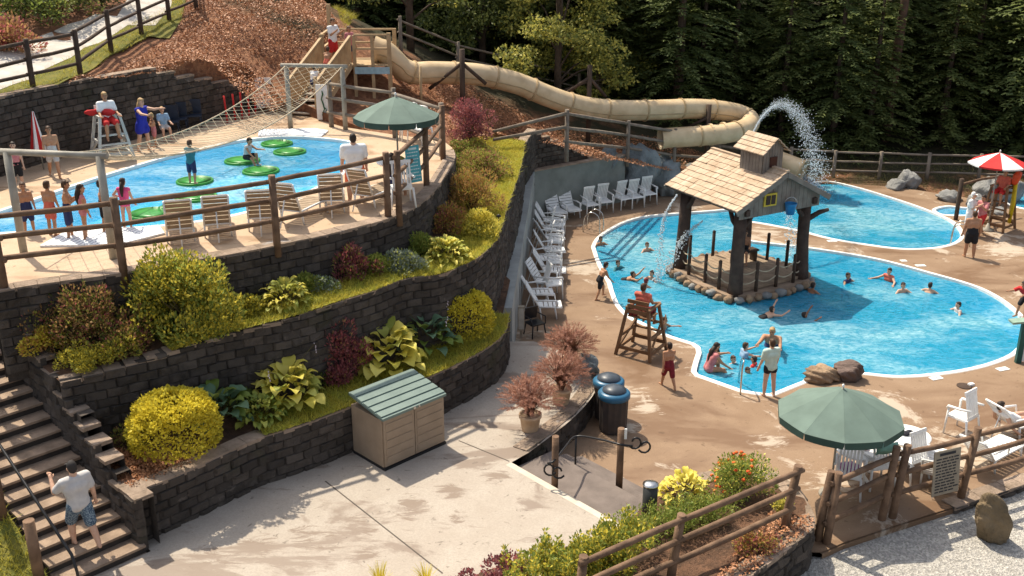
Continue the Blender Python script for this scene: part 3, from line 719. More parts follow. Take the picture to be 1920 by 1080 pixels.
bush('low_shrub', 'low dark green ground shrub at the stair end of the lower bed', B(215, 812), .6, .55, .45, 26, .17, 2200, .06, .04, [('dark', 2), ('green', 2)], seed=6)
bush('low_shrub', 'small yellowish tuft of shrub left of the big golden shrub', B(245, 838), .34, .32, .4, 14, .13, 900, .06, .035, [('brown', 1), ('mid', 2)], seed=7)
# ---- middle bed
Mz = lambda x, y, z=3.75: at(x, y, z)
bush('wild_shrub', 'large loose yellow green shrub under the upper rail fence', Mz(352, 620, 3.7), 1.30, .85, 1.55, 90, .32, 15000, .09, .05, [('yel', 3), ('mid', 2), ('green', 1.5)], seed=8, up=.6)
bush('wild_shrub', 'wide reddish brown wild shrub left of the yellow green shrub', Mz(168, 655, 3.5), 1.25, .7, 1.25, 84, .28, 14000, .075, .04, [('brown', 3), ('red', .7), ('mid', 1.4), ('dark', 1)], seed=9, up=.5)
bush('low_shrub', 'low yellow green creeping shrub at the corner of the middle wall', Mz(160, 686, 3.45), .75, .28, .34, 26, .15, 3000, .06, .035, [('yel', 2), ('mid', 1)], seed=10)
bush('flowering_plant', 'small red flowering plant beside the top of the stepped wall', at(12, 582, 4.3), .34, .28, .3, 14, .11, 900, .05, .03, [('red', 2), ('mid', 2)], cat='plant', seed=12)
hosta('narrow leaved variegated hosta below the upper deck wall, near the silver plant', Mz(537, 576), .62, .56, 130, .32, .11, ('hosta', 'lime', .5), 13)
bush('silver_plant', 'small silvery green mound beside the narrow leaved hosta', Mz(602, 552), .36, .3, .32, 16, .13, 1300, .07, .035, [('silver', 2), ('green', 1)], cat='plant', seed=14)
bush('barberry_shrub', 'small maroon barberry with spiky shoots below the upper deck wall', Mz(667, 530), .58, .48, .85, 30, .18, 4200, .10, .03, [('plum', 2), ('red', 2), ('mid', 1)], seed=15, up=.7)
bush('silver_plant', 'wide pale silvery mound between maroon barberry and bright hosta', Mz(757, 510), .68, .46, .42, 30, .16, 4000, .08, .04, [('silver', 3), ('hosta', 1)], cat='plant', seed=16)
hosta('bright hosta mound of many small leaves below the curve of the deck wall', Mz(836, 490), .78, .62, 200, .27, .12, ('hosta', 'lime', .55), 17)
bush('low_shrub', 'orange tinted shrub above the bright hosta mound', Mz(840, 442), .66, .5, .75, 28, .2, 4000, .08, .03, [('orange', 2), ('red', 1), ('mid', 1)], seed=18, up=.6)
bush('low_shrub', 'bright yellow tufted shrub beside the orange tinted one', Mz(897, 446), .66, .5, .62, 28, .19, 4400, .08, .035, [('lime', 2), ('yel', 2), ('mid', 1)], seed=19)
bush('wild_shrub', 'twiggy orange brown shrub by the curved end of the deck wall', Mz(885, 402), .92, .7, 1.15, 44, .24, 7500, .075, .03, [('orange', 2), ('brown', 2), ('mid', 1.3)], seed=20, up=.6)
bush('wild_shrub', 'mottled green shrub with red tips at the lawn top', Mz(902, 338), .95, .85, .9, 44, .24, 6500, .075, .04, [('mid', 3), ('brown', 1.3), ('red', .6)], seed=21)
bush('low_shrub', 'pale green low shrub near the upper end of the grass strip', Mz(888, 300), .95, .7, .6, 34, .22, 4600, .075, .04, [('hosta', 2), ('brown', 1)], seed=22)
bush('barberry_shrub', 'dark red barberry shrub on the mulch beyond the upper umbrella', hillpt(882, 262), .85, .75, 1.25, 40, .26, 4200, .085, .045, [('red', 2), ('plum', 2.5)], seed=23, low=.0)
root = thing('dry_grass', 'tall dry grass stalks against the upper deck wall', 'plant', tuple(Mz(545, 520, 3.85)))
tuft(root, 60, 1.05, .35, .008, LM('orange'), 'blades', seed=4)
for i, (x, y, z, rx, h, kk, lb) in enumerate([(292,628,3.62,.55,.6,[('dark',2),('green',2)],'dark green leafy plant at the foot of the big yellow green shrub'), (236,664,3.55,.5,.4,[('mid',2),('yel',1)],'low mixed green plant along the middle wall top, under the reddish shrub'), (92,660,3.6,.42,.42,[('yel',2),('orange',1)],'yellowish grassy plant beside the stepped caps of the side wall'),
      (574,548,3.85,.34,.34,[('green',2),('mid',2)],'small green plant behind the narrow leaved hosta'), (708,512,3.86,.34,.36,[('hosta',2),('green',1)],'small light green plant between maroon barberry and silvery mound'), (790,478,3.86,.36,.45,[('green',2),('mid',1)],'small green plant behind the bright hosta mound'), (470,590,3.72,.34,.3,[('yel',2),('mid',2)],'low yellow green plant right of the big loose shrub'),
      (186,800,1.9,.42,.4,[('green',2),('dark',1)],'dark leafy plant by the stepped wall caps in the lower bed'), (455,770,1.95,.38,.4,[('dark',2),('green',1)],'dark green plant between the two hostas of the lower bed'), (590,716,1.95,.36,.35,[('dark',1),('green',2)],'small dark plant below the dark red barberry'), (668,655,2.0,.36,.42,[('dark',2),('green',1)],'dark plant in the wall shade behind the gold hosta'), (850,345,3.95,.5,.7,[('mid',2),('brown',1.4)],'brownish green shrub against the end of the upper deck wall'), (862,300,4.0,.55,.6,[('green',2),('brown',1)],'loose green shrub at the top corner of the planting strip')]):
    bush('bedding_plant', lb, at(x, y, z), rx, rx*.8, h, 22, .15, 2400, .075, .04, kk, cat='plant', seed=100+i, up=.5)
# ---- planter at the lower right
PZ = lambda x, y, z=.74: at(x, y, z)
def hedge(label, pts, r, h, n, seed, kinds, ln=.075):
    root = thing('leafy_shrub', label, 'shrub', tuple(PZ(*pts[len(pts)//2]))); b = Vector(root.location); q = random.Random(seed); cs = []; rr = []
    P = resample([PZ(*p)-b for p in pts], .12)
    for p in P:
        for k in range(4):
            cs.append((p.x+q.uniform(-r, r)*.8, p.y+q.uniform(-r, r)*.8, q.uniform(.15, 1)*h)); rr.append(q.uniform(.12, .24))
    for k in range(len(P)*2):                                       # upright shoots standing out of the top
        p = q.choice(P); x, y = p.x+q.uniform(-r, r), p.y+q.uniform(-r, r)
        for j in range(4): cs.append((x, y, h*.9+j*.09)); rr.append(.075-.012*j)
    parts = []; mi = []; tot = sum(k[1] for k in kinds)
    for i, (kd, sh) in enumerate(kinds):
        v = cloud(cs, rr, int(n*sh/tot), ln, ln*.5, .55, .4, .5); parts.append(v); mi += [i]*len(v[1])
    V, Fc = join(parts); npmesh('foliage', V, Fc, [LM(k[0]) for k in kinds], root, mi); stems(root, 10, h, .015, r); return root
hedge('tall leafy light green shrub in front of the cream plaza, at the bottom edge', [(985,1135), (1060,1110), (1130,1080), (1185,1062)], .50, .85, 13000, 31, [('mid', 2), ('yel', 2), ('green', 2)], .085)
hedge('low green bedding shrub between the dark bollard and the log fence', [(1185,1020), (1240,1000), (1290,985), (1350,965)], .38, .42, 7000, 32, [('green', 3), ('mid', 1.5)], .06)
hosta('bright yellow leafy plant beside the dark bollard', PZ(1282, 935), .62, .55, 110, .26, .13, ('lime', 'lime', .5), 34, name='leafy_plant')
root = bush('flowering_shrub', 'dark green bush with red and yellow blooms behind the log fence', PZ(1385, 925), .60, .5, .85, 34, .2, 4200, .06, .035, [('green', 3), ('lime', .8)], seed=35)
f = MB()
for k in range(46):
    a = rnd.uniform(0, 6.28); e = rnd.uniform(.1, 1.3); c0 = Vector((.62*math.cos(e)*math.cos(a), .52*math.cos(e)*math.sin(a), .85*math.sin(e)+.08))
    if c0.x > .25: continue
    f.ball(c0, (.045, .045, .03), 6, 4, 0)
f.build('blossoms', mat('red_bloom', (.62,.05,.015), (.55,.16,.02), 8), root)
bush('plum_shrub', 'dark purple leaved shrub at the bottom edge beside the leafy shrub', PZ(950, 1120), .40, .4, .75, 20, .17, 2000, .07, .045, [('plum', 2), ('red', 1)], seed=36)
bush('plum_shrub', 'wispy purple sprig shrub left of the dark purple one, bottom edge', PZ(875, 1120), .28, .3, .55, 12, .12, 600, .06, .04, [('plum', 2), ('red', 1)], seed=37)
bush('ground_cover_plant', 'low red tinted plant inside the planter under the log rails', PZ(1415, 1030), .5, .3, .22, 22, .12, 1700, .05, .03, [('orange', 2), ('red', 1.4), ('mid', 1)], cat='plant', seed=38)
bush('low_shrub', 'yellow green tuft inside the planter behind the leaning fence post', PZ(1462, 962), .22, .2, .3, 10, .1, 600, .06, .03, [('lime', 1), ('mid', 1)], seed=39)
for px_, lb in ((715, 'spiky green shoots at the bottom edge, furthest left on the plaza'), (800, 'spiky green shoots at the bottom edge, right of the plaza joint')):
    root = thing('spiky_plant', lb, 'plant', tuple(at(px_, 1112, ZP))); tuft(root, 60, .62, .3, .016, LM('yel'), 'blades', seed=px_)
# ---- grass on the beds
def grassfield(name, mask_pts, zf, dens, h, m, lean=.5):
    P = np.array(mask_pts); x0, y0 = P.min(0); x1, y1 = P.max(0); n = int((x1-x0)*(y1-y0)*dens)
    X = rs.uniform(x0, x1, n); Y = rs.uniform(y0, y1, n); ok = inside(X, Y, P); X = X[ok]; Y = Y[ok]; n = len(X)
    Z = np.array([zf(a, b) for a, b in zip(X, Y)]); a = rs.uniform(0, 6.283, n); hh = h*rs.uniform(.5, 1.3, n); w_ = .010*rs.uniform(.7, 1.4, n)
    b = np.stack([X, Y, Z], 1); s = np.stack([np.cos(a), np.sin(a), 0*a], 1)*w_[:, None]; t = b + np.stack([rs.normal(0, lean, n)*hh, rs.normal(0, lean, n)*hh, hh], 1)
    V = np.stack([b-s, b+s, t], 1).reshape(-1, 3); o = npmesh(name, V, np.arange(n*3).reshape(-1, 3), m); o['kind'] = 'stuff'; return o
def band(path, d0, d1): return xy(offset(path, -d0)) + xy(offset(path, -d1))[::-1]
M_grass = leafmat('grass_blade', (.36,.315,.035), (.62,.53,.085), .42, tip=(.40,.41,.06))
M_grass2 = leafmat('lawn_blade', (.28,.26,.03), (.48,.42,.07), .4)
g0 = [p for p in MW if p.x > -7.2]
grassfield('grass', band(g0, -.05, .85), lambda x, y: bedz(x, y)+.055, 1100, .11, M_grass, .7)
grassfield('grass', [(p.x, p.y) for p in [at(850,490,3.8), at(890,476,3.8), at(922,450,3.8), at(938,415,3.8), at(950,379,3.8), at(964,337,3.8), at(978,266,3.8), at(875,258,3.8), at(868,300,3.8)]], bedz, 900, .12, M_grass, .7)
grassfield('grass', band([p for p in LW if p.x > -5.2], -.05, 1.0), lambda x, y: lowz(x, y)+.055, 1100, .11, M_grass, .7)
grassfield('grass', xy(lp), lawnz, 500, .12, M_grass2, .8)
M_turf = mat('turf', (.27,.26,.04), (.17,.17,.03), 4, .95, .6, 40)
struct(sheet('turf_strip', band(g0, -.02, .80), lambda x, y: bedz(x, y)+.06, M_turf, .5)); struct(sheet('turf_strip', band([p for p in LW if p.x > -5.2], -.02, .95), lambda x, y: lowz(x, y)+.06, M_turf, .5))
VP = [hillpt(*p) for p in ROADR[2:]] + [hillpt(*p) for p in VERGER[2:]][::-1]
grassfield('grass', xy(VP), hillz, 260, .16, M_grass2, .8)
VP2 = [hillpt(*p) for p in [(500,-10), (540,10), (600,40), (650,62), (690,50), (660,10), (620,-30)]]
grassfield('grass', xy(VP2), hillz, 160, .22, M_grass2, .8)
BK = [(13.5, 47.9), (20.5, 45.4), (23, 45), (32, 45.5), (40, 43), (40, 52), (14, 51)]
grassfield('grass', BK, hillz, 60, .25, leafmat('bank_blade', (.10,.10,.03), (.22,.19,.06), .3), .8)
# ---- bark chips lying on the mulch slope
def chips(name, px, n, m, size):
    P = np.array(xy([hillpt(*p) for p in px])); x0, y0 = P.min(0); x1, y1 = P.max(0)
    X = rs.uniform(x0, x1, n); Y = rs.uniform(y0, y1, n); ok = inside(X, Y, P); X = X[ok]; Y = Y[ok]; k = len(X)
    Pc = np.stack([X, Y, np.array([hillz(a, b) for a, b in zip(X, Y)])+.03], 1); D = unit(k); D[:, 2] = np.abs(D[:, 2])*.55; D /= np.linalg.norm(D, axis=1, keepdims=True)
    s = rs.uniform(.5, 1.4, k); V, Fc = leafquads(Pc, D, unit(k)+np.array([0, 0, 1.5]), size*s, size*.55*s); o = npmesh(name, V, Fc, m); o['kind'] = 'stuff'
M_chip = leafmat('bark_chip', (.24,.095,.042), (.52,.25,.12), .05)
chips('bark_chips', [(120,160), (240,118), (330,70), (430,0), (500,-20), (560,15), (640,60), (640,100), (560,170), (520,215), (478,200), (400,120)], 90000, M_chip, .085)
chips('bark_chips', [(700,215), (760,150), (860,150), (1000,225), (1100,245), (1260,260), (1345,300), (1340,318), (1240,318), (1120,300), (1000,268), (860,268), (840,250)], 40000, M_chip, .085)
def flatchips(name, poly, zf, n, m, size):
    P = np.array(poly); x0, y0 = P.min(0); x1, y1 = P.max(0); X = rs.uniform(x0, x1, n); Y = rs.uniform(y0, y1, n); ok = inside(X, Y, P); X = X[ok]; Y = Y[ok]; k = len(X)
    Pc = np.stack([X, Y, np.array([zf(a, b) for a, b in zip(X, Y)])+.015], 1); D = unit(k); D[:, 2] = np.abs(D[:, 2])*.4; D /= np.linalg.norm(D, axis=1, keepdims=True)
    s = rs.uniform(.5, 1.4, k); V, Fc = leafquads(Pc, D, unit(k)+np.array([0, 0, 1.5]), size*s, size*.55*s); o = npmesh(name, V, Fc, m); o['kind'] = 'stuff'
flatchips('bark_chips', xy(PLp[8:14]) + [(p.x, p.y) for p in [at(1330,1100,PLz), at(1400,1010,PLz), at(1450,960,PLz)]], lambda x, y: PLz+.04, 5000, M_chip, .07)
flatchips('bark_chips', low_poly[:10]+[(-9, 18.8)], lowz, 9000, M_chip, .06)
# ---- trees
def conifer(seed, H, Rb, low, nw):
    q = random.Random(seed); Pc = []; D = []; N = []; L = []; W = []
    for i in range(nw):
        k = i/nw; z = low + (H-low)*k**.95; rad = Rb*(1-k)**.8*(1 if k > .06 else .85)+.15; nb = max(4, int(8*(1-k*.5)))
        for j in range(nb):
            a = q.uniform(0, 6.283); rr = rad*q.uniform(.7, 1.12); d = Vector((math.cos(a), math.sin(a), 0)); s = Vector((-d.y, d.x, 0)); nseg = max(4, int(rr/.26))
            for t in range(nseg):
                u = (t+1)/nseg; p = d*rr*u + Vector((0, 0, z - .26*rr*u*u + .10*rr*u)); side = (1-u*.75)*.75
                for sg in (-1, 1, 0):
                    dd = (d*.75 + s*sg*.9 + Vector((0, 0, q.uniform(-.35, .05)))).normalized()
                    Pc.append(p); D.append(dd); N.append((q.uniform(-.35,.35), q.uniform(-.35,.35), 1)); L.append((.30+.42*side)*q.uniform(.7, 1.2)); W.append(.17*q.uniform(.7, 1.3))
    V, Fc = leafquads(*(np.array([tuple(x) for x in A]) for A in (Pc, D, N)), np.array(L), np.array(W)); return V, Fc
M_con = leafmat('conifer_needles', (.062,.092,.036), (.17,.21,.075), .45, tip=(.22,.26,.08))
M_con2 = leafmat('hemlock_needles', (.075,.105,.036), (.20,.24,.078), .46, tip=(.26,.28,.09))
def trunk(root, H, r, lean=0, m=None):
    mb = MB(); mb.tube([(0, 0, -.5), (0, 0, .0), (lean*.3, 0, H*.4), (lean, 0, H)], [r*1.25, r*1.05, r*.75, r*.15], 9, jit=.06); return mb.build('trunk', m or M_bark, root)
protos = []
for i, (sd_, H, Rb, low, nw, m) in enumerate([(1, 12, 3.3, .2, 46, M_con), (2, 16, 3.6, .6, 50, M_con), (3, 11, 3.0, .1, 44, M_con2), (4, 18, 3.6, 1.6, 52, M_con2)]):
    root = thing('conifer_tree', 'dark green conifer in the dense forest behind the water slide', 'tree', (0, 0, 0), 0, 'conifers of the forest'); V, Fc = conifer(sd_, H, Rb, low, nw)
    npmesh('crown', V, Fc, m, root); trunk(root, H, .10+H*.012); protos.append(root)
sp = []
q = random.Random(5)
x = -3.0
while x < 46: sp.append((x, 53.2+q.uniform(-1.2, 2.0)+max(0, (8-x))*.12, q.choice((0, 2, 2, 0, 1)), q.uniform(.72, 1.08))); x += q.uniform(1.5, 2.4)
x = -16.0
while x < 50: sp.append((x, 58.5+q.uniform(-1.6, 1.6), q.choice((0, 1, 2)), q.uniform(.85, 1.1))); x += q.uniform(2.1, 3.0)
x = -20.0
while x < 54: sp.append((x, 66+q.uniform(-2.2, 2.2), q.choice((1, 3)), q.uniform(.9, 1.15))); x += q.uniform(2.4, 3.4)
used = set()
for x, y, k, s in sp:
    loc = (x, y, hill(x, y)-.1); rz = q.uniform(0, 6.28)
    if k not in used: used.add(k); o = protos[k]; o.location = loc; o.rotation_euler.z = rz; o.scale = (s, s, s*q.uniform(.95, 1.1))
    else: copy_tree(protos[k], loc, rz, scale=(s, s, s*q.uniform(.95, 1.1)))
def broadtree(name, label, base, H, Rr, kinds, n, seed, ln=.2, low=.18, r=.16, group=None, trunk_m=None, ncl=46):
    root = thing(name, label, 'tree', tuple(base), 0, group); qq = np.random.RandomState(seed)
    cs = []; rr = []
    for i in range(ncl):
        a = qq.uniform(0, 6.283); k = qq.uniform(low, 1); rad = Rr*math.sin(min(1, (1-k)*1.6+.12)*math.pi/2)*qq.uniform(.35, 1)
        cs.append((rad*math.cos(a), rad*math.sin(a), H*k)); rr.append((Rr*.30*qq.uniform(.6, 1.25),)*2 + (Rr*.17*qq.uniform(.6, 1.25),))
    parts = []; mi = []; tot = sum(k[1] for k in kinds)
    for i, (kd, sh) in enumerate(kinds):
        v = cloud(cs, rr, int(n*sh/tot), ln, ln*.62, .35, .2, -.05); parts.append(v); mi += [i]*len(v[1])
    V, Fc = join(parts); npmesh('crown', V, Fc, [LM(k[0]) for k in kinds], root, mi)
    mb = MB(); mb.tube([(0, 0, -.4), (0, 0, H*.3), (.1, .05, H*.65), (.05, 0, H*.95)], [r*1.2, r, r*.6, r*.15], 8, jit=.05); mb.build('trunk', trunk_m or M_bark, root)
    lb = MB()
    for c in cs[::3]: lb.tube([(0, 0, max(.3, c[2]*.55)), (c[0]*.5, c[1]*.5, c[2]*.85), c], [r*.4, r*.25, r*.08], 5, cap=False)
    lb.build('limbs', trunk_m or M_bark, root); return root
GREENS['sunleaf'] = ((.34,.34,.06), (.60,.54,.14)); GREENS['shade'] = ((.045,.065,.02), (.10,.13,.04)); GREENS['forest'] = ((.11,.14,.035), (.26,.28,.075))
broadtree('broadleaf_tree', 'sunlit yellow green broadleaf tree rising behind the middle of the slide tube', hillpt(1045, 205), 8.2, 3.1, [('sunleaf', 3), ('forest', 2)], 14000, 41, .17)
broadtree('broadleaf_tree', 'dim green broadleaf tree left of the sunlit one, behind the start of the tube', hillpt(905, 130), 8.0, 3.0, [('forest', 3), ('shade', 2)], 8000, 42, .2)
broadtree('broadleaf_tree', 'green broadleaf tree behind the slide platform with a bare trunk', hillpt(770, 95), 8.5, 2.8, [('forest', 3), ('shade', 1.5), ('sunleaf', .8)], 7500, 43, .2, low=.25)
broadtree('broadleaf_tree', 'broadleaf tree at the top edge left of the slide platform', hillpt(690, 40), 7, 2.4, [('forest', 3), ('sunleaf', 1)], 6000, 44, .2, low=.25)
broadtree('broadleaf_tree', 'full green broadleaf tree right of the sunlit one, above the slide tube', hillpt(1150, 175), 7.4, 2.7, [('forest', 3), ('sunleaf', 1)], 9000, 46, .18)
broadtree('broadleaf_tree', 'green broadleaf tree between the dim one and the sunlit one', hillpt(975, 120), 9, 3.0, [('forest', 2), ('sunleaf', 1.4)], 9000, 47, .19)
broadtree('broadleaf_tree', 'leafy tree rising above the first bend of the slide tube', hillpt(840, 70), 8.5, 2.8, [('forest', 3), ('sunleaf', .8)], 8000, 48, .19)
broadtree('young_tree', 'small bright leafed sapling behind the braced slide support', hillpt(1118, 215), 2.9, 1.05, [('sunleaf', 2), ('forest', 1)], 2200, 45, .15, r=.05, ncl=22)
root = thing('bare_trunk', 'tall bare reddish tree trunk between the conifers at the top right', 'tree', tuple(hillpt(1658, 262)))
trunk(root, 17, .27, .5, mat('red_bark', (.14,.08,.055), (.07,.045,.032), 4, .95, .8, 20)); mb = MB()
for k in range(9): z = 6+k*.8; a = k*2.4; mb.tube([(0, 0, z), (math.cos(a)*.9, math.sin(a)*.9, z+.2)], [.05, .015], 5)
mb.build('dead_limbs', M_bark, root)
for i, (a, b, h, r, kk, lb) in enumerate([(40,50,1.3,1.5,[('green',2),('shade',2)],'grey green shrub on the bank beyond the gravel road, furthest left'), (110,30,1.6,1.6,[('forest',2),('mid',1)],'bright green shrub on the bank beyond the gravel road'),
        (190,10,1.2,1.3,[('shade',2),('dark',1)],'dark shrub on the bank at the top of the gravel road'), (15,95,.7,1.0,[('red',1),('brown',2)],'reddish low shrub at the bank foot beside the gravel road'), (70,10,1.5,1.6,[('shade',2),('silver',.4)],'dusty shrub high on the bank at the top left')]):
    bush('bank_shrub', lb, hillpt(a, b), r, r, h, 30, .38, 2600, .13, .08, kk, seed=60+i)
for i, (a, b, h, r) in enumerate([(760,60,1.2,1.5), (840,100,1.0,1.4), (980,170,1.0,1.3), (1180,190,1.1,1.4)]):
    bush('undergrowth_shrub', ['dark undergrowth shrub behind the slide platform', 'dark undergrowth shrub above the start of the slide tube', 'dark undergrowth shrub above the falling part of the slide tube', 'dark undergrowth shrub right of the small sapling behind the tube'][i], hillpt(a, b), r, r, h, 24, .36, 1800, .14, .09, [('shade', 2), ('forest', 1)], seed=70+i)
# ================================================================ things
M_log = mat('fence_log', (.20,.122,.075), (.105,.062,.038), 3.2, .85, .5, 25)
M_logdark = mat('dark_log', (.085,.055,.038), (.05,.033,.024), 3.2, .9, .6, 25)
M_loggrey = mat('grey_log', (.24,.195,.15), (.15,.12,.095), 3.2, .9, .5, 25)
M_wood = mat('pale_timber', (.46,.33,.185), (.33,.225,.12), 2.5, .75, .3, 30)
M_chairwood = mat('brown_timber', (.21,.115,.055), (.13,.068,.034), 2.5, .75, .3, 30)
M_white = mat('white_plastic', (.80,.80,.78), (.72,.72,.70), 5, .4)
M_steel = mat('steel', (.62,.62,.60), None, 5, .25, metal=1)
M_black = mat('black_metal', (.018,.018,.02), None, 5, .35)
M_strap = mat('tan_strap', (.34,.25,.165), (.26,.19,.12), 5, .7)
M_rope = mat('rope', (.50,.42,.30), (.36,.29,.20), 9, .9)
M_pipe = mat('pale_pole', (.36,.335,.28), (.25,.23,.19), 3, .6, .2, 20)
M_green = mat('lily_green', (.035,.26,.035), (.025,.20,.03), 3, .35)
M_tube = mat('tan_fibreglass', (.62,.47,.285), (.46,.33,.185), 1.6, .45, .15, 10, spec=.4, detail=9, lo=.42, hi=.72)
M_tubedark = mat('tube_flange', (.48,.345,.19), None, 3, .5)
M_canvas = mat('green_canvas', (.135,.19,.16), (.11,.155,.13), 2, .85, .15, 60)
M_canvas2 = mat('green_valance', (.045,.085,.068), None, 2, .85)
M_red = mat('red_cloth', (.55,.03,.028), (.45,.022,.022), 5, .8)
M_wcloth = mat('white_cloth', (.80,.79,.77), (.70,.69,.68), 5, .85)
M_rock = mat('grey_rock', (.27,.265,.25), (.15,.15,.145), 1.6, .95, 1.0, 5, dist=.1)
M_rockblue = mat('blue_grey_rock', (.25,.28,.285), (.13,.15,.155), 1.3, .95, 1.0, 5, dist=.1)
M_rockbrown = mat('brown_rock', (.36,.25,.155), (.17,.11,.07), 1.8, .95, 1.0, 6, dist=.1)
def zoff(z): return Vector((0, 0, z))
def fence(label, posts, h=1.65, rails=(1.5, 1.05, .6), rp=.085, rr=.06, m=None, group=None, tails=(0, 0), name='rail_fence', lean=None, rt=None):
    m = m or M_log; root = thing(name, label, 'fence', tuple(posts[0])); posts = [Vector(p) for p in posts]; n = len(posts)
    L = [Vector((lean[i] if lean else 0, 0, 0)) for i in range(n)]
    for i, p in enumerate(posts):
        mb = MB(); mb.tube([p-zoff(.25), p+zoff(.4)+L[i]*.3, p+zoff(h)+L[i]], [rp*1.05, rp, rp*.95], 9, 0, jit=.04); mb.build('post', m, root, True)
    for i in range(n-1):
        a, b = posts[i], posts[i+1]; t = (b-a); t.z = 0; t.normalize(); s = Vector((t.y, -t.x, 0))*(rp*.55)
        for r in rails:
            mb = MB(); j = rnd.uniform(-.03, .03); p0, p1 = a+L[i]*r/h+zoff(r+j)-t*.12-s, b+L[i+1]*r/h+zoff(r+rnd.uniform(-.03, .03))+t*.12-s
            mid = (p0+p1)/2 + zoff(rnd.uniform(-.03, .02))
            mb.tube([p0, p0.lerp(mid, .5)+zoff(rnd.uniform(-.01,.01)), mid, mid.lerp(p1, .5), p1], [rr*.85, rr, rr*1.02, rr, rr*.88], 8, 0, jit=.05); mb.build('rail', m, root, True)
    return root
U = lambda x, y: at(x, y, ZU)
fence('dark log rail fence along the front edge of the upper pool deck', [U(-75,520), U(8,541), U(232,512), U(520,461), U(728,408)], m=M_log)
fence('log rail fence at the right corner of the upper deck, round the umbrella table', [U(729,407)+Vector((.25,.1,0)), U(800,349), U(831,299)], m=M_log)
fence('pale log rails along the back of the upper deck behind the green umbrella', [U(829,293), U(741,258), U(622,238)], m=M_loggrey, rails=(1.5, 1.0, .5))
fence('log rail fence between the gravel road and the mulch slope', [hillpt(-60,196), hillpt(62,163), hillpt(151,141), hillpt(209,98), hillpt(266,68), hillpt(318,42), hillpt(368,18), hillpt(430,-14)], 1.4, (1.28, .84, .38), m=M_logdark, rr=.055)
fence('dark rail fence at the top edge on the grass above the mulch slope', [hillpt(455,-12), hillpt(555,18), hillpt(655,50)], 1.35, (1.2, .75, .35), m=M_logdark, rr=.05)
FSL = fence('weathered fence on the slope under the slide tube', [hillpt(1062,291), hillpt(1176,301), hillpt(1263,314), hillpt(1346,318), hillpt(1420,325)], 1.75, (1.62, 1.1, .55), m=M_loggrey, rr=.065)
_fp, _e0 = hillpt(1062,291), hillpt(925,268)
for r0, r1 in ((1.62, .42), (1.1, .12)): mb = MB(); mb.tube([_fp+zoff(r0), _fp.lerp(_e0, .5)+zoff((r0+r1)/2), _e0+zoff(r1)], [.065,.065,.06], 8, jit=.04); mb.build('rail', M_loggrey, FSL, True)
fence('dim rail fence descending among the trees behind the slide', [hillpt(752,95), hillpt(860,140), hillpt(985,170), hillpt(1085,195)], 1.5, (1.35, .8), m=M_loggrey, rr=.05)
fence('grey rail fence on the grassy bank beyond the far pool', [atY(1480,326,48.4)*1, *[Vector((atY(x, 330, 48.6-k*.25).x, 48.6-k*.25, .02)) for k, x in enumerate((1562, 1648, 1738, 1835, 1945, 2060))]], 1.3, (1.2, .75, .32), m=M_loggrey, rr=.05)
f5 = C.objects[-1]
P_ = lambda x, y, z=.74: at(x, y, z)
fence('leaning log rail fence running down through the planter at the bottom edge', [P_(1470,985), P_(1256,1084), P_(1080,1168)], 1.35, (1.24, .82, .4), m=M_log, lean=(.16, .14, .1))
fence('log rails left of the gate between gravel and the pool deck', [at(1547,1026,-.1), at(1652,974,0)], 1.75, (1.5, 1.05, .55), m=M_log, lean=(.1,.12))
fence('log rail fence with a grey notice board, right of the gate posts', [at(1672,970,0), at(1800,934,0), at(1965,885,0)], 1.75, (1.5, 1.05, .55), m=M_log, lean=(.12,.14,.16))
for x, y, lb in ((1532, 1020, 'single log post tied to the left gate post by the planter wall'), (1800, 352, None)):
    if lb:
        r_ = thing('gate_post', lb, 'post', tuple(at(x, y, -.1))); mb = MB(); mb.tube([(0,0,-.2), (.03,0,.8), (.12,0,1.72)], [.09,.087,.08], 9, jit=.04); mb.build('log', M_log, r_)
        mb = MB(); mb.tube([(.05,-.06,1.0), (.2,-.07,1.02), (.25,.03,1.0), (.08,.08,1.0)], .014, 5, closed=True); mb.build('chain', M_steel, r_)
# ---- signs
def sign(name, label, cpt, wd, ht, rz, tilt, m, lines, mt, posts=None, t=.025):
    root = thing(name, label, 'sign', tuple(cpt), rz); mb = MB(); Mx = Matrix.Rotation(tilt, 3, 'X')
    mb.box((0, 0, 0), (wd, t, ht), Mx); mb.build('board', m, root)
    tx = MB()
    for (x, z, w_, h_) in lines:
        c = Mx @ Vector((x*wd, -t/2-.004, z*ht)); tx.box(c, (w_*wd, .004, h_*ht), Mx)
    if lines: tx.build('lettering', mt, root)
    if posts: 
        mb = MB()
        for x in posts: mb.box((x*wd, .04, -ht*.5-.1), (.05, .05, ht+.5))
        mb.build('stake', M_log, root)
    return root
def textlines(n, seed, z0=.42, z1=-.42, h=.028, title=True):
    q = random.Random(seed); o = []
    if title: o.append((0, z0, .6, .06))
    for i in range(n):
        z = z0-.1-(z0-.1-z1)*i/(n-1); x = -.42
        while x < .3: w_ = q.uniform(.06, .2); o.append((x+w_/2, z, w_, h)); x += w_+.035
    return o
M_teal = mat('teal_board', (.07,.33,.38), (.055,.28,.33), 5, .6); M_ink = mat('dark_ink', (.03,.03,.035), None, 5); M_lightink = mat('pale_ink', (.55,.68,.68), None, 5)
M_board = mat('weathered_board', (.30,.255,.19), (.24,.20,.15), 6, .8)
p = U(778, 372); sign('notice_board', 'teal notice board tied to the rails by the upper deck corner', (p.x, p.y-.10, p.z+.95), .42, .95, R(38), R(-8), M_teal, textlines(9, 1), M_lightink)
p = at(1742, 952, 0); sign('notice_board', 'grey notice board with rows of text on the fence above the gravel', (p.x+.22, p.y-.05, .92), .72, 1.02, R(22), R(-6), M_board, textlines(12, 2), M_ink)
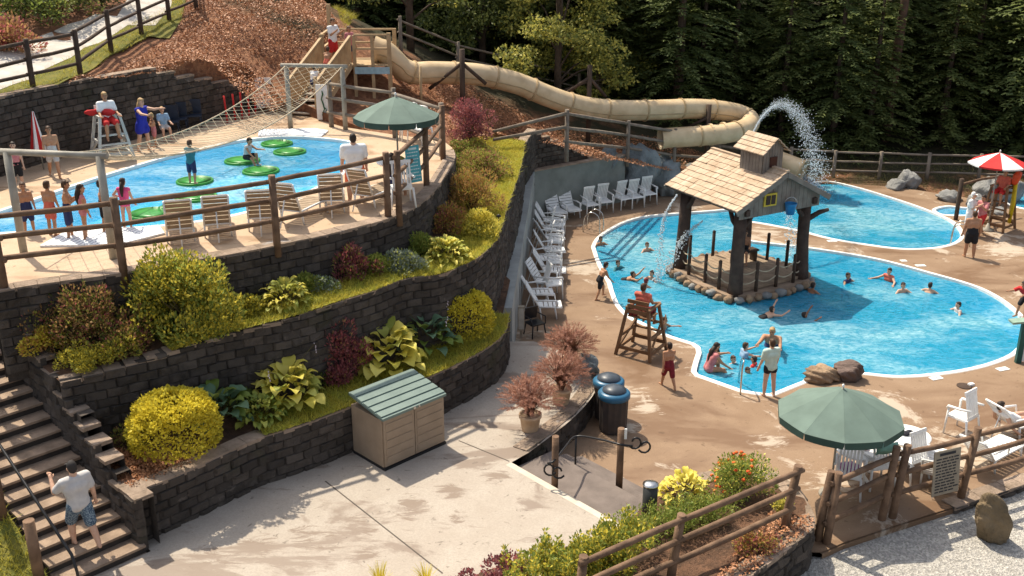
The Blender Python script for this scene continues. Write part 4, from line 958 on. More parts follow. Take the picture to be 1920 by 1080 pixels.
p = U(494, 213); sign('safety_sign', 'white safety sign with dark sketch marks by the slide steps', (p.x, p.y+.3, p.z+.72), .58, 1.1, R(6), 0, M_wcloth, [(-.1, .34, .6, .05), (0, .25, .7, .03), (-.22, -.02, .05, .34), (.02, -.05, .05, .4), (.24, -.02, .05, .34), (.05, -.36, .6, .03), (-.02, -.43, .5, .03)], mat('faded_ink', (.22,.2,.2), None, 5), posts=(-.4, .4))
root = thing('height_sign', 'tall white panel with a green creature beside the slide steps', 'sign', tuple(U(607, 226)+Vector((0, 0, 0)))); mb = MB(); mb.box((0, 0, .66), (.44, .05, 1.25)); mb.build('panel', M_wcloth, root)
mb = MB(); mb.tube([(-.04,-.035,.2), (.06,-.035,.42), (.02,-.035,.62), (-.03,-.035,.78), (.03,-.035,.95), (.0,-.035,1.08)], [.03,.07,.09,.07,.10,.04], 8, flat=.25); mb.tube([(.02,-.035,.5), (.13,-.035,.42), (.11,-.035,.28)], [.03,.03,.02], 6, flat=.4); mb.build('painted_creature', mat('painted_green', (.03,.12,.045), None, 5), root)
mb = MB(); mb.box((-.16, .05, .4), (.06, .06, .9)); mb.box((.16, .05, .4), (.06, .06, .9)); mb.build('stake', M_log, root)
# ---- water slide
sp_ = [(704,93,41.6), (720,96,41.6), (738,112,41.7), (755,129,41.9), (778,137,42.1), (806,136,42.4), (855,137,42.9), (905,141,43.3), (955,152,43.7), (985,162,44), (1022,178,44.3), (1065,193,44.6), (1110,203,45), (1167,207,45.4), (1235,206,46), (1297,204,46.7), (1347,207,47.4), (1385,214,47.8), (1406,226,47.5), (1397,241,46.7), (1362,250,46.2), (1310,255,45.9), (1262,258,45.7), (1238,260,45.6)]
SP = smooth([atY(*a) for a in sp_], 5)
sl_ = thing('water_slide', 'long tan tube water slide winding down from the timber platform', 'water slide', tuple(SP[0]))
def tubeshell(name, pts, r, parent, hollow=True):
    mb = MB(); mb.tube(pts, r, 20, 0, cap=False); n0 = len(mb.v); mb.tube(pts, [x-.03 for x in r] if isinstance(r, list) else r-.03, 20, 0, cap=False); return mb.build(name, M_tube, parent, True, fixn=False)
rad = [.45]*len(SP); rad[-1] = .50; rad[-2] = .48; rad[0] = .54; rad[1] = .52; rad[2] = .5
tubeshell('tube', SP, rad, sl_)
def ring(c, t, r, w_=.07):
    t = t.normalized(); u = Vector((0,0,1)).cross(t).normalized(); v = t.cross(u); mb = MB(); n = 20; prof = [(r-.02, -w_/2), (r+.045, -w_/2), (r+.045, w_/2), (r-.02, w_/2)]; vs = []; fs = []
    for a, b in prof:
        for j in range(n): q = 6.28319*j/n; vs.append(c + (u*math.cos(q)+v*math.sin(q))*a + t*b)
    for i in range(3):
        for j in range(n): fs.append((i*n+j, i*n+(j+1) % n, (i+1)*n+(j+1) % n, (i+1)*n+j))
    mb.add(vs, fs, 0, False); return mb
RS = resample(SP, 1.75)
ringat = [1,2,4,5,6,7,8,9,10,11,12,13,14,15,16,17,18,19,20,21]
for i in range(1, len(RS)-1):
    ring(RS[i], RS[i+1]-RS[i-1], .45).build('flange', M_tubedark, sl_, True)
for i in (11.35, 11.7): 
    a = RS[int(i)].lerp(RS[int(i)+1], i % 1); ring(a, RS[int(i)+1]-RS[int(i)], .45, .12).build('flange', M_tube, sl_, True)
mb = MB(); sd2 = []
for i, p_ in enumerate(SP):
    t = SP[min(i+1, len(SP)-1)]-SP[max(i-1, 0)]; t.normalize(); s = Vector((t.y, -t.x, 0)).normalized(); sd2.append(p_ + s*.44 - zoff(.13))
mb.tube(sd2, .03, 5, cap=False); mb.build('seam', M_tubedark, sl_, True)
ex = [atY(1432,292,48.2), atY(1462,302,47.6), atY(1488,312,47.0), atY(1506,319,46.7)]
EX = smooth(ex, 4); tubeshell('exit_tube', EX, [.45]*(len(EX)-1)+[.50], sl_); ring(EX[-1], EX[-1]-EX[-2], .47).build('flange', M_tubedark, sl_, True)
for x, y0, y1, Y, br, lb in ((866,92,205,42.2,((-1.35,1.05),(.95,.85)),'tall dark braced post holding the slide tube near its start'), (1106,122,215,45.9,((-1.1,.75),(.75,.85)),'dark braced post behind the middle of the slide tube'), (1330,196,300,46.5,((-.85,.5),),'dark braced post inside the bend of the slide tube'), (788,124,190,41.2,(),'slim pale post before the first bend of the slide tube')):
    tp = atY(x, y0, Y); r_ = thing('slide_support', lb, 'post', (tp.x, Y, hill(tp.x, Y))); h_ = tp.z - hill(tp.x, Y); mb = MB(); w_ = .11 if br else .05
    mb.tube([(0,0,-.3), (0,0,h_)], w_, 9, jit=.03); mb.build('post', M_logdark if br else M_wood, r_)
    for dx, dz in br:
        mb = MB(); mb.tube([(0, 0, h_-.55), (dx, .1, h_-.55-dz)], .075, 7); mb.build('brace', M_logdark, r_)
# ---- slide platform and its steps
pf = thing('slide_platform', 'timber platform with railed steps at the top of the water slide', 'platform', (-6.2, 41.5, 5.0)); PZ6 = 6.45
mb = MB()
for k in range(12): mb.box((-6.05, 40.9+k*.17, PZ6-.03), (2.7, .155, .05))
mb.build('deck', M_wood, pf, True)
sb, stp = Vector((-7.62, 37.85, ZU)), Vector((-6.75, 40.85, PZ6)); d = stp-sb; dh = Vector((d.x, d.y, 0)).normalized(); sdw = Vector((dh.y, -dh.x, 0))
for k in range(8):
    q = sb + d*((k+.6)/8.6); mb = MB(); a = q - sdw*.52; b = q + sdw*.52; mb.bar(a, b, .30, .05, up=(0,0,1)); rz_ = MB(); rz_.bar(a-zoff(.10)+dh*.13, b-zoff(.10)+dh*.13, .03, .15); rz_.build('riser', M_logdark, pf, True); mb.build('tread', mat('pale_tread', (.52,.45,.36), (.40,.33,.25), 4, .8), pf, True)
for s in (-1, 1):
    mb = MB(); o = sdw*.56*s; mb.bar(sb+o+zoff(.05), stp+o, .06, .26); mb.build('stringer', M_wood, pf, True)
    mb = MB(); mb.bar(sb+o+zoff(1.25), stp+o+zoff(1.1), .10, .07); mb.build('handrail', M_wood, pf, True)
    for k in range(24): q = sb+o+d*(k/23); mb = MB(); mb.bar(q+zoff(.1), q+zoff(1.24-.15*k/23), .055, .035, up=(0,1,0)); mb.build('baluster', M_wood, pf, True)
    mb = MB(); mb.box(sb+o+zoff(.72), (.12, .12, 1.5)); mb.build('newel_post', M_wood, pf, True)
crn = [(-7.35, 40.9), (-4.75, 40.9), (-4.75, 42.9), (-7.35, 42.9)]
for (x, y), hh in zip(crn, (1.15, 1.2, 1.15, 2.1)): mb = MB(); mb.box((x, y, (PZ6+hh+3.9)/2), (.15, .15, PZ6+hh-3.9)); mb.build('corner_post', M_wood, pf, True)
for x in (-6.1, -5.4): mb = MB(); mb.box((x, 40.9, (PZ6+1.1+4)/2), (.12, .12, PZ6+1.1-4)); mb.build('corner_post', M_wood, pf, True)
for a, b in (((-6.1, 40.9), (-4.75, 40.9)), ((-7.35, 42.9), (-4.75, 42.9)), ((-7.35, 40.9), (-7.35, 42.9))):
    for z in (1.12, .6): mb = MB(); mb.bar((*a, PZ6+z), (*b, PZ6+z), .10, .07); mb.build('rail', M_wood, pf, True)
mb = MB(); mb.bar((-6.1, 40.8, PZ6-.22), (-4.75, 40.8, PZ6-.22), .05, .26); mb.build('fascia', mat('pale_blue_board', (.35,.52,.58), None, 4), pf, True)
# ---- rope frames and overhead net on the upper pool
def frame(label, a, b, h):
    r_ = thing('net_frame', label, 'frame', tuple(a))
    for q, mm in ((a, 1), (b, 1)):
        mb = MB(); mb.tube([q-zoff(.05), q+zoff(h)], .085, 12); mb.build('post', M_pipe, r_, True)
    mb = MB(); t = (b-a).normalized(); mb.tube([a-t*.18+zoff(h), b+t*.18+zoff(h)], .07, 10); mb.build('crossbar', M_pipe, r_, True); return r_
FA, FB, GA, GB = U(45,475), U(213,485), U(545,240), U(648,243)
frame('weathered pole frame holding the rope net, among the queueing children', FA, FB, 2.3); frame('grey pole frame holding the rope net at the slide end of the pool', GA, GB, 2.15)
net = thing('rope_net', 'knotted rope net slung over the lily pads between two frames', 'net', tuple((FA+GA)/2+zoff(2)))
def netpt(u, v):
    p = (FA.lerp(FB, v)+zoff(2.3)).lerp(GA.lerp(GB, v)+zoff(2.15), u); p.z -= .92*4*u*(1-u) + .18*math.sin(v*math.pi)*min(1, 6*u*(1-u)); return p
for v in (0, 1):
    mb = MB(); mb.tube([netpt(i/30, v) for i in range(31)], .018, 6); mb.build('edge_rope', M_rope, net, True)
mb = MB(); NS = 32
for i in range(-6, NS):
    for s in (0, 1):
        pts = []
        for k in range(7):
            u = (i+k)/NS; v = k/6 if s == 0 else 1-k/6
            if 0 <= u <= 1: pts.append(netpt(u, v))
        if len(pts) > 1: mb.tube(pts, .0065, 4, cap=False)
mb.build('mesh_cords', M_rope, net, True)
# ---- lily pads, entry mats
for i, (x, y, r_, lb) in enumerate([(519,268,.52,'green lily pad float furthest from the queueing children'), (543,283,.52,'green lily pad float second from the slide end, nearest the man in white'), (454,300,.54,'green lily pad float under the sitting boy'), (489,319,.54,'empty green lily pad float in front of the sitting boy'),
        (365,338,.52,'green lily pad float with a child standing on it'), (367,367,.56,'green lily pad float just below the standing child'), (284,399,.56,'green lily pad float nearest the girl in pink'), (326,389,.40,'low green lily pad float between two larger ones by the near edge')]):
    c = at(x, y, ZU-.02); pd = thing('lily_pad', lb, 'float', tuple(c), rnd.uniform(0, 6), 'lily pad floats in the upper pool'); mb = MB(); mb.lathe((0,0,-.11), [(r_*.94, 0), (r_, .03), (r_, .10), (r_*.97, .125), (r_*.90, .125), (r_*.88, .105)], 28); mb.lathe((0,0,-.005), [(r_*.88, 0), (r_*.3, .006), (.001, .008)], 28); mb.build('pad', M_green, pd)
    mb = MB(); mb.lathe((0,0,-.13), [(.0, 0), (r_*.5, .005), (r_*.9, .02)], 20); mb.build('anchor_disc', M_canvas2, pd)
for nm, lb, pts in (('entry_mat', 'white slatted mat on the deck under the queueing children', [(75,464), (118,440), (298,425), (309,440), (220,462)]), ('entry_mat', 'white mat at the pool edge in front of the slide steps', [(484,257), (486,245), (590,243), (616,247), (602,258), (548,255)])):
    r_ = thing(nm, lb, 'mat', tuple(U(*pts[0]))); q = [U(*a) for a in pts]; mb = MB(); mb.prism(xy(q), ZU+.006, ZU+.05); mb.build('pad', mat('white_mat', (.78,.79,.80), (.70,.72,.74), 4, .6), r_, True)
    lo = MB(); a, b = q[0], q[-1]
    for k in range(1, 14): lo.bar(q[0].lerp(q[-1], k/14)+zoff(.053), q[1].lerp(q[2], k/14)+zoff(.053), .015, .006)
    lo.build('grooves', mat('mat_groove', (.45,.5,.54), None, 4), r_, True)
# ---- seats
def armchair(label):
    t = thing('plastic_armchair', label, 'chair', (0,0,0), 0, 'white armchairs by the back wall'); mb = MB(); mb.box((0, .02, .42), (.50, .48, .04), top=.96)
    mb.build('seat', M_white, t); b = MB(); Mx = Matrix.Rotation(R(-14), 3, 'X')
    b.box(Mx @ Vector((0,0,.62))+Vector((0,-.24,.42)), (.48, .035, .07), Mx); b.box(Mx @ Vector((0,0,.05))+Vector((0,-.24,.42)), (.46, .03, .06), Mx)
    for k in range(7): b.box(Mx @ Vector((-.20+k*.0667,0,.33))+Vector((0,-.24,.42)), (.042, .022, .56), Mx)
    b.build('backrest', M_white, t)
    for x in (-1, 1):
        a = MB(); a.tube([(x*.27,-.30,.70), (x*.29,-.05,.67), (x*.29,.22,.66), (x*.28,.25,.60)], [.025,.03,.03,.025], 6); a.build('armrest', M_white, t)
        for y in (-1, 1):
            l = MB(); l.tube([(x*.25, y*.22, .64 if y > 0 else .44), (x*.29, y*.27-.03, 0)], [.028, .022], 6); l.build('leg', M_white, t)
    return t
def chaise(label, group='white recliners in the row', m=None, ms=None, back=50, wd=.62, arms=True, sl=1.0, name='sun_lounger', cat='sun lounger'):
    """head at -y, feet at +y"""
    m = m or M_white; ms = ms or m; t = thing(name, label, cat, (0,0,0), 0, group); h = .34 if sl == 1 else .40; e_ = -.3+1.38*sl
    f = MB()
    for x in (-1, 1): f.tube([(x*wd/2, -.30, h), (x*wd/2, (e_-.3)/2, h), (x*wd/2, e_-.08, h-.02), (x*wd/2*.9, e_, h-.03)], .028, 6)
    f.tube([(-wd/2, -.3, h), (wd/2, -.3, h)], .024, 6); f.tube([(-wd/2*.9, e_, h-.03), (wd/2*.9, e_, h-.03)], .026, 6); f.build('frame', m, t)
    s = MB()
    for k in range(int(9*sl+.5)): s.box((0, -.22+k*.145, h+.012), (wd-.03, .118, .022))
    s.build('seat', ms, t)
    b = MB(); a = R(back); L = .80
    for k in range(7): q = .06+k*.118; b.box((0, -.30-q*math.cos(a), h+.01+q*math.sin(a)), (wd-.03, .096, .022), Matrix.Rotation(-a, 3, 'X'))
    b.build('backrest', ms, t)
    bf = MB()
    for x in (-1, 1): bf.tube([(x*wd/2, -.30, h), (x*wd/2, -.30-L*math.cos(a), h+L*math.sin(a))], .026, 6)
    bf.tube([(-wd/2, -.30-L*math.cos(a), h+L*math.sin(a)), (wd/2, -.30-L*math.cos(a), h+L*math.sin(a))], .026, 6)
    bf.tube([(0, -.30-L*.6*math.cos(a), h+L*.6*math.sin(a)), (0, -.80, .03)], .018, 5); bf.build('back_frame', m, t)
    for x in (-1, 1):
        for y in (-.28, e_-.22): l = MB(); l.tube([(x*wd/2, y, h), (x*wd/2*1.04, y+.06, 0)], [.028, .022], 6); l.build('leg', m, t)
        if arms: l = MB(); l.tube([(x*wd/2, -.42, h+.22), (x*(wd/2+.04), -.1, h+.24), (x*(wd/2+.03), .22, h+.22), (x*wd/2, .26, h)], [.022,.03,.03,.022], 6); l.build('armrest', m, t)
    return t
def face(dx, dy): return math.atan2(-dx, dy)            # rotation that turns +y to (dx, dy)
ordn = ['first', 'second', 'third', 'fourth', 'fifth', 'sixth', 'seventh', 'eighth', 'ninth', 'tenth']
proto = None
for i in range(9):
    k = i/8; y = 40.0 - k*9.4; x = CW0.x + (CW1.x-CW0.x)*(y-CW0.y)/(CW1.y-CW0.y) + .80 + rnd.uniform(-.08, .08)
    lb = ('%s white recliner from the wall corner, in the row along the grey concrete wall' % ordn[i]) if i < 8 else 'white recliner in the row along the grey wall, nearest the black chair'
    rz = face(1, rnd.uniform(-.16, .1))
    if proto is None: proto = chaise(lb, back=60, sl=.52, wd=.58, name='reclining_chair', cat='reclining chair'); proto.location = (x, y, 0); proto.rotation_euler.z = rz
    else: copy_tree(proto, (x+rnd.uniform(-.12,.12), y+rnd.uniform(-.2,.2), 0), rz+rnd.uniform(-.3,.3), lb)
for x, y, lb in ((1044,412,'white recliner against the back wall, next to the corner'), (1070,407,'white recliner against the back wall, beside the pair of armchairs')):
    p = at(x, y, 0); o = copy_tree(proto, (p.x, p.y-.05, 0), face(.45, -.9), lb, 'white recliners against the back wall')
ap = None
for x, y, lb in ((1106,403,'left one of the pair of white armchairs at the grey back wall'), (1132,397,'right one of the pair of white armchairs at the grey back wall'), (1168,391,'left one of the three white armchairs before the painted rocks'), (1190,388,'middle one of the three white armchairs before the painted rocks'), (1214,382,'right one of the three white armchairs before the painted rocks')):
    p = at(x, y, 0)
    if ap is None: ap = armchair(lb); ap.location = p; ap.rotation_euler.z = face(.45, -.9); ap.scale = (1.1, 1.1, 1.15)
    else: copy_tree(ap, tuple(p), face(.45+rnd.uniform(-.15, .15), -.9), lb)
for i, k in enumerate((.09, .31, .56, .8)):
    y = 40.0-k*9.4; x = CW0.x+(CW1.x-CW0.x)*(y-CW0.y)/(CW1.y-CW0.y)+1.0; copy_tree(ap, (x, y, 0), face(1, rnd.uniform(-.5,.4)), ['white armchair squeezed in after the first recliner of the long row', 'white armchair squeezed into the long row, second of the four armchairs there', 'white armchair squeezed into the long row, third of the four armchairs there', 'white armchair in the long row, nearest the black chair'][i], 'white armchairs among the recliners')
tp = None
for i, (x, y, rz, lb) in enumerate([(326,462,.33,'tan strap lounger furthest left behind the upper fence'), (400,450,.28,'tan strap lounger second from the left behind the upper fence'), (484,438,.20,'tan strap lounger just left of the tallest middle fence post'), (552,424,-.35,'tan strap lounger right of the middle fence post, turned sideways'), (618,404,.15,'tan strap lounger with the most upright back on the upper deck'), (690,394,-.45,'tan strap lounger behind the man in orange shorts')]):
    p = U(x, y)
    if tp is None: tp = chaise(lb, 'tan strap loungers on the upper deck', M_white, M_strap, 68, .58, False); tp.location = p+Vector((0,.55,0)); tp.rotation_euler.z = rz
    else: copy_tree(tp, tuple(p+Vector((0,.45,0))), rz, lb)
cl0 = None
def tan(x, y, rz, lb, grp):
    global cl0
    if cl0 is None: cl0 = chaise(lb, grp, back=48); cl0.location = at(x, y, 0); cl0.rotation_euler.z = rz; return cl0
    return copy_tree(cl0, tuple(at(x, y, 0)), rz, lb, grp)
tan(1756, 905, face(.45, .85), 'white lounger behind the grey notice board', 'white loungers on the sunny deck'); tan(1905, 812, face(.9, .35), 'white lounger with the sunbather on it', 'white loungers on the sunny deck'); tan(1850, 872, face(.8, .6), 'empty white lounger behind the fence at the right edge', 'white loungers on the sunny deck')
def wchair(x, y, rz, lb, z=0): return copy_tree(ap, tuple(at(x, y, z)), rz, lb, 'white armchairs around the tables')
wchair(1800, 812, face(-.6, .75), 'white armchair standing alone left of the sunbather'); wchair(1640, 905, face(-.2, .9), 'white armchair with a green towel, in front of the round table'); wchair(1588, 922, face(.4, .9), 'white armchair with purple clothes on it, by the gate'); wchair(1702, 892, face(-.5, .85), 'white armchair between the two round tables and the fence')
wchair(770, 262, face(.2, -.9), 'white armchair beyond the table under the upper umbrella', ZU); wchair(788, 268, face(-.6, -.8), 'white armchair at the right of the upper umbrella table', ZU); wchair(752, 385, face(-.3, .9), 'white armchair at the corner of the upper rail fence', ZU)
def rtable(label, c, r=.5):
    t = thing('round_table', label, 'table', tuple(c)); mb = MB(); mb.lathe((0,0,.70), [(r*.98, 0), (r, .02), (r, .035), (r*.97, .045), (.03, .045)], 26); mb.build('tabletop', M_white, t)
    mb = MB(); mb.tube([(0,0,.1), (0,0,.70)], .05, 10); mb.build('pedestal', M_white, t)
    for k in range(4): a = k*math.pi/2+.4; mb = MB(); mb.tube([(0,0,.16), (math.cos(a)*.25,math.sin(a)*.25,.10), (math.cos(a)*.42,math.sin(a)*.42,.02)], [.05,.045,.04], 7); mb.build('foot', M_white, t)
    return t
T1 = at(1606, 893, 0); T2 = at(1692, 868, 0); T3 = U(742, 352)
rtable('white round table under the big green umbrella, with a red bag', T1, .58); rtable('white round table behind the fence, right of the umbrella pole', T2, .55); rtable('white round table under the upper green umbrella', T3, .5)
def cloth(name, label, cat, c, rx, ry, h, m, seed=0, rz=0):
    q = random.Random(seed); t = thing(name, label, cat, tuple(c), rz); mb = MB()
    for k in range(7): mb.ball((q.uniform(-rx,rx)*.6, q.uniform(-ry,ry)*.6, h*q.uniform(.2,.7)), (rx*q.uniform(.3,.6), ry*q.uniform(.3,.6), h*q.uniform(.3,.55)), 9, 6, 0, jit=.12)
    mb.build('folds', m, t); return t
cloth('bag', 'red and white bag on the table under the big umbrella', 'bag', T1+zoff(.745), .18, .12, .18, M_red, 1); cloth('bag', 'dark bag on the table right of the umbrella pole', 'bag', T2+zoff(.745), .16, .10, .1, mat('dark_cloth', (.03,.03,.04), None, 5), 2)
def towel(label, c, w_, l_, m, rz, drop=.35):
    t = thing('towel', label, 'towel', tuple(c), rz); mb = MB(); vs = []; fs = []; n = 7
    for i in range(n):
        for j in range(6): v = i/(n-1); y = -l_/2+l_*v; z = -drop*max(0, (v-.5))*2 - drop*.6*max(0, (.4-v))*2 + .012*math.sin(j*2+i); yy = y*.35; vs.append((-w_/2+w_*j/5, yy, z))
    for s in (0, 1): pass
    for i in range(n-1):
        for j in range(5): a = i*6+j; fs.append((a, a+1, a+7, a+6))
    mb.add(vs, fs, 0, True); o = mb.build('cloth', m, t, fixn=False); sm = o.modifiers.new('thick', 'SOLIDIFY'); sm.thickness = .012; return t
towel('pale green towel hung over the white armchair by the fence', at(1640, 905, 0)+Vector((.05,-.33,1.2)), .46, .5, mat('mint_towel', (.22,.42,.34), None, 5), face(-.2, .9), .32)
cloth('clothes_pile', 'purple and pink clothes heaped on the armchair by the gate', 'clothes', at(1588, 922, 0)+zoff(.5), .24, .2, .2, mat('purple_cloth', (.24,.08,.27), (.40,.14,.32), 9), 5)
cloth('clothes_pile', 'bright red and green clothes on the table under the upper umbrella', 'clothes', T3+zoff(.745)+Vector((.1,0,0)), .2, .14, .14, mat('mixed_cloth', (.55,.10,.04), (.12,.30,.06), 12), 6)
bc = thing('black_chair', 'small black plastic chair at the near end of the lounger row', 'chair', tuple(at(1003, 628, 0)), face(.5, -.8))
mb = MB(); mb.box((0,0,.40), (.46,.44,.04)); mb.build('seat', M_black, bc); mb = MB(); mb.box((0,-.23,.66), (.44,.03,.40), Matrix.Rotation(R(-10),3,'X')); mb.build('backrest', M_black, bc)
for x in (-1,1):
    for y in (-1,1): mb = MB(); mb.tube([(x*.2,y*.19,.4),(x*.25,y*.24,0)], .022, 6); mb.build('leg', M_black, bc)
    mb = MB(); mb.tube([(x*.24,-.24,.62),(x*.26,.18,.62),(x*.24,.2,.4)], .02, 6); mb.build('armrest', M_black, bc)
ub = thing('utility_box', 'pale utility box on a post beside the black chair', 'box', tuple(at(977, 632, .1))); mb = MB(); mb.box((0,0,.62), (.20,.16,.75)); UBC = mb.build('cabinet', M_board, ub); mb = MB(); mb.box((0,-.085,.62), (.16,.012,.66)); mb.build('door', mat('box_door', (.45,.42,.36), None, 5), UBC); mb = MB(); mb.box((0,0,.12), (.08,.08,.3)); mb.build('post', M_steel, ub)
# ---- umbrellas
def umbrella(label, base, r, hrim, rise, ms, n=10, val=.16, pole_r=.025, rz=0, name='patio_umbrella', vent=True):
    t = thing(name, label, 'umbrella', tuple(base), rz); mb = MB(); vm = MB()
    A = [Vector((math.cos(6.28319*k/n), math.sin(6.28319*k/n), 0)) for k in range(n)]
    for k in range(n):
        a, b = A[k], A[(k+1) % n]; mi = k % len(ms[0]); vs = []; fs = []; K = 5; J = 4
        for i in range(K+1):
            u = i/K; z = hrim+rise*(1-u)**1.0 + .05*rise*math.sin(u*math.pi)
            for j in range(J+1):
                v = j/J; p = a.lerp(b, v)*r*u; p.z = z - .012*math.sin(v*math.pi)*u*u; vs.append(p)
        for i in range(K):
            for j in range(J): q = i*(J+1)+j; fs.append((q, q+1, q+J+2, q+J+1))
        mb.add(vs, fs, mi, False)
        e = vs[-(J+1):]; lo = [p*1.0 - zoff(val*(.9+.1*math.sin(j/J*math.pi))) for j, p in enumerate(e)]; lo[0] = lo[0].lerp(lo[1], .08); lo[-1] = lo[-1].lerp(lo[-2], .08)
        vm.add(e+lo, [(j, j+1, J+2+j, J+1+j) for j in range(J)], mi, True)
    o = mb.build('canopy', ms[0], t, fixn=False); o.modifiers.new('thick', 'SOLIDIFY').thickness = .008
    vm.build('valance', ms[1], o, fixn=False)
    for k in range(n): rb = MB(); rb.tube([(0,0,hrim+rise-.03), A[k]*r*.98+zoff(hrim-.025)], .009, 4); rb.build('rib', M_pipe, t)
    p = MB(); p.tube([(0,0,0), (0,0,hrim+rise+.05)], pole_r, 10); p.build('pole', M_pipe, t); fn = MB(); fn.ball((0,0,hrim+rise+.07), (.03,.03,.05), 8, 6); fn.build('finial', M_white, t)
    bs = MB(); bs.lathe((0,0,0), [(.25,0),(.25,.05),(.1,.10),(.04,.3)], 16); bs.build('base', M_pipe, t); return t
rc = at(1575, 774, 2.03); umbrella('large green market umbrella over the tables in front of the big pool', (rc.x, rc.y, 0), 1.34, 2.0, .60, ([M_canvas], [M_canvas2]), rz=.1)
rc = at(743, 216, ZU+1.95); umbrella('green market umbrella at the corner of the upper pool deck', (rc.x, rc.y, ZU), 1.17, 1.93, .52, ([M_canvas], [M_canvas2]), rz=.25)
rc = at(1872, 306, 2.75); umbrella('red and white umbrella above the far lifeguard stand', (rc.x, rc.y, 0), 1.12, 2.75, .42, ([M_red, M_wcloth], [M_red, M_wcloth]), n=8, val=.06, rz=.5)
# ---- storage box, bins, pots, rails
bx0, bx1, bx2 = at(722,883,ZP), at(835,832,ZP), at(672,846,ZP); u_ = (bx1-bx0); Lb = u_.length; ang = math.atan2(u_.y, u_.x)
sb_ = thing('storage_box', 'tan resin storage box with a grey green ribbed lid on the plaza', 'storage box', tuple(bx0), ang); M_bx = mat('tan_resin', (.33,.245,.17), (.28,.205,.14), 3, .6); M_lid = mat('green_lid', (.165,.22,.195), (.135,.185,.165), 3, .55); Wb, Hb = 1.12, 1.18
mb = MB()
for x0, x1 in ((.02, Lb/2-.01), (Lb/2+.01, Lb-.02)): mb.box(((x0+x1)/2, .015, Hb/2+.05), (x1-x0, .03, Hb-.06))
DR = mb.build('door', M_bx, sb_)
for x0 in (.02, Lb/2+.01):
    for k in range(5): mb = MB(); mb.box((x0+Lb/4-.02, -.006, .22+k*.2), (Lb/2-.14, .012, .165)); mb.build('panel', M_bx, DR)
mb = MB(); mb.box((Lb/2, Wb/2+.03, Hb/2+.03), (Lb, Wb-.03, Hb)); mb.build('body', M_bx, sb_)
mb = MB(); mb.box((Lb/2, Wb/2, .03), (Lb+.03, Wb+.03, .06)); mb.build('plinth', M_black, sb_)
mb = MB(); K = 5; z0, z1 = Hb+.04, Hb+.26
mb.add([(-.03,-.04,z0), (Lb+.03,-.04,z0), (Lb+.03,Wb+.04,z1), (-.03,Wb+.04,z1), (-.03,-.04,z0+.06), (Lb+.03,-.04,z0+.06), (Lb+.03,Wb+.04,z1+.06), (-.03,Wb+.04,z1+.06)], [(3,2,1,0),(4,5,6,7),(0,1,5,4),(1,2,6,5),(2,3,7,6),(3,0,4,7)])
for k in range(K): y = -.01+(Wb+.02)*(k+.5)/K; zc = z0+.06+(z1-z0)*(y+.06)/(Wb+.11); mb.box((Lb/2, y, zc+.012), (Lb+.05, (Wb/K)*.80, .024), Matrix.Rotation(math.atan((z1-z0)/(Wb+.11)), 3, 'X'))
LID = mb.build('lid', M_lid, sb_); mb = MB(); mb.box((Lb/2-.05, -.075, z0+.05), (.07,.03,.05)); mb.box((Lb/2+.08, -.075, z0+.05), (.05,.03,.04)); mb.build('latch', M_steel, LID)
def bin_(label, c, lm):
    t = thing('litter_bin', label, 'bin', tuple(c)); mb = MB(); mb.lathe((0,0,0), [(.29,0),(.34,.04),(.36,.86),(.35,.92)], 28, sm=False, flut=lambda j: 1 if j % 2 else .955); mb.build('barrel', mat('bin_slats', (.045,.038,.035), (.075,.055,.045), 4, .7), t)
    mb = MB(); mb.lathe((0,0,.90), [(.37,0),(.40,.02),(.40,.13),(.36,.17),(.30,.19)], 28); mb.build('rim', lm, t); mb = MB(); mb.lathe((0,0,1.07), [(.30,0),(.29,.06),(.16,.13),(.001,.15)], 24); mb.build('lid', mat('bin_lid', (.06,.075,.095), None, 5, .4), t); return t
M_binblue = mat('blue_rim', (.03,.125,.225), (.026,.11,.20), 4, .35)
bin_('slatted brown litter bin with a blue rim, the nearer of the two', at(1149, 806, 0), M_binblue); bin_('litter bin with a blue rim half hidden behind the other bin', at(1139, 782, 0), M_binblue)
M_terra = mat('pale_terracotta', (.56,.40,.26), (.46,.31,.19), 4, .8, .2, 20); M_plume = leafmat('plume', (.26,.11,.075), (.54,.30,.21), .4); M_tuft = leafmat('tuft_blade', (.13,.055,.04), (.30,.15,.09), .3)
for i, (x, y, s, lb) in enumerate(((994,806,1.0,'potted purple fountain grass nearest the wide steps'), (1052,756,1.0,'potted purple fountain grass in the middle of the three'), (1068,700,1.0,'potted purple fountain grass furthest along the curved terrace'))):
    t = thing('grass_pot', lb, 'potted plant', tuple(at(x, y, ZP+.005))); mb = MB(); mb.lathe((0,0,0), [(.19*s,0),(.20*s,.04),(.245*s,.34*s),(.27*s,.35*s),(.27*s,.42*s),(.23*s,.42*s),(.22*s,.37*s)], 22); mb.lathe((0,0,.36*s), [(.22*s,0),(.001,.01)], 14); mb.build('pot', M_terra, t)
    tuft(t, 620, .76*s, .52*s, .012, M_tuft, 'grass', (.42, .30, .070, M_plume), 90+i, .34*s)
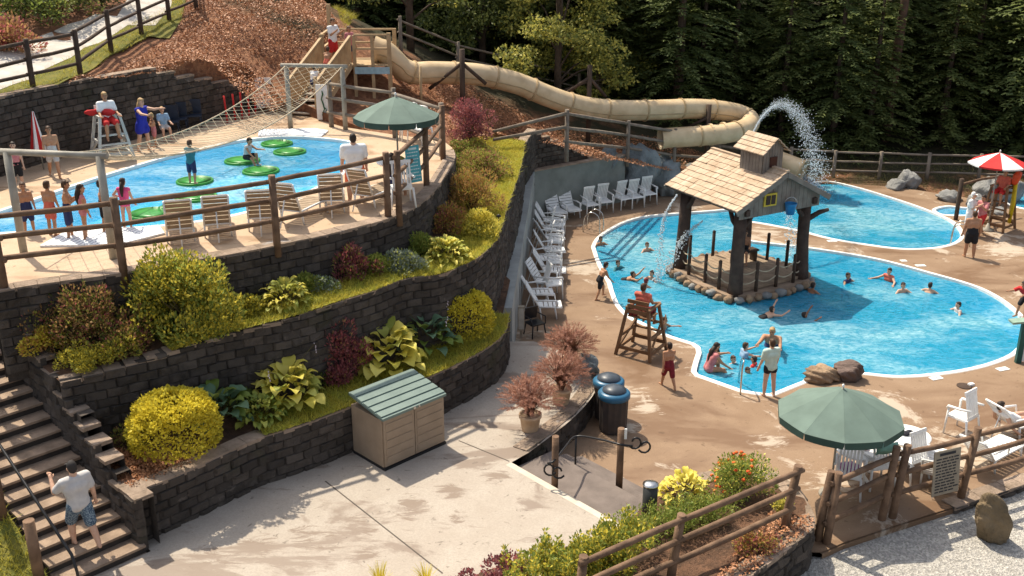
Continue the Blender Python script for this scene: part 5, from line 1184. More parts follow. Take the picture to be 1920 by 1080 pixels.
# broad steps down to the pool deck
sd_ = thing('deck_steps', 'broad slate grey steps between plaza and pool deck', 'steps', tuple(PE0)); M_slate = mat('slate_slab', (.185,.15,.13), (.13,.105,.092), 2, .9, .4, 30); dv = (PE1-PE0).normalized(); nv = Vector((-dv.y, dv.x, 0))
for k, (o0, o1, z) in enumerate(((0, 1.25, .53), (1.25, 1.65, .36), (1.65, 2.05, .19))):
    mb = MB(); q = [PE0+nv*o0, PE1+nv*o0, PE1+nv*o1, PE0+nv*o1+dv*.1*k]; mb.prism(xy(q), -.1, z); mb.build('step', M_slate, sd_, True)
mb = MB(); mb.bar(PE0+zoff(-.06)-nv*.05, PE1+zoff(-.06)-nv*.05, .16, .125); mb.build('nosing', mat('pale_nosing', (.55,.49,.40), (.46,.40,.32), 4, .8), sd_, True)
hr = thing('scroll_handrail', 'black handrail with scrolled ends on two log posts by the broad steps', 'handrail', tuple(at(1040, 921, .53))); PL_, PR_ = at(1040, 921, .53), at(1161, 905, .53)
for q in (PL_, PR_): mb = MB(); mb.tube([q-zoff(.2), q+zoff(1.32)], .075, 10, jit=.03); HP2 = mb.build('post', M_log, hr, True)
mb = MB(); mb.box(PR_+Vector((.09,-.02,1.2)), (.06,.03,.24)); t_ = mb.build('tag', M_white, hr, True); t_.parent = HP2
hx = atY(1080, 818, PL_.y+1.15); L0 = PL_ + Vector((-.16,-.08,.74)); R0 = PR_ + Vector((.25,.0,.90)); mb = MB()
mb.tube(smooth([L0-zoff(.02), PL_+Vector((-.02,-.10,.80)), PL_.lerp(hx, .5)+zoff(.42), hx, hx.lerp(PR_+zoff(1.0), .5), PR_+Vector((0,-.09,.98)), R0], 4), .024, 7); mb.build('rail', M_black, hr, True)
for c, s, k in ((L0+Vector((.04,0,-.14)), -1, 'scroll'), (R0+Vector((.06,0,.10)), 1, 'scroll'), (R0+Vector((.26,-.03,.02)), 1, 'scroll'), (L0+Vector((.22,-.02,-.20)), -1, 'scroll')):
    mb = MB(); mb.tube([c+Vector((math.cos(a)*.15*s*(1-.05*i), -.02, math.sin(a)*.17*(1-.05*i))) for i, a in enumerate([j*.55-2.6 for j in range(11)])], .022, 6); mb.build(k, M_black, hr, True)
lw_ = MB(); lw_.tube([hx, hx-zoff(.5), Vector((hx.x, hx.y, .1))], .024, 7); lw_.build('support', M_black, hr, True)
bl = thing('bollard_light', 'dark cylindrical bollard light with a pale top beside the steps', 'bollard', tuple(at(1217, 968, .72))); mb = MB(); mb.lathe((0,0,0), [(.15,0),(.15,.72)], 20); mb.build('column', mat('charcoal_metal', (.04,.042,.04), None, 5, .5), bl); mb = MB(); mb.lathe((0,0,.72), [(.16,0),(.16,.03),(.09,.06),(.001,.065)], 20); mb.build('cap', M_steel, bl)
# ---- rocks
def rock(name, label, c, r, m, seed, rz=0, cat='rock', parts=1, tilt=0):
    q = np.random.RandomState(seed); t = thing(name, label, cat, tuple(c), rz); bm = bmesh.new(); bmesh.ops.create_icosphere(bm, subdivisions=4, radius=1)
    K = unit_(q, 14); off = q.uniform(.62, 1.0, 14); W3 = q.uniform(2, 6, (5, 3)); ph = q.uniform(0, 6, 5); Mx = Matrix.Rotation(tilt, 3, 'Y')
    for v in bm.verts:
        d = np.array(v.co); s = 1.0
        for k, o in zip(K, off):
            dd = d @ k
            if dd > 0: s = min(s, o/dd if dd > 1e-3 else 9)
        s *= 1 + .035*sum(math.sin(W3[i] @ d*2+ph[i]) for i in range(5)); p = Mx @ Vector((v.co.x*s*r[0], v.co.y*s*r[1], v.co.z*s*r[2])); v.co = (p.x, p.y, p.z + r[2]*.62)
    for f_ in bm.faces: f_.smooth = True
    me = bpy.data.meshes.new(name); bm.to_mesh(me); bm.free(); me.materials.append(m); o = bpy.data.objects.new('stone', me); C.objects.link(o); o.parent = t; return t
def unit_(q, n): v = q.normal(size=(n, 3)); return v/np.linalg.norm(v, axis=1, keepdims=True)
rock('boulder', 'standing brown boulder on the pale gravel', at(1856, 1020, -.25), (.36, .32, .76), mat('olive_rock', (.20,.145,.085), (.10,.075,.045), 1.8, .95, 1, 6, dist=.1), 3, .2, tilt=R(-16)); rock('boulder', 'brown poolside boulder behind the big green umbrella, left half', at(1543, 712, 0), (.58, .36, .26), M_rockbrown, 4); rock('boulder', 'dark brown poolside boulder behind the big green umbrella, right half', at(1588, 710, 0), (.46, .36, .34), mat('dark_rock', (.17,.12,.10), (.09,.065,.055), 1.8, .95, 1, 6, dist=.1), 5)
for i, (c, r_, lb, m) in enumerate([((5.6,45.0,0), (1.0,.7,1.55), 'tall painted blue grey rock at the right end of the concrete wall', M_rockblue), ((6.9,45.6,0), (1.0,.7,1.2), 'rounded grey rock face right of the tall blue grey rock', M_rockblue), ((8.2,46.4,0), (.9,.6,.75), 'low grey rock behind the three white armchairs', M_rock), ((9.6,47.0,0), (.9,.5,.55), 'low rock on the bank left of the pavilion roof', M_rock), ((11.2,47.5,0), (.9,.5,.5), 'low rock on the bank behind the pavilion', M_rock), ((13.2,47.8,0), (.9,.5,.4), 'low rock on the bank by the slide exit', M_rock), ((4.3,44.75,1.4), (.9,.5,.65), 'slanted blue grey rock slab topping the concrete wall end', M_rockblue),
        ((18.4,47.0,-.1), (.55,.5,.55), 'rounded grey boulder on the bank above the far pool', M_rock), ((17.7,46.6,-.15), (.6,.45,.35), 'flat pale boulder at the far pool edge', M_rock), ((19.4,44.6,-.1), (.6,.5,.34), 'low dark boulder beside the far pool curve', M_rock), ((20.2,43.7,-.1), (.55,.5,.36), 'low grey boulder further along the far pool curve', M_rock), ((20.9,44.3,-.1), (.9,.55,.72), 'big pale grey boulder before the far right fence', M_rock), ((21.9,44.7,-.1), (.8,.5,.78), 'big squared grey boulder right of the pale one', M_rock), ((20.6,42.6,-.1), (.5,.35,.22), 'flat stone slab between far pool and small pool', M_rock)]):
    rock('boulder', lb, c, r_, m, 20+i, i*1.3)
rock('boulder', 'lavender grey boulder at the end of the curved pot terrace', at(1098, 700, ZP-.05), (.36, .3, .34), M_rockblue, 51)
# ---- pavilion on its island
pc = Vector((8.0, 34.5, 0)); pu = Vector((.47, -.88, 0)).normalized(); pv = Vector((.86, .51, 0)).normalized()
pa = thing('pavilion', 'shingled timber pavilion with a cupola on its stone island', 'pavilion', tuple(pc))
def PT(u, v, z): return pc + pu*u + pv*v + zoff(z)
isl = thing('island', 'stone edged island carrying the shingled pavilion', 'island', tuple(pc)); oc = []
for k in range(28): a = 6.28319*k/28; r_ = 2.45/max(abs(math.cos(a)), abs(math.sin(a)))**.62*(1+.03*math.sin(k*2.7)); oc.append(PT(math.cos(a)*r_*.84, math.sin(a)*r_*.84, 0))
mb = MB(); mb.prism(xy(oc), -1.0, .16); mb.build('core', mat('island_floor', (.30,.215,.15), (.22,.155,.105), 2, .85), isl, True)
for k in range(44):
    a = 6.28319*k/44; r_ = 2.45/max(abs(math.cos(a)), abs(math.sin(a)))**.62*.86; mb = MB(); c = PT(math.cos(a)*r_, math.sin(a)*r_, rnd.uniform(-.02, .10)); mb.ball(c, (rnd.uniform(.12,.22), rnd.uniform(.12,.18), rnd.uniform(.10,.16)), 9, 6, 0, jit=.16); mb.build('edge_stone', M_rockbrown if k % 3 else M_rock, isl, True)
mb = MB()
for k in range(15): v = -1.4+k*.2; mb.bar(PT(-1.6, v, .22), PT(1.6, v, .22), .185, .09)
mb.build('floor', mat('worn_boards', (.34,.25,.17), (.25,.18,.12), 2.5, .85, .4, 25), pa, True)
M_pole = mat('dark_trunk', (.085,.055,.042), (.045,.03,.024), 3, .95, 1, 14)
for u, v, stub in ((-1.5,-1.5,0), (1.5,-1.5,1), (1.5,1.5,2), (-1.5,1.5,3)):
    mb = MB(); mb.tube([PT(u,v,.1), PT(u*1.0,v,.5), PT(u*.97,v*.98,1.6), PT(u*.96,v*.96,3.15)], [.27,.23,.21,.20], 12, jit=.07); mb.build('trunk_post', M_pole, pa, True)
    for du, dv_, z in (((.6,0,2.5), (0,.55,2.35)) if stub != 0 else ((.4,-.2,2.5),)) and [((.62 if u < 0 else -.62), 0, 2.3), (0, (.62 if v < 0 else -.62), 2.3)] + ([(.25, .75, 2.2)] if stub == 2 else []):
        mb = MB(); mb.tube([PT(u*.98, v*.98, z), PT(u+du*.6, v+dv_*.6, z+.28), PT(u+du, v+dv_, z+(.72 if stub != 9 and abs(du)+abs(dv_) < .9 else .35))], [.10,.085,.06], 7, jit=.06); mb.build('branch', M_pole, pa, True)
RA, RBv, ZE, ZR = 1.95, 2.06, 3.12, 4.17
M_shing = mat('roof_shingle', (.49,.37,.26), (.37,.265,.175), 2.2, .85, .3, 30); M_shing2 = mat('roof_shingle_warm', (.53,.41,.30), (.43,.315,.215), 2.2, .85, .3, 30); M_boards = mat('grey_boards', (.23,.205,.175), (.16,.14,.12), 3, .85, .4, 30)
for s in (-1, 1):
    mb = MB(); NR = 9; q = random.Random(3+s)
    for i in range(NR):
        v0, v1 = RBv*(1-i/NR), RBv*(1-(i+1)/NR)-.04; f0, f1 = i/NR, (i+1)/NR+.02; x = -RA
        while x < RA-.02:
            w_ = min(q.uniform(.16, .34), RA-x); lift = .03+q.uniform(0, .018); z0 = ZE+(ZR-ZE)*f0+lift; z1 = ZE+(ZR-ZE)*f1+.012; g = .006
            vs = [PT(x+g, s*(v0+q.uniform(0,.03)), z0), PT(x+w_-g, s*(v0+q.uniform(0,.03)), z0), PT(x+w_-g, s*max(0,v1), z1), PT(x+g, s*max(0,v1), z1)]
            mb.add(vs+[p-zoff(.03) for p in vs], [(0,1,2,3),(4,5,1,0),(5,6,2,1),(7,4,0,3)], q.choice((0,0,1))); x += w_
    mb.build('shingled_slope', [M_shing, M_shing2], pa, True)
    mb = MB(); a, b, c, d_ = PT(-RA+.05, s*(RBv-.03), ZE-.06), PT(RA-.05, s*(RBv-.03), ZE-.06), PT(RA-.05, s*.0, ZR-.06), PT(-RA+.05, s*.0, ZR-.06); mb.add([a,b,c,d_], [(0,1,2,3)]); mb.build('roof_sheathing', M_boards, pa, True)
mb = MB(); mb.bar(PT(-RA,0,ZR+.03), PT(RA,0,ZR+.03), .14, .07); mb.build('ridge_cap', M_shing, pa, True)
for su in (-1, 1):
    mb = MB(); N_ = 18
    for k in range(N_):
        v0, v1 = -1.78+3.56*k/N_, -1.78+3.56*(k+1)/N_-.012; zt = lambda v: ZE+(ZR-ZE)*(1-abs(v)/RBv)-.08
        zb = 2.78 + .0*abs(v0); a = [PT(su*1.72, v0, zb), PT(su*1.72, v1, zb), PT(su*1.72, v1, zt(v1)), PT(su*1.72, v0, zt(v0))]; o = pu*su*.03; mb.add(a+[p+o for p in a], [(0,1,2,3),(4,5,6,7),(0,1,5,4),(1,2,6,5),(2,3,7,6),(3,0,4,7)])
    mb.build('gable_boards', M_boards, pa, True)
    for s in (-1, 1):
        mb = MB(); mb.bar(PT(su*(RA-.02), s*RBv, ZE-.07), PT(su*(RA-.02), 0, ZR-.07), .06, .16); mb.build('barge_board', M_boards, pa, True)
for s in (-1, 1): mb = MB(); mb.bar(PT(-1.85, s*1.5, 2.98), PT(1.85, s*1.5, 2.98), .16, .2); mb.build('beam', M_pole, pa, True)
wn = MB(); wn.box(PT(1.80, -.55, 3.30), (.05, .52, .42), math.atan2(pu.y, pu.x)); wf = wn.build('window', mat('yellow_frame', (.62,.47,.06), None, 5), pa, True)
wn = MB()
for e in (-.11, .11): wn.box(PT(1.835, -.55+e, 3.30), (.02, .17, .30), math.atan2(pu.y, pu.x))
o = wn.build('pane', mat('dark_glass', (.02,.025,.03), None, 5, .15), wf); o.location = (0,0,0)
for v_ in o.data.vertices: v_.co = v_.co - pc
# cupola
cu, cz = .62, 4.0; cp_ = lambda u, v, z: PT(cu+u, v, cz+z); q = MB()
for (u0,v0,u1,v1) in ((-.55,-.42,.55,-.42), (.55,-.42,.55,.42), (.55,.42,-.55,.42), (-.55,.42,-.55,-.42)):
    n_ = 7
    for k in range(n_):
        f0, f1 = k/n_, (k+1)/n_-.015; a, b = (u0+(u1-u0)*f0, v0+(v1-v0)*f0), (u0+(u1-u0)*f1, v0+(v1-v0)*f1); hh = lambda uv: .78 + (.36*(1-abs(uv[1])/.42) if abs(abs(uv[0])-.55) < .01 else 0)
        pp = [cp_(*a, -.3), cp_(*b, -.3), cp_(*b, hh(b)), cp_(*a, hh(a))]; nn_ = (pp[1]-pp[0]).cross(zoff(1)).normalized()*.025; q.add(pp+[p+nn_ for p in pp], [(0,1,2,3),(4,5,6,7),(0,1,5,4),(1,2,6,5),(2,3,7,6),(3,0,4,7)])
cpo = q.build('cupola', M_boards, pa, True)
for s in (-1, 1):
    mb = MB()
    for i in range(4):
        x = -.75
        while x < .74:
            w_ = min(rnd.uniform(.15, .3), .75-x); v0, v1 = .62*(1-i/4), max(0, .62*(1-(i+1)/4)-.03); z0, z1 = .66+.5*i/4+.03, .66+.5*(i+1)/4+.015
            vs = [cp_(x+.005, s*v0, z0), cp_(x+w_-.005, s*v0, z0), cp_(x+w_-.005, s*v1, z1), cp_(x+.005, s*v1, z1)]; mb.add(vs+[p-zoff(.03) for p in vs], [(0,1,2,3),(4,5,1,0),(5,6,2,1),(7,4,0,3),(4,7,6,5)], rnd.choice((0,1))); x += w_
    mb.build('roof', [M_shing, M_shing2], pa, True).parent = cpo
mb = MB(); mb.box(cp_(.59, 0, .36), (.04, .30, .34), math.atan2(pu.y, pu.x)); mb.build('window', mat('dark_red_pane', (.05,.014,.012), None, 5, .3), pa, True).parent = cpo
# rope railing on the island, bench, tipping bucket
rl = thing('rope_railing', 'rope railing on dark short posts round the pavilion floor', 'railing', tuple(PT(0,0,.2))); RP = [(-1.75,-.9), (-1.75,.2), (-.7,-1.75), (.2,-1.75), (.95,-1.75), (1.75,-.8), (1.75,.1), (1.75,.9), (.5,1.75), (-.5,1.75)]
for u, v in RP: mb = MB(); mb.tube([PT(u,v,.1), PT(u,v,1.12)], .06, 8); mb.ball(PT(u,v,1.13), .065, 8, 5); mb.build('post', M_logdark, rl, True)
for a, b in (((-1.5,-1.5), (-.7,-1.75)), ((-.7,-1.75), (.2,-1.75)), ((.2,-1.75), (.95,-1.75)), ((.95,-1.75), (1.5,-1.5)), ((1.5,-1.5), (1.75,-.8)), ((1.75,-.8), (1.75,.1)), ((1.75,.1), (1.75,.9)), ((1.75,.9), (1.5,1.5))):
    for z in (.95, .6):
        mb = MB(); p0, p1 = PT(*a, z), PT(*b, z); mb.tube([p0.lerp(p1, k/8)-zoff(.16*4*(k/8)*(1-k/8)) for k in range(9)], .022, 5); mb.build('rope', M_rope, rl, True)
bk = thing('tipping_bucket', 'blue bucket hanging under the gable of the pavilion', 'bucket', tuple(PT(1.95, .25, 2.95))); mb = MB(); mb.lathe((0,0,-.22), [(.13,0),(.2,.36),(.21,.38),(.19,.38),(.12,.03)], 18); mb.build('pail', mat('blue_pail', (.03,.22,.5), None, 5, .4), bk); mb = MB(); mb.tube([(math.cos(a)*.2,0,.16+math.sin(a)*.2) for a in [k*math.pi/8 for k in range(9)]], .012, 5); mb.build('handle', M_steel, bk)
bn = thing('bench', 'small dark bench on the pavilion floor', 'bench', tuple(PT(-.5, .6, .27)), .5); mb = MB(); mb.box((0,0,.42), (1.1,.36,.06)); mb.build('seat', M_logdark, bn)
for x in (-.45, .45): mb = MB(); mb.box((x,0,.2), (.08,.3,.4)); mb.build('leg', M_logdark, bn)
# ---- water jets
def sprmat():
    n = NT('spray_water'); a = n.n('BsdfDiffuse'); a.inputs[0].default_value = (.86,.9,.93,1); b = n.n('BsdfTranslucent'); b.inputs[0].default_value = (.8,.87,.92,1); m1 = n.n('MixShader'); m1.inputs[0].default_value = .5; n.l(a.outputs[0], m1.inputs[1]); n.l(b.outputs[0], m1.inputs[2]); n.l(m1.outputs[0], n.out.inputs[0]); return n.m
M_spray = sprmat()
def drops(V, size):
    V = np.array(V); n = len(V); s = np.array(size); T = np.array([(1,1,1),(1,-1,-1),(-1,1,-1),(-1,-1,1)])*.6; A = (V[:, None, :] + T[None]*s[:, None, None]).reshape(-1, 3); b = np.arange(n)[:, None]*4; return A, np.concatenate([b+np.array(t) for t in ((0,1,2),(0,3,1),(0,2,3),(1,3,2))])
def jet(label, pts, r0, r1, nd, name='water_jet', size=(.012,.04), solid=0, seed=1):
    q = np.random.RandomState(seed); P = smooth(pts, 12); t = thing(name, label, 'water jet', tuple(P[0])); b = np.array(P[0]); V = []; S = []; n = len(P)
    for k in range(nd):
        u = q.rand()**.8; i = u*(n-1); p = np.array(P[int(i)].lerp(P[min(n-1, int(i)+1)], i % 1)); r = r0+(r1-r0)*u**1.3; o = q.normal(0, 1, 3)*r*.55; o[2] -= abs(q.normal(0, 1))*r*.6*u; V.append(p+o-b); S.append(q.uniform(*size)*(.6+.6*u))
    A, Fc = drops(V, S); npmesh('droplets', A, Fc, M_spray, t)['kind'] = 'stuff'
    if solid: mb = MB(); m = int(n*solid); mb.tube([p-P[0] for p in P[:m]], [r0*.55*(1-.7*i/m)+.008 for i in range(m)], 6, cap=False); mb.build('stream', M_spray, t)
    return t
j0 = atY(1412, 250, 36.0)
jet('tall arching fountain jet spraying over the pavilion roof into the far pool', [atY(1408,256,37.6), atY(1432,215,38.4), atY(1466,193,39.3), atY(1500,215,40.2), atY(1522,265,41), atY(1535,325,41.8)], .022, .50, 4200, size=(.007,.024), solid=.36)
jet('thin water stream pouring from the eave beside the left trunk post', [PT(-1.1,-2.15,3.0), PT(-1.1,-2.6,2.4), PT(-1.1,-2.75,1.4), PT(-1.1,-2.8,.0)], .03, .16, 420, solid=.5, seed=2)
jet('spray falling inside the left trunk post of the pavilion', [PT(-.3,-1.6,2.2), PT(-.9,-1.9,1.5), PT(-1.5,-2.2,.2)], .03, .24, 420, solid=.4, seed=3)
jet('white splash of water beyond the right trunk post', [PT(-.9,2.1,2.4), PT(-.9,2.9,1.8), PT(-.9,3.5,.0)], .05, .30, 520, seed=4)
jet('water gushing from the slide exit into the far pool', [EX[-1]-zoff(.3), EX[-1]+Vector((.5,-.4,-.55)), EX[-1]+Vector((.8,-.8,-1.0))], .12, .30, 500, size=(.015,.04), seed=5)
# ---- lifeguard seats, ladders, odds and ends
def guardchair(label, base, rz, m, w0=.62, sh=1.2, sp=.28, steps=3, name='lifeguard_chair'):
    t = thing(name, label, 'lifeguard chair', tuple(base), rz)
    for x in (-1, 1):
        for y in (-1, 1): mb = MB(); mb.bar((x*(w0/2+sp), y*(w0/2+sp), 0), (x*w0/2, y*w0/2, sh+.28), .08, .08, up=(0,1,0)); mb.build('leg', m, t)
        for z, k in ((.2, .85), (.62, .5)): e = w0/2+sp*k; mb = MB(); mb.bar((x*e, -e, z), (x*e, e, z), .06, .09); mb.build('brace', m, t)
        mb = MB(); mb.bar((x*(w0/2+sp*.85), -(w0/2+sp*.85), .2), (x*(w0/2+sp*.3), (w0/2+sp*.3), .85), .05, .07); mb.build('brace', m, t)
        mb = MB(); mb.bar((x*w0/2, -w0/2-.05, sh+.28), (x*w0/2, w0/2+.08, sh+.28), .11, .04); mb.build('armrest', m, t)
    for y in (-1, 1): e = w0/2+sp*.8; mb = MB(); mb.bar((-e, y*e, .25), (e, y*e, .25), .06, .09); mb.build('brace', m, t)
    mb = MB()
    for k in range(4): mb.box((0, -.24+k*.16, sh), (w0, .13, .04))
    mb.build('seat', m, t); mb = MB()
    for k in range(3): mb.box((0, -w0/2-.02, sh+.18+k*.15), (w0, .03, .11))
    mb.build('backrest', m, t)
    for k in range(steps): z = sh*(k+1)/(steps+1); e = w0/2+sp*(1-z/sh); mb = MB(); mb.bar((-e, e+.02, z), (e, e+.02, z), .09, .05); mb.build('rung', m, t)
    return t
LG1 = at(1202, 660, 0); guardchair('brown timber lifeguard chair at the edge of the big pool', LG1, face(.55, .85), M_chairwood, .66, 1.18, .22)
LG2 = U(212, 299); guardchair('white timber lifeguard chair beside the upper pool, draped with red', LG2, face(.55, -.8), mat('worn_white_paint', (.52,.51,.47), (.42,.41,.38), 4, .7), .56, 1.1, .24, 3)
LG3 = at(1868, 428, 0); guardchair('brown lifeguard stand under the red and white umbrella', LG3, face(-.7, -.6), M_chairwood, .62, 1.5, .2, 4)
cloth('towel', 'red towel draped over the back of the white lifeguard chair', 'towel', LG2+Vector((-.18,-.12,1.38)), .42, .16, .2, M_red, 8, .2)
rt = thing('rescue_tube', 'yellow rescue board with a red float hung on the brown stand', 'rescue tube', tuple(LG3+Vector((.35,-.25,.3)))); mb = MB(); mb.tube([(0,0,.0),(0.02,0,.9),(0,0,1.65)], [.10,.15,.12], 10, flat=.5); mb.build('board', mat('yellow_foam', (.72,.55,.02), None, 5, .5), rt); mb = MB(); mb.tube([(-.06,0,1.6),(.0,-.02,1.95),(.1,0,2.1)], [.12,.16,.10], 10); mb.build('float', mat('red_foam', (.70,.09,.03), None, 5, .5), rt)
def ladder(label, base, rz, s=1):
    t = thing('pool_ladder', label, 'ladder', tuple(base), rz)
    for x in (-.25, .25): mb = MB(); mb.tube(smooth([(x,-.45,0),(x,-.42,.55),(x,-.2,.82),(x,.08,.78),(x,.22,.5),(x,.24,-.5)], 4), .022, 8); mb.build('rail', M_steel, t)
    for z in (-.15, -.4): mb = MB(); mb.box((0,.24,z), (.5,.08,.03)); mb.build('tread', M_steel, t)
    return t
ladder('steel pool ladder near the white armchairs', at(1117, 434, 0), face(.75, -.3)); ladder('steel pool ladder at the right end of the far pool', at(1795, 456, 0), face(-.8, .4))
gr = thing('grab_rail', 'steel grab rail bent over the steps where the children wade', 'handrail', tuple(at(1388, 740, 0))); mb = MB(); mb.tube(smooth([(0,0,0),(0,.02,.75),(.05,.12,.95),(.12,.7,.7),(.14,.9,.0),(.14,.95,-.4)], 4), .024, 8); mb.build('rail', M_steel, gr)
gp = thing('shower_post', 'green post with a tilted pale top at the right edge of the pool', 'post', tuple(at(1908, 680, 0))); mb = MB(); mb.box((0,0,.62), (.15,.12,1.24)); mb.build('post', mat('deep_green_paint', (.02,.085,.07), None, 5, .5), gp); mb = MB(); mb.box((-.02,0,1.3), (.78,.3,.06), Matrix.Rotation(R(-6), 3, 'Y')); mb.build('top', mat('pale_green_paint', (.25,.36,.28), None, 5, .5), gp); mb = MB(); mb.box((.12,.02,.6), (.1,.1,1.1)); mb.build('panel', M_white, gp)
for i, (x, y) in enumerate(((1755,709), (1880,692), (1694,489), (1726,498), (1560,452))):
    t = thing('depth_marker', ['white depth marker tile beyond the umbrella, at the pool front', 'white depth marker tile near the green post', 'small white tile on the walkway between the pools, left one', 'small white tile on the walkway between the pools, right one', 'small white tile on the walkway below the far pool edge'][i], 'tile', tuple(at(x, y, .004)), .1+.25*(i < 2)); mb = MB(); mb.box((0,0,.006), (.36 if i != 2 else .22, .2, .012)); mb.build('tile', M_white, t)
    mb = MB()
    for k in (-.06, .03): mb.box((k,0,.0135), (.05,.1,.003))
    mb.build('marking', mat('tile_mark', (.35,.36,.4), None, 5), t)
dr = thing('drain_cover', 'dark drain cover in a stain on the brown deck', 'drain', tuple(at(1808, 724, .004))); mb = MB(); mb.lathe((0,0,0), [(.20,0),(.20,.012),(.16,.014),(.001,.014)], 20); mb.build('cover', M_logdark, dr); mb = MB(); mb.box((.2,.05,.03), (.16,.1,.06), .4); mb.build('handle', M_white, dr)
cu_ = thing('closed_umbrella', 'furled red and white umbrella leaning by the dark back wall', 'umbrella', tuple(U(74, 322))); mb = MB(); mb.tube([(0,.3,0),(-.02,.3,.5),(-.06,.3,1.6)], .02, 6); mb.build('pole', M_pipe, cu_); mb = MB(); mb.lathe((-.05,.28,.45), [(.22,0),(.24,.05),(.14,.6),(.03,1.25)], 12, sm=False, flut=lambda j: 1 if j % 2 else .7); o = mb.build('cloth', [M_wcloth, M_red], cu_)
for i, pgn in enumerate(o.data.polygons): pgn.material_index = 1 if (i//2) % 2 else 0
for i, x in enumerate((425, 440, 453, 466, 478)):
    t = thing('red_pole', 'slim red pole standing at the end of the dark back wall', 'pole', tuple(U(x, 231-(x-425)*.27)+Vector((0,.1,0))), 0, 'red poles by the back wall'); mb = MB(); mb.tube([(0,0,0),(.02*(i-2),0,.95)], .035, 7); mb.build('pole', M_red, t)
for i, (x, y) in enumerate(((345,240), (372,234), (330,246))):
    t = thing('dark_chair', 'dark chair in the shade at the foot of the back wall', 'chair', tuple(U(x, y)+Vector((0,-.35,0))), face(.2,-1), 'dark chairs by the back wall'); mb = MB(); mb.box((0,0,.4), (.48,.46,.04)); mb.build('seat', mat('navy_plastic', (.025,.035,.06), None, 5, .5), t); mb = MB(); mb.box((0,-.23,.68), (.46,.03,.5), Matrix.Rotation(R(-10),3,'X')); mb.build('backrest', MATS['navy_plastic'], t)
    for a in (-1,1):
        for b in (-1,1): mb = MB(); mb.tube([(a*.2,b*.19,.4),(a*.24,b*.23,0)], .02, 6); mb.build('leg', MATS['navy_plastic'], t)
cp2 = thing('path_light', 'little dark path light at the upper edge of the grass strip', 'light', tuple(at(935, 424, 3.8))); mb = MB(); mb.tube([(0,0,0),(0,0,.3)], .015, 6); mb.build('stake', M_black, cp2); mb = MB(); mb.lathe((0,0,.28), [(.07,0),(.06,.04),(.001,.07)], 12); mb.build('cap', M_black, cp2)
# handrail and posts on the stairs
hs = thing('stair_handrail', 'dark pipe handrail with log posts along the lawn side of the stairs', 'handrail', tuple(LN0)); A0 = S0 + SW*1.45
mb = MB(); pts = [A0 + SU*s + zoff(ZS + s/TR*RI + .78) for s in (-.3, 1.2, 3, 5, 7)]; mb.tube([A0-SU*.42+zoff(ZS-.2), A0-SU*.42+zoff(ZS+.35), *pts], .028, 8); mb.build('pipe', M_black, hs, True)
for s in (.35, 1.75, 3.3): p = LN0+SW*.12+SU*s; mb = MB(); z = lawnz(p.x, p.y); mb.tube([p+zoff(z-.2), p+zoff(z+1.15)], .10, 9, jit=.04); mb.build('post', M_log, hs, True)
dp = thing('log_post', 'lone dark log post at the corner by the small right pool', 'post', tuple(at(1792, 412, 0))); mb = MB(); mb.tube([(0,0,-.1),(0,0,1.75)], .09, 9, jit=.04); mb.build('log', M_logdark, dp); mb = MB(); mb.tube([(0,0,1.5),(1.1,.5,1.62),(2.2,1.0,1.6)], .06, 7); mb.build('rail', M_log, dp)
# ================================================================ people
SK = [mat('skin_tan', (.44,.235,.135), (.38,.19,.105), 20, .6), mat('skin_light', (.58,.36,.25), (.52,.30,.20), 20, .6), mat('skin_deep', (.30,.145,.08), (.26,.12,.065), 20, .6)]
HR = dict(dark=mat('hair_dark', (.022,.014,.010), (.04,.025,.018), 30, .6), brown=mat('hair_brown', (.09,.045,.022), (.05,.026,.014), 30, .6), blond=mat('hair_blond', (.48,.33,.16), (.34,.21,.09), 30, .6), cap=M_wcloth, capdark=mat('cap_dark', (.035,.03,.028), None, 5), red=mat('cap_maroon', (.20,.03,.03), None, 5))
CL = dict(navy=mat('navy_cloth', (.018,.028,.09), (.03,.04,.11), 12), black=mat('black_cloth', (.015,.015,.018), None, 12), maroon=mat('maroon_cloth', (.22,.018,.03), (.13,.012,.02), 14), red=M_red, orange=mat('orange_cloth', (.72,.14,.05), (.62,.11,.04), 9), white=M_wcloth, pink=mat('pink_cloth', (.72,.10,.26), (.62,.08,.22), 9), rose=mat('rose_cloth', (.55,.22,.22), (.45,.15,.16), 9),
          blue=mat('royal_blue_cloth', (.02,.03,.35), (.015,.022,.26), 9), teal=mat('teal_cloth', (.04,.20,.24), None, 9), grey=mat('grey_cloth', (.52,.50,.48), (.44,.42,.41), 9), mint=mat('mint_cloth', (.50,.62,.54), (.42,.53,.46), 9), yellow=mat('yellow_cloth', (.65,.45,.03), None, 9), print=mat('print_cloth', (.03,.06,.11), (.20,.26,.30), 40, lo=.45, hi=.55), sky=mat('sky_blue_cloth', (.28,.42,.58), None, 9), coral=mat('coral_cloth', (.62,.16,.10), (.50,.10,.07), 9))
M_eye = mat('eye_dark', (.02,.015,.012), None, 5, .3); M_lip = mat('lip', (.34,.12,.09), None, 5, .5)
ST = dict(lean=3, nod=0, L=((3, 4, 4), (10, 9, 12)), Rr=((-3, 4, 4), (6, 9, 12)))
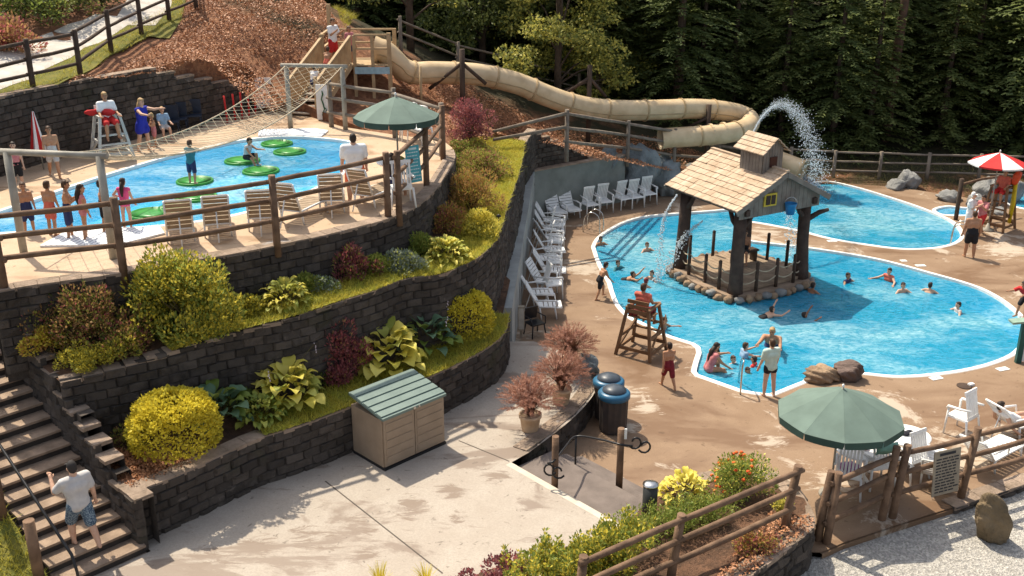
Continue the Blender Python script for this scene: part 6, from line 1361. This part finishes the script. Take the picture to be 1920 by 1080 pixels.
POSES = dict(stand=ST, walk=dict(lean=4, nod=0, L=((24, 3, 10), (-18, 8, 14)), Rr=((-16, 3, 22), (20, 8, 18))),
    akimbo=dict(lean=2, nod=5, L=((3, 6, 3), (-12, 42, 75)), Rr=((0, 6, 5), (12, 10, 15))),
    fold=dict(lean=2, nod=10, L=((4, 4, 5), (25, 6, 95)), Rr=((-2, 4, 4), (22, 6, 100))),
    step=dict(lean=26, nod=10, L=((42, 6, 40), (30, 12, 20)), Rr=((-8, 6, 16), (18, 12, 25))),
    sit=dict(lean=-4, nod=6, L=((84, 8, 82), (28, 10, 50)), Rr=((82, 8, 78), (30, 10, 45))),
    sitfold=dict(lean=10, nod=12, L=((88, 10, 95), (52, 4, 55)), Rr=((90, 10, 90), (50, 4, 60))),
    ground=dict(lean=18, nod=10, L=((105, 12, 105), (60, 5, 30)), Rr=((88, 14, 60), (35, 10, 20))),
    bend=dict(lean=48, nod=-10, L=((40, 8, 30), (70, 12, 25)), Rr=((34, 8, 26), (75, 14, 20))),
    reach=dict(lean=8, nod=0, L=((8, 6, 8), (85, 12, 15)), Rr=((-4, 6, 10), (70, 20, 20))),
    swim=dict(lean=14, nod=-6, L=((25, 12, 45), (45, 48, 40)), Rr=((8, 12, 35), (40, 50, 40))),
    wave=dict(lean=8, nod=-4, L=((15, 10, 30), (55, 35, 40)), Rr=((5, 10, 25), (155, 25, 20))),
    float=dict(lean=72, nod=-50, L=((5, 10, 20), (120, 30, 20)), Rr=((-12, 10, 25), (95, 40, 40))),
    lie=dict(lean=-62, nod=20, L=((88, 6, 12), (20, 18, 30)), Rr=((86, 8, 24), (10, 22, 40))),
    climb=dict(lean=22, nod=5, L=((48, 5, 55), (65, 10, 30)), Rr=((-4, 5, 10), (30, 10, 40))),
    carry=dict(lean=4, nod=8, L=((26, 3, 28), (38, 22, 92)), Rr=((-14, 3, 14), (-6, 14, 14))))
def remesh(mb, name, mats, parent, vox):
    o = mb.build('tmp', mats, fixn=True)
    r_ = o.modifiers.new('r', 'REMESH'); r_.mode = 'VOXEL'; r_.voxel_size = vox; r_.use_smooth_shade = True
    s = o.modifiers.new('s', 'SMOOTH'); s.iterations = 3; s.factor = .5
    dg = bpy.context.evaluated_depsgraph_get(); dg.update(); me = bpy.data.meshes.new_from_object(o.evaluated_get(dg)); om = o.data; bpy.data.objects.remove(o); bpy.data.meshes.remove(om)
    me.name = name; me.materials.clear()
    for m in mats: me.materials.append(m)
    no = bpy.data.objects.new(name, me); C.objects.link(no)
    if parent is not None: no.parent = parent
    return no
def dirv(a, b, s): a, b = R(a), R(b); return Vector((s*math.sin(b), math.cos(b)*math.sin(a), -math.cos(b)*math.cos(a)))
def person(label, H, pos, fdir, pose='stand', skin=0, hair='dark', clothes=(), long=False, hip=None, group=None, headturn=0, anchor='feet', hat=False, build=1.0):
    P = POSES[pose]; S = H; hs = 1.0 if H > 1.5 else 1.0+ (1.5-H)*.55; g = build*(1.0 if H > 1.5 else .94)
    lean = R(P['lean']); sdv = Vector((0, math.sin(lean), math.cos(lean))); pel = Vector((0, 0, 0)); J = {}
    J['pel'] = pel; J['waist'] = pel + sdv*.10*S; J['chest'] = pel + sdv*.21*S; J['neck'] = pel + sdv*.315*S
    nd = lean*.4 + R(P['nod'])*1.0; hd = Vector((0, math.sin(nd), math.cos(nd))); J['head'] = J['neck'] + hd*(.045*S+.058*S*hs)
    low = 0
    for s, k in ((-1, 'L'), (1, 'Rr')):
        (ta, tb, kb_), (aa, ab, eb) = P[k]
        h = pel + Vector((s*.052*S*g, 0, 0)); kn = h + dirv(ta, tb, s)*.245*S; an = kn + dirv(ta-kb_, tb*.4, s)*.235*S; J[k+'hip'], J[k+'kn'], J[k+'an'] = h, kn, an
        fd = Vector((s*.18, 1, -.12)).normalized() if pose not in ('lie', 'float') else Vector((0, .4, .8)).normalized(); J[k+'toe'] = an + fd*.095*S - Vector((0, 0, .022*S)); J[k+'heel'] = an - fd*.025*S - Vector((0, 0, .022*S)); low = min(low, an.z-.040*S)
        sh = pel + sdv*.285*S + Vector((s*.112*S*g, 0, 0)); el = sh + dirv(aa, ab, s)*.165*S; fa = dirv(aa+eb, ab*(.6 if eb < 60 else -.5), s); wr = el + fa*.145*S; J[k+'sh'], J[k+'el'], J[k+'wr'], J[k+'ha'], J[k+'fd'] = sh, el, wr, wr + fa*.05*S, fa
    dz = -low if anchor == 'feet' else 0
    rz = face(*fdir); root_loc = Vector(pos)
    for k in J:
        if not k.endswith('fd'): J[k] = J[k] + Vector((0, 0, dz))
    mb = MB(); X = lambda a, b, ra, rb, e=0: (mb.tube([a, b], [(ra)*S+e, rb*S+e], 12, cap=True), mb.ball(a, ra*S+e, 12, 8), mb.ball(b, rb*S+e, 12, 8))
    def side(v, w_): return v - Vector((w_*S, 0, 0)), v + Vector((w_*S, 0, 0))
    def torso(e=0, top=True, bot=True):
        if bot: X(*side(J['pel'], .042*g), .066*g, .066*g, e)
        for sg in (-1, 1):
            o1, o2, o3 = Vector((sg*.036*S*g, 0, 0)), Vector((sg*.034*S*g, 0, 0)), Vector((sg*.055*S*g, 0, 0))
            X(J['pel']+o1, J['waist']+o2, .066*g, .058*g, e); 
            if top: X(J['waist']+o2, J['chest']+o3, .058*g, .066*g, e)
        if top: X(*side(J['chest'], .055*g), .066*g, .066*g, e); X(J['Lsh'], J['Rrsh'], .040*g, .040*g, e)
    torso(); X(J['neck']-sdv*.03*S, J['neck']+hd*.05*S, .042*g, .032*g)
    hc = J['head']; hR = Matrix.Rotation(-nd, 3, 'X'); r3 = (.047*S*hs, .058*S*hs, .068*S*hs)
    if headturn: hR = hR @ Matrix.Rotation(R(headturn), 3, 'Z')
    mb.ball(hc, r3, 16, 10, 0, hR); mb.ball(hc + hR @ Vector((0, .022*S*hs, -.036*S*hs)), (.034*S*hs, .034*S*hs, .034*S*hs), 12, 8, 0, hR)
    for k in ('L', 'Rr'):
        X(J[k+'hip'], J[k+'kn'], .058*g, .038*g); X(J[k+'kn'], J[k+'kn'].lerp(J[k+'an'], .35), .037*g, .038*g); X(J[k+'kn'].lerp(J[k+'an'], .35), J[k+'an'], .038*g, .024*g); X(J[k+'heel'], J[k+'toe'], .022, .018)
        X(J[k+'sh'], J[k+'el'], .036*g, .027*g); X(J[k+'el'], J[k+'wr'], .028*g, .019*g); X(J[k+'wr'], J[k+'ha'], .019, .021)
    body = remesh(mb, 'person', [SK[skin], M_eye, M_lip, HR['dark']], None, .0115*S)
    ex_ = MB(); V3 = lambda x, y, z: hc + hR @ Vector((x*S*hs, y*S*hs, z*S*hs))
    ex_.ball(V3(0, .060, -.010), (.008*S*hs, .012*S*hs, .013*S*hs), 8, 5, 0, hR)
    for s in (-1, 1):
        ex_.ball(V3(s*.018, .051, .006), (.0075*S*hs, .006*S*hs, .005*S*hs), 8, 5, 1, hR); ex_.ball(V3(s*.018, .053, .017), (.011*S*hs, .004*S*hs, .003*S*hs), 6, 4, 3, hR); ex_.ball(V3(s*.047, -.004, -.006), (.008*S*hs, .012*S*hs, .017*S*hs), 8, 6, 0, hR)
    ex_.ball(V3(0, .054, -.033), (.015*S*hs, .006*S*hs, .005*S*hs), 8, 5, 2, hR)
    for k, s in (('L', -1), ('Rr', 1)):                             # fingers, slightly curled, and a thumb off the side of the palm
        f = J[k+'fd']; sd_ = Vector((1, 0, 0)) - f*f.x; sd_ = sd_.normalized() if sd_.length > .1 else Vector((0, 1, 0)); nn_ = f.cross(sd_)*(-s); b = J[k+'ha']
        for i, ln in enumerate((.040, .046, .043, .034)): o = b + sd_*(i-1.5)*.0115*S + f*.012*S; ex_.tube([o, o+f*ln*.5*S+nn_*.004*S, o+f*ln*.85*S+nn_*.016*S], [.0062*S, .0058*S, .0045*S], 6, 0)
        o = J[k+'wr']*.45 + b*.55 + sd_*(-s)*.018*S; ex_.tube([o, o+sd_*(-s)*.016*S+f*.016*S, o+sd_*(-s)*.018*S+f*.036*S], [.0075*S, .007*S, .005*S], 6, 0)
    tmp = ex_.build('tmpx', [SK[skin], M_eye, M_lip, HR['dark']]); bm = bmesh.new(); bm.from_mesh(body.data); bm.from_mesh(tmp.data); bm.to_mesh(body.data); bm.free(); dm = tmp.data; bpy.data.objects.remove(tmp); bpy.data.meshes.remove(dm)
    body.location = root_loc; body.rotation_euler = (0, 0, rz); body['kind'] = 'thing'; tag(body, label, 'person', group)
    h = MB()
    if hair:
        h.ball(V3(0, -.014, .016), (.050*S*hs, .054*S*hs, .062*S*hs), 16, 10, 0, hR, .02); h.ball(V3(0, -.020, -.012), (.047*S*hs, .044*S*hs, .052*S*hs), 12, 8, 0, hR, .02)
        if not hat: h.ball(V3(0, .022, .046), (.040*S*hs, .030*S*hs, .022*S*hs), 12, 7, 0, hR, .03)
        if hat: h.tube([V3(0, .03, .034), V3(0, .095, .024)], [.042*S*hs, .034*S*hs], 10, 0, flat=.16)
        if long:
            h.tube([V3(0, -.030, .0), J['neck']-sdv.cross(Vector((1,0,0)))*.03*S - Vector((0,.035*S,0)), J['neck']-sdv*.10*S-Vector((0,.062*S,0)), J['neck']-sdv*.17*S-Vector((0,.06*S,0))], [.046*S*hs, .05*S, .042*S, .02*S], 10, 0, flat=.75)
        h.build('hat' if hat else 'hair', HR[hair], body)
    for kind, col in clothes:
        mb = MB(); e = .0095*S
        if kind in ('shorts', 'trunks', 'brief'):
            torso(e, top=False); q = {'shorts': .92, 'trunks': .68, 'brief': .22}[kind]
            for k in ('L', 'Rr'): X(J[k+'hip'], J[k+'hip'].lerp(J[k+'kn'], q), .058*g, .058*g-.012*q, e*1.25)
        elif kind == 'shirt':
            torso(e*1.15)
            for k in ('L', 'Rr'): X(J[k+'sh'], J[k+'sh'].lerp(J[k+'el'], .72), .038*g, .036*g, e)
        elif kind == 'vest': torso(e)
        elif kind == 'suit':
            torso(e*.7)
            for k in ('L', 'Rr'): X(J[k+'hip'], J[k+'hip'].lerp(J[k+'kn'], .12), .058*g, .056*g, e*.6)
        elif kind == 'skirt':
            torso(e)
            for k in ('L', 'Rr'): X(J[k+'hip'], J[k+'hip'].lerp(J[k+'kn'], .45), .064*g, .070*g, e*1.4)
        elif kind == 'bra': X(*side(J['chest'], .055*g), .066*g, .066*g, e*.5)
        remesh(mb, {'brief': 'trunks', 'suit': 'swimsuit', 'skirt': 'swim_dress', 'bra': 'bikini_top'}.get(kind, kind), [CL[col]], body, .013*S)
    return body
NP_ = (0, 1)
def UP(x, y): return U(x, y)
A = person
# queue at the upper pool
A('boy in navy trunks at the left end of the queue, facing right', 1.22, U(57,438), (.5,-.8), 'stand', 0, 'brown', [('shorts','navy')])
A('boy in reddish trunks seen from behind, second in the queue', 1.28, U(101,441), (.2,.9), 'stand', 0, 'brown', [('trunks','coral')])
A('taller boy in navy trunks turning right, third in the queue', 1.36, U(134,447), (.9,.3), 'fold', 0, 'brown', [('shorts','navy')])
A('long haired girl in a rose swimsuit in the middle of the queue', 1.30, U(163,450), (.75,.45), 'stand', 0, 'dark', [('suit','rose')], long=True)
A('dark haired child half hidden behind the frame pole', 1.25, U(199,436), (.8,.4), 'stand', 0, 'dark', [('trunks','black')])
A('girl in a bright pink swimsuit at the pool edge, seen from behind', 1.20, U(240,428), (.15,1), 'akimbo', 1, 'dark', [('suit','pink')], long=True)
A('child with pale top and dark trunks standing far left under the wall', 1.25, U(37,352), (.4,-.8), 'stand', 1, 'dark', [('shorts','black'), ('vest','rose')])
A('shirtless boy walking by the furled umbrella at the back wall', 1.50, U(104,332), (.45,-.85), 'walk', 0, 'brown', [('trunks','grey')])
f_ = Vector((.55,-.8,0)).normalized()
A('lifeguard in white shirt and red shorts on the white chair', 1.70, LG2+zoff(1.22), (.55,-.8), 'sit', 0, 'blond', [('shorts','red'), ('shirt','white')], anchor='pelvis')
A('woman in a royal blue swim dress standing by the back wall', 1.68, U(272,284), (.75,-.35), 'reach', 1, 'blond', [('skirt','blue')], long=True)
A('small child in rose trunks before the woman in blue', 1.05, U(292,275), (-.7,-.5), 'fold', 0, 'blond', [('trunks','rose')])
A('boy in a sky blue shirt sitting on a dark chair by the back wall', 1.30, U(310,262)+zoff(.44), (.5,-.8), 'sit', 1, 'blond', [('trunks','grey'), ('shirt','sky')], anchor='pelvis')
A('child in a teal wetsuit balancing on the lily pad', 1.18, at(362,344,ZU+.08), (.1,.95), 'reach', 0, 'brown', [('shorts','navy'), ('shirt','teal')])
A('boy in dark trunks sitting on the lily pad with a knee up', 1.22, at(462,294,ZU+.17), (.8,-.3), 'ground', 0, 'dark', [('trunks','black'), ('vest','grey')], anchor='pelvis')
A('heavy man in a white shirt and orange shorts on the upper deck', 1.78, U(668,378), (-.2,.95), 'stand', 1, 'dark', [('shorts','orange'), ('shirt','white')], build=1.22)
A('dark haired woman in a navy top sitting at the upper deck table', 1.62, U(738,372)+zoff(.44), (.3,.9), 'sit', 0, 'dark', [('brief','navy'), ('shirt','navy')], anchor='pelvis', long=True)
A('attendant in white shirt and red shorts at the top of the slide', 1.72, Vector((-6.95, 41.15, PZ6)), (.75,-.5), 'fold', 0, 'brown', [('shorts','red'), ('shirt','white')])
A('child in a pink top waiting beside the attendant on the platform', 1.38, Vector((-6.35, 41.35, PZ6)), (.6,-.6), 'stand', 0, 'brown', [('shirt','rose'), ('trunks','navy')])
A('child in a white top climbing near the bottom of the platform steps', 1.25, sb+d*.0+Vector((0,0,0)) if False else Vector((-7.35, 38.75, ZU+.48)), (.25,.95), 'climb', 1, 'dark', [('trunks','navy'), ('vest','white')])
A('child in coral trunks climbing the platform steps ahead of the white top', 1.25, Vector((-7.02, 39.9, ZU+1.0)), (.25,.95), 'climb', 0, 'brown', [('shorts','coral')])
# the man on the stairs
A('man in a pale grey shirt and blue print shorts climbing the stairs', 1.78, S0+SU*(TR*1.45)+SW*.86+zoff(ZS+RI*1), (SU.x, SU.y), 'carry', 1, 'capdark', [('shorts','print'), ('shirt','grey')], hat=True, build=1.08)
# big pool
def inpool(label, H, x, y, fdir, pose='swim', **k):
    p = at(x, y, -1.05+H*.95); A(label, H, (p.x, p.y, -1.04), fdir, pose, **k)
A('boy in dark trunks stepping towards the pool edge at its left end', 1.30, at(1123,560,0), (.75,.35), 'step', 0, 'dark', [('trunks','black')])
inpool('dark haired swimmer holding the far left pool edge', 1.36, 1124, 444, (.4,-.8), skin=0, hair='dark')
inpool('swimmer alone between the pool ladder and the left trunk post', 1.36, 1211, 455, (.4,-.8), skin=1, hair='brown')
inpool('swimmer in a teal shirt near the left pool edge', 1.34, 1155, 489, (.5,-.5), skin=1, hair='dark', clothes=[('shirt','teal')])
A('swimmer lying forward in dark trunks below the teal shirt', 1.34, at(1168,526,-.12), (.9,-.2), 'float', 0, 'dark', [('trunks','black')], anchor='pelvis')
inpool('pale swimmer turning beside the red capped one', 1.36, 1226, 508, (-.6,-.5), 'wave' if False else 'swim', skin=1, hair='dark')
inpool('red capped swimmer left of the pavilion island', 1.30, 1208, 525, (.6,.4), skin=1, hair='red')
A('lifeguard in red sitting on the brown timber chair, seen from behind', 1.74, LG1+zoff(1.30), (.55,.85), 'sit', 0, 'brown', [('shorts','maroon'), ('vest','coral')], anchor='pelvis')
cloth('bag', 'dark maroon bag on the back of the brown lifeguard chair', 'bag', LG1+Vector((-.28,-.08,1.22)), .16, .14, .3, HR['red'], 12)
inpool('dark haired child raising an arm behind the brown lifeguard chair', 1.36, 1243, 598, (.7,-.3), 'wave', skin=0, hair='dark')
A('boy in maroon shorts walking on the brown deck, seen from behind', 1.34, at(1252,727,0), (-.25,.95), 'walk', 0, 'dark', [('shorts','maroon')])
A('woman with long dark hair in a rose swimsuit sitting at the wading corner', 1.62, at(1328,690,.02), (.85,.2), 'ground', 0, 'dark', [('suit','rose')], anchor='pelvis', long=True)
inpool('dark haired girl in a pink top beside the sitting woman', 1.32, 1348, 650, (-.6,.1), skin=0, hair='dark', clothes=[('shirt','rose')], long=True)
inpool('small child wading right of the girl in the pink top', 1.22, 1371, 668, (.4,-.6), skin=1, hair='brown')
inpool('child stretching both arms towards the bending man', 1.40, 1394, 648, (.8,.2), 'reach', skin=1, hair='brown', clothes=[('vest','sky')])
inpool('toddler in a yellow float top near the grab rail', 1.14, 1398, 690, (.5,-.7), skin=0, hair='dark', clothes=[('vest','yellow')])
inpool('child in a red top beside the woman in the mint shirt', 1.28, 1420, 672, (-.5,.3), skin=0, hair='dark', clothes=[('vest','red')])
p = at(1452, 612, .55); A('shirtless man bending over in the water, facing the umbrella', 1.80, (p.x, p.y, -.85), (-.35,-.9), 'bend', 0, 'blond', [('shorts','navy')], build=1.1)
A('woman in a mint shirt standing at the pool edge by the children', 1.62, at(1440,742,0), (-.3,.9), 'stand', 1, 'brown', [('brief','black'), ('shirt','mint')])
A('swimmer floating face up in the shadow of the pavilion', 1.36, at(1428,597,-.10), (.8,.25), 'float', 1, 'dark', [('trunks','black')], anchor='pelvis')
A('dark swimmer gliding just under the surface', 1.36, at(1487,606,-.26), (.9,.1), 'float', 2, 'dark', [('trunks','black')], anchor='pelvis')
inpool('dark haired swimmer right of the pavilion island', 1.36, 1586, 512, (.5,-.6), skin=0, hair='dark', clothes=[('vest','navy')])
inpool('swimmer in a pale orange top in the right half of the pool', 1.50, 1672, 503, (-.6,-.4), skin=1, hair='dark', clothes=[('vest','coral')])
inpool('dark haired swimmer in front of the pale orange top', 1.36, 1691, 530, (.2,-.9), skin=1, hair='dark')
inpool('swimmer turned away on the right of the pale orange top', 1.36, 1743, 533, (.5,.6), skin=1, hair='dark')
inpool('swimmer crossing near the right end of the big pool', 1.36, 1803, 568, (-.8,-.1), skin=1, hair='dark', clothes=[('vest','grey')])
inpool('dark head of a swimmer beside the island stones', 1.36, 1521, 533, (.6,.4), skin=2, hair='dark')
A('person sitting on the bench inside the pavilion', 1.45, PT(-.5,.6,.75), (-.3,-.9), 'sit', 0, 'brown', [('trunks','black')], anchor='pelvis')
# right side
A('shirtless man in black trunks with his back turned, by the far pool', 1.76, at(1816,482,0), (.15,.95), 'stand', 0, 'brown', [('trunks','black')], build=1.1)
A('person in a white robe and white cap by the lone log post', 1.74, at(1812,440,0), (.5,-.4), 'fold', 1, 'cap', [('shirt','white'), ('shorts','white')], hat=True)
A('lifeguard in red shorts and pink top by the far stand', 1.66, at(1836,440,0), (-.6,-.3), 'carry', 0, 'dark', [('shorts','red'), ('shirt','rose')])
A('lifeguard in red seated on the brown stand under the umbrella', 1.68, LG3+zoff(1.60), (-.7,-.6), 'sit', 0, 'dark', [('shorts','red'), ('shirt','coral')], anchor='pelvis')
A('sunbather lying back on a white lounger at the right edge', 1.68, at(1898, 815, 0)+Vector((-.05,.0,.46)), (.9,.35), 'lie', 1, 'dark', [('suit','white')], anchor='pelvis')
A('person in red crouching at the right edge of the picture', 1.45, at(1921,592,0), (-.6,-.4), 'bend', 0, 'dark', [('shirt','red'), ('shorts','black')])
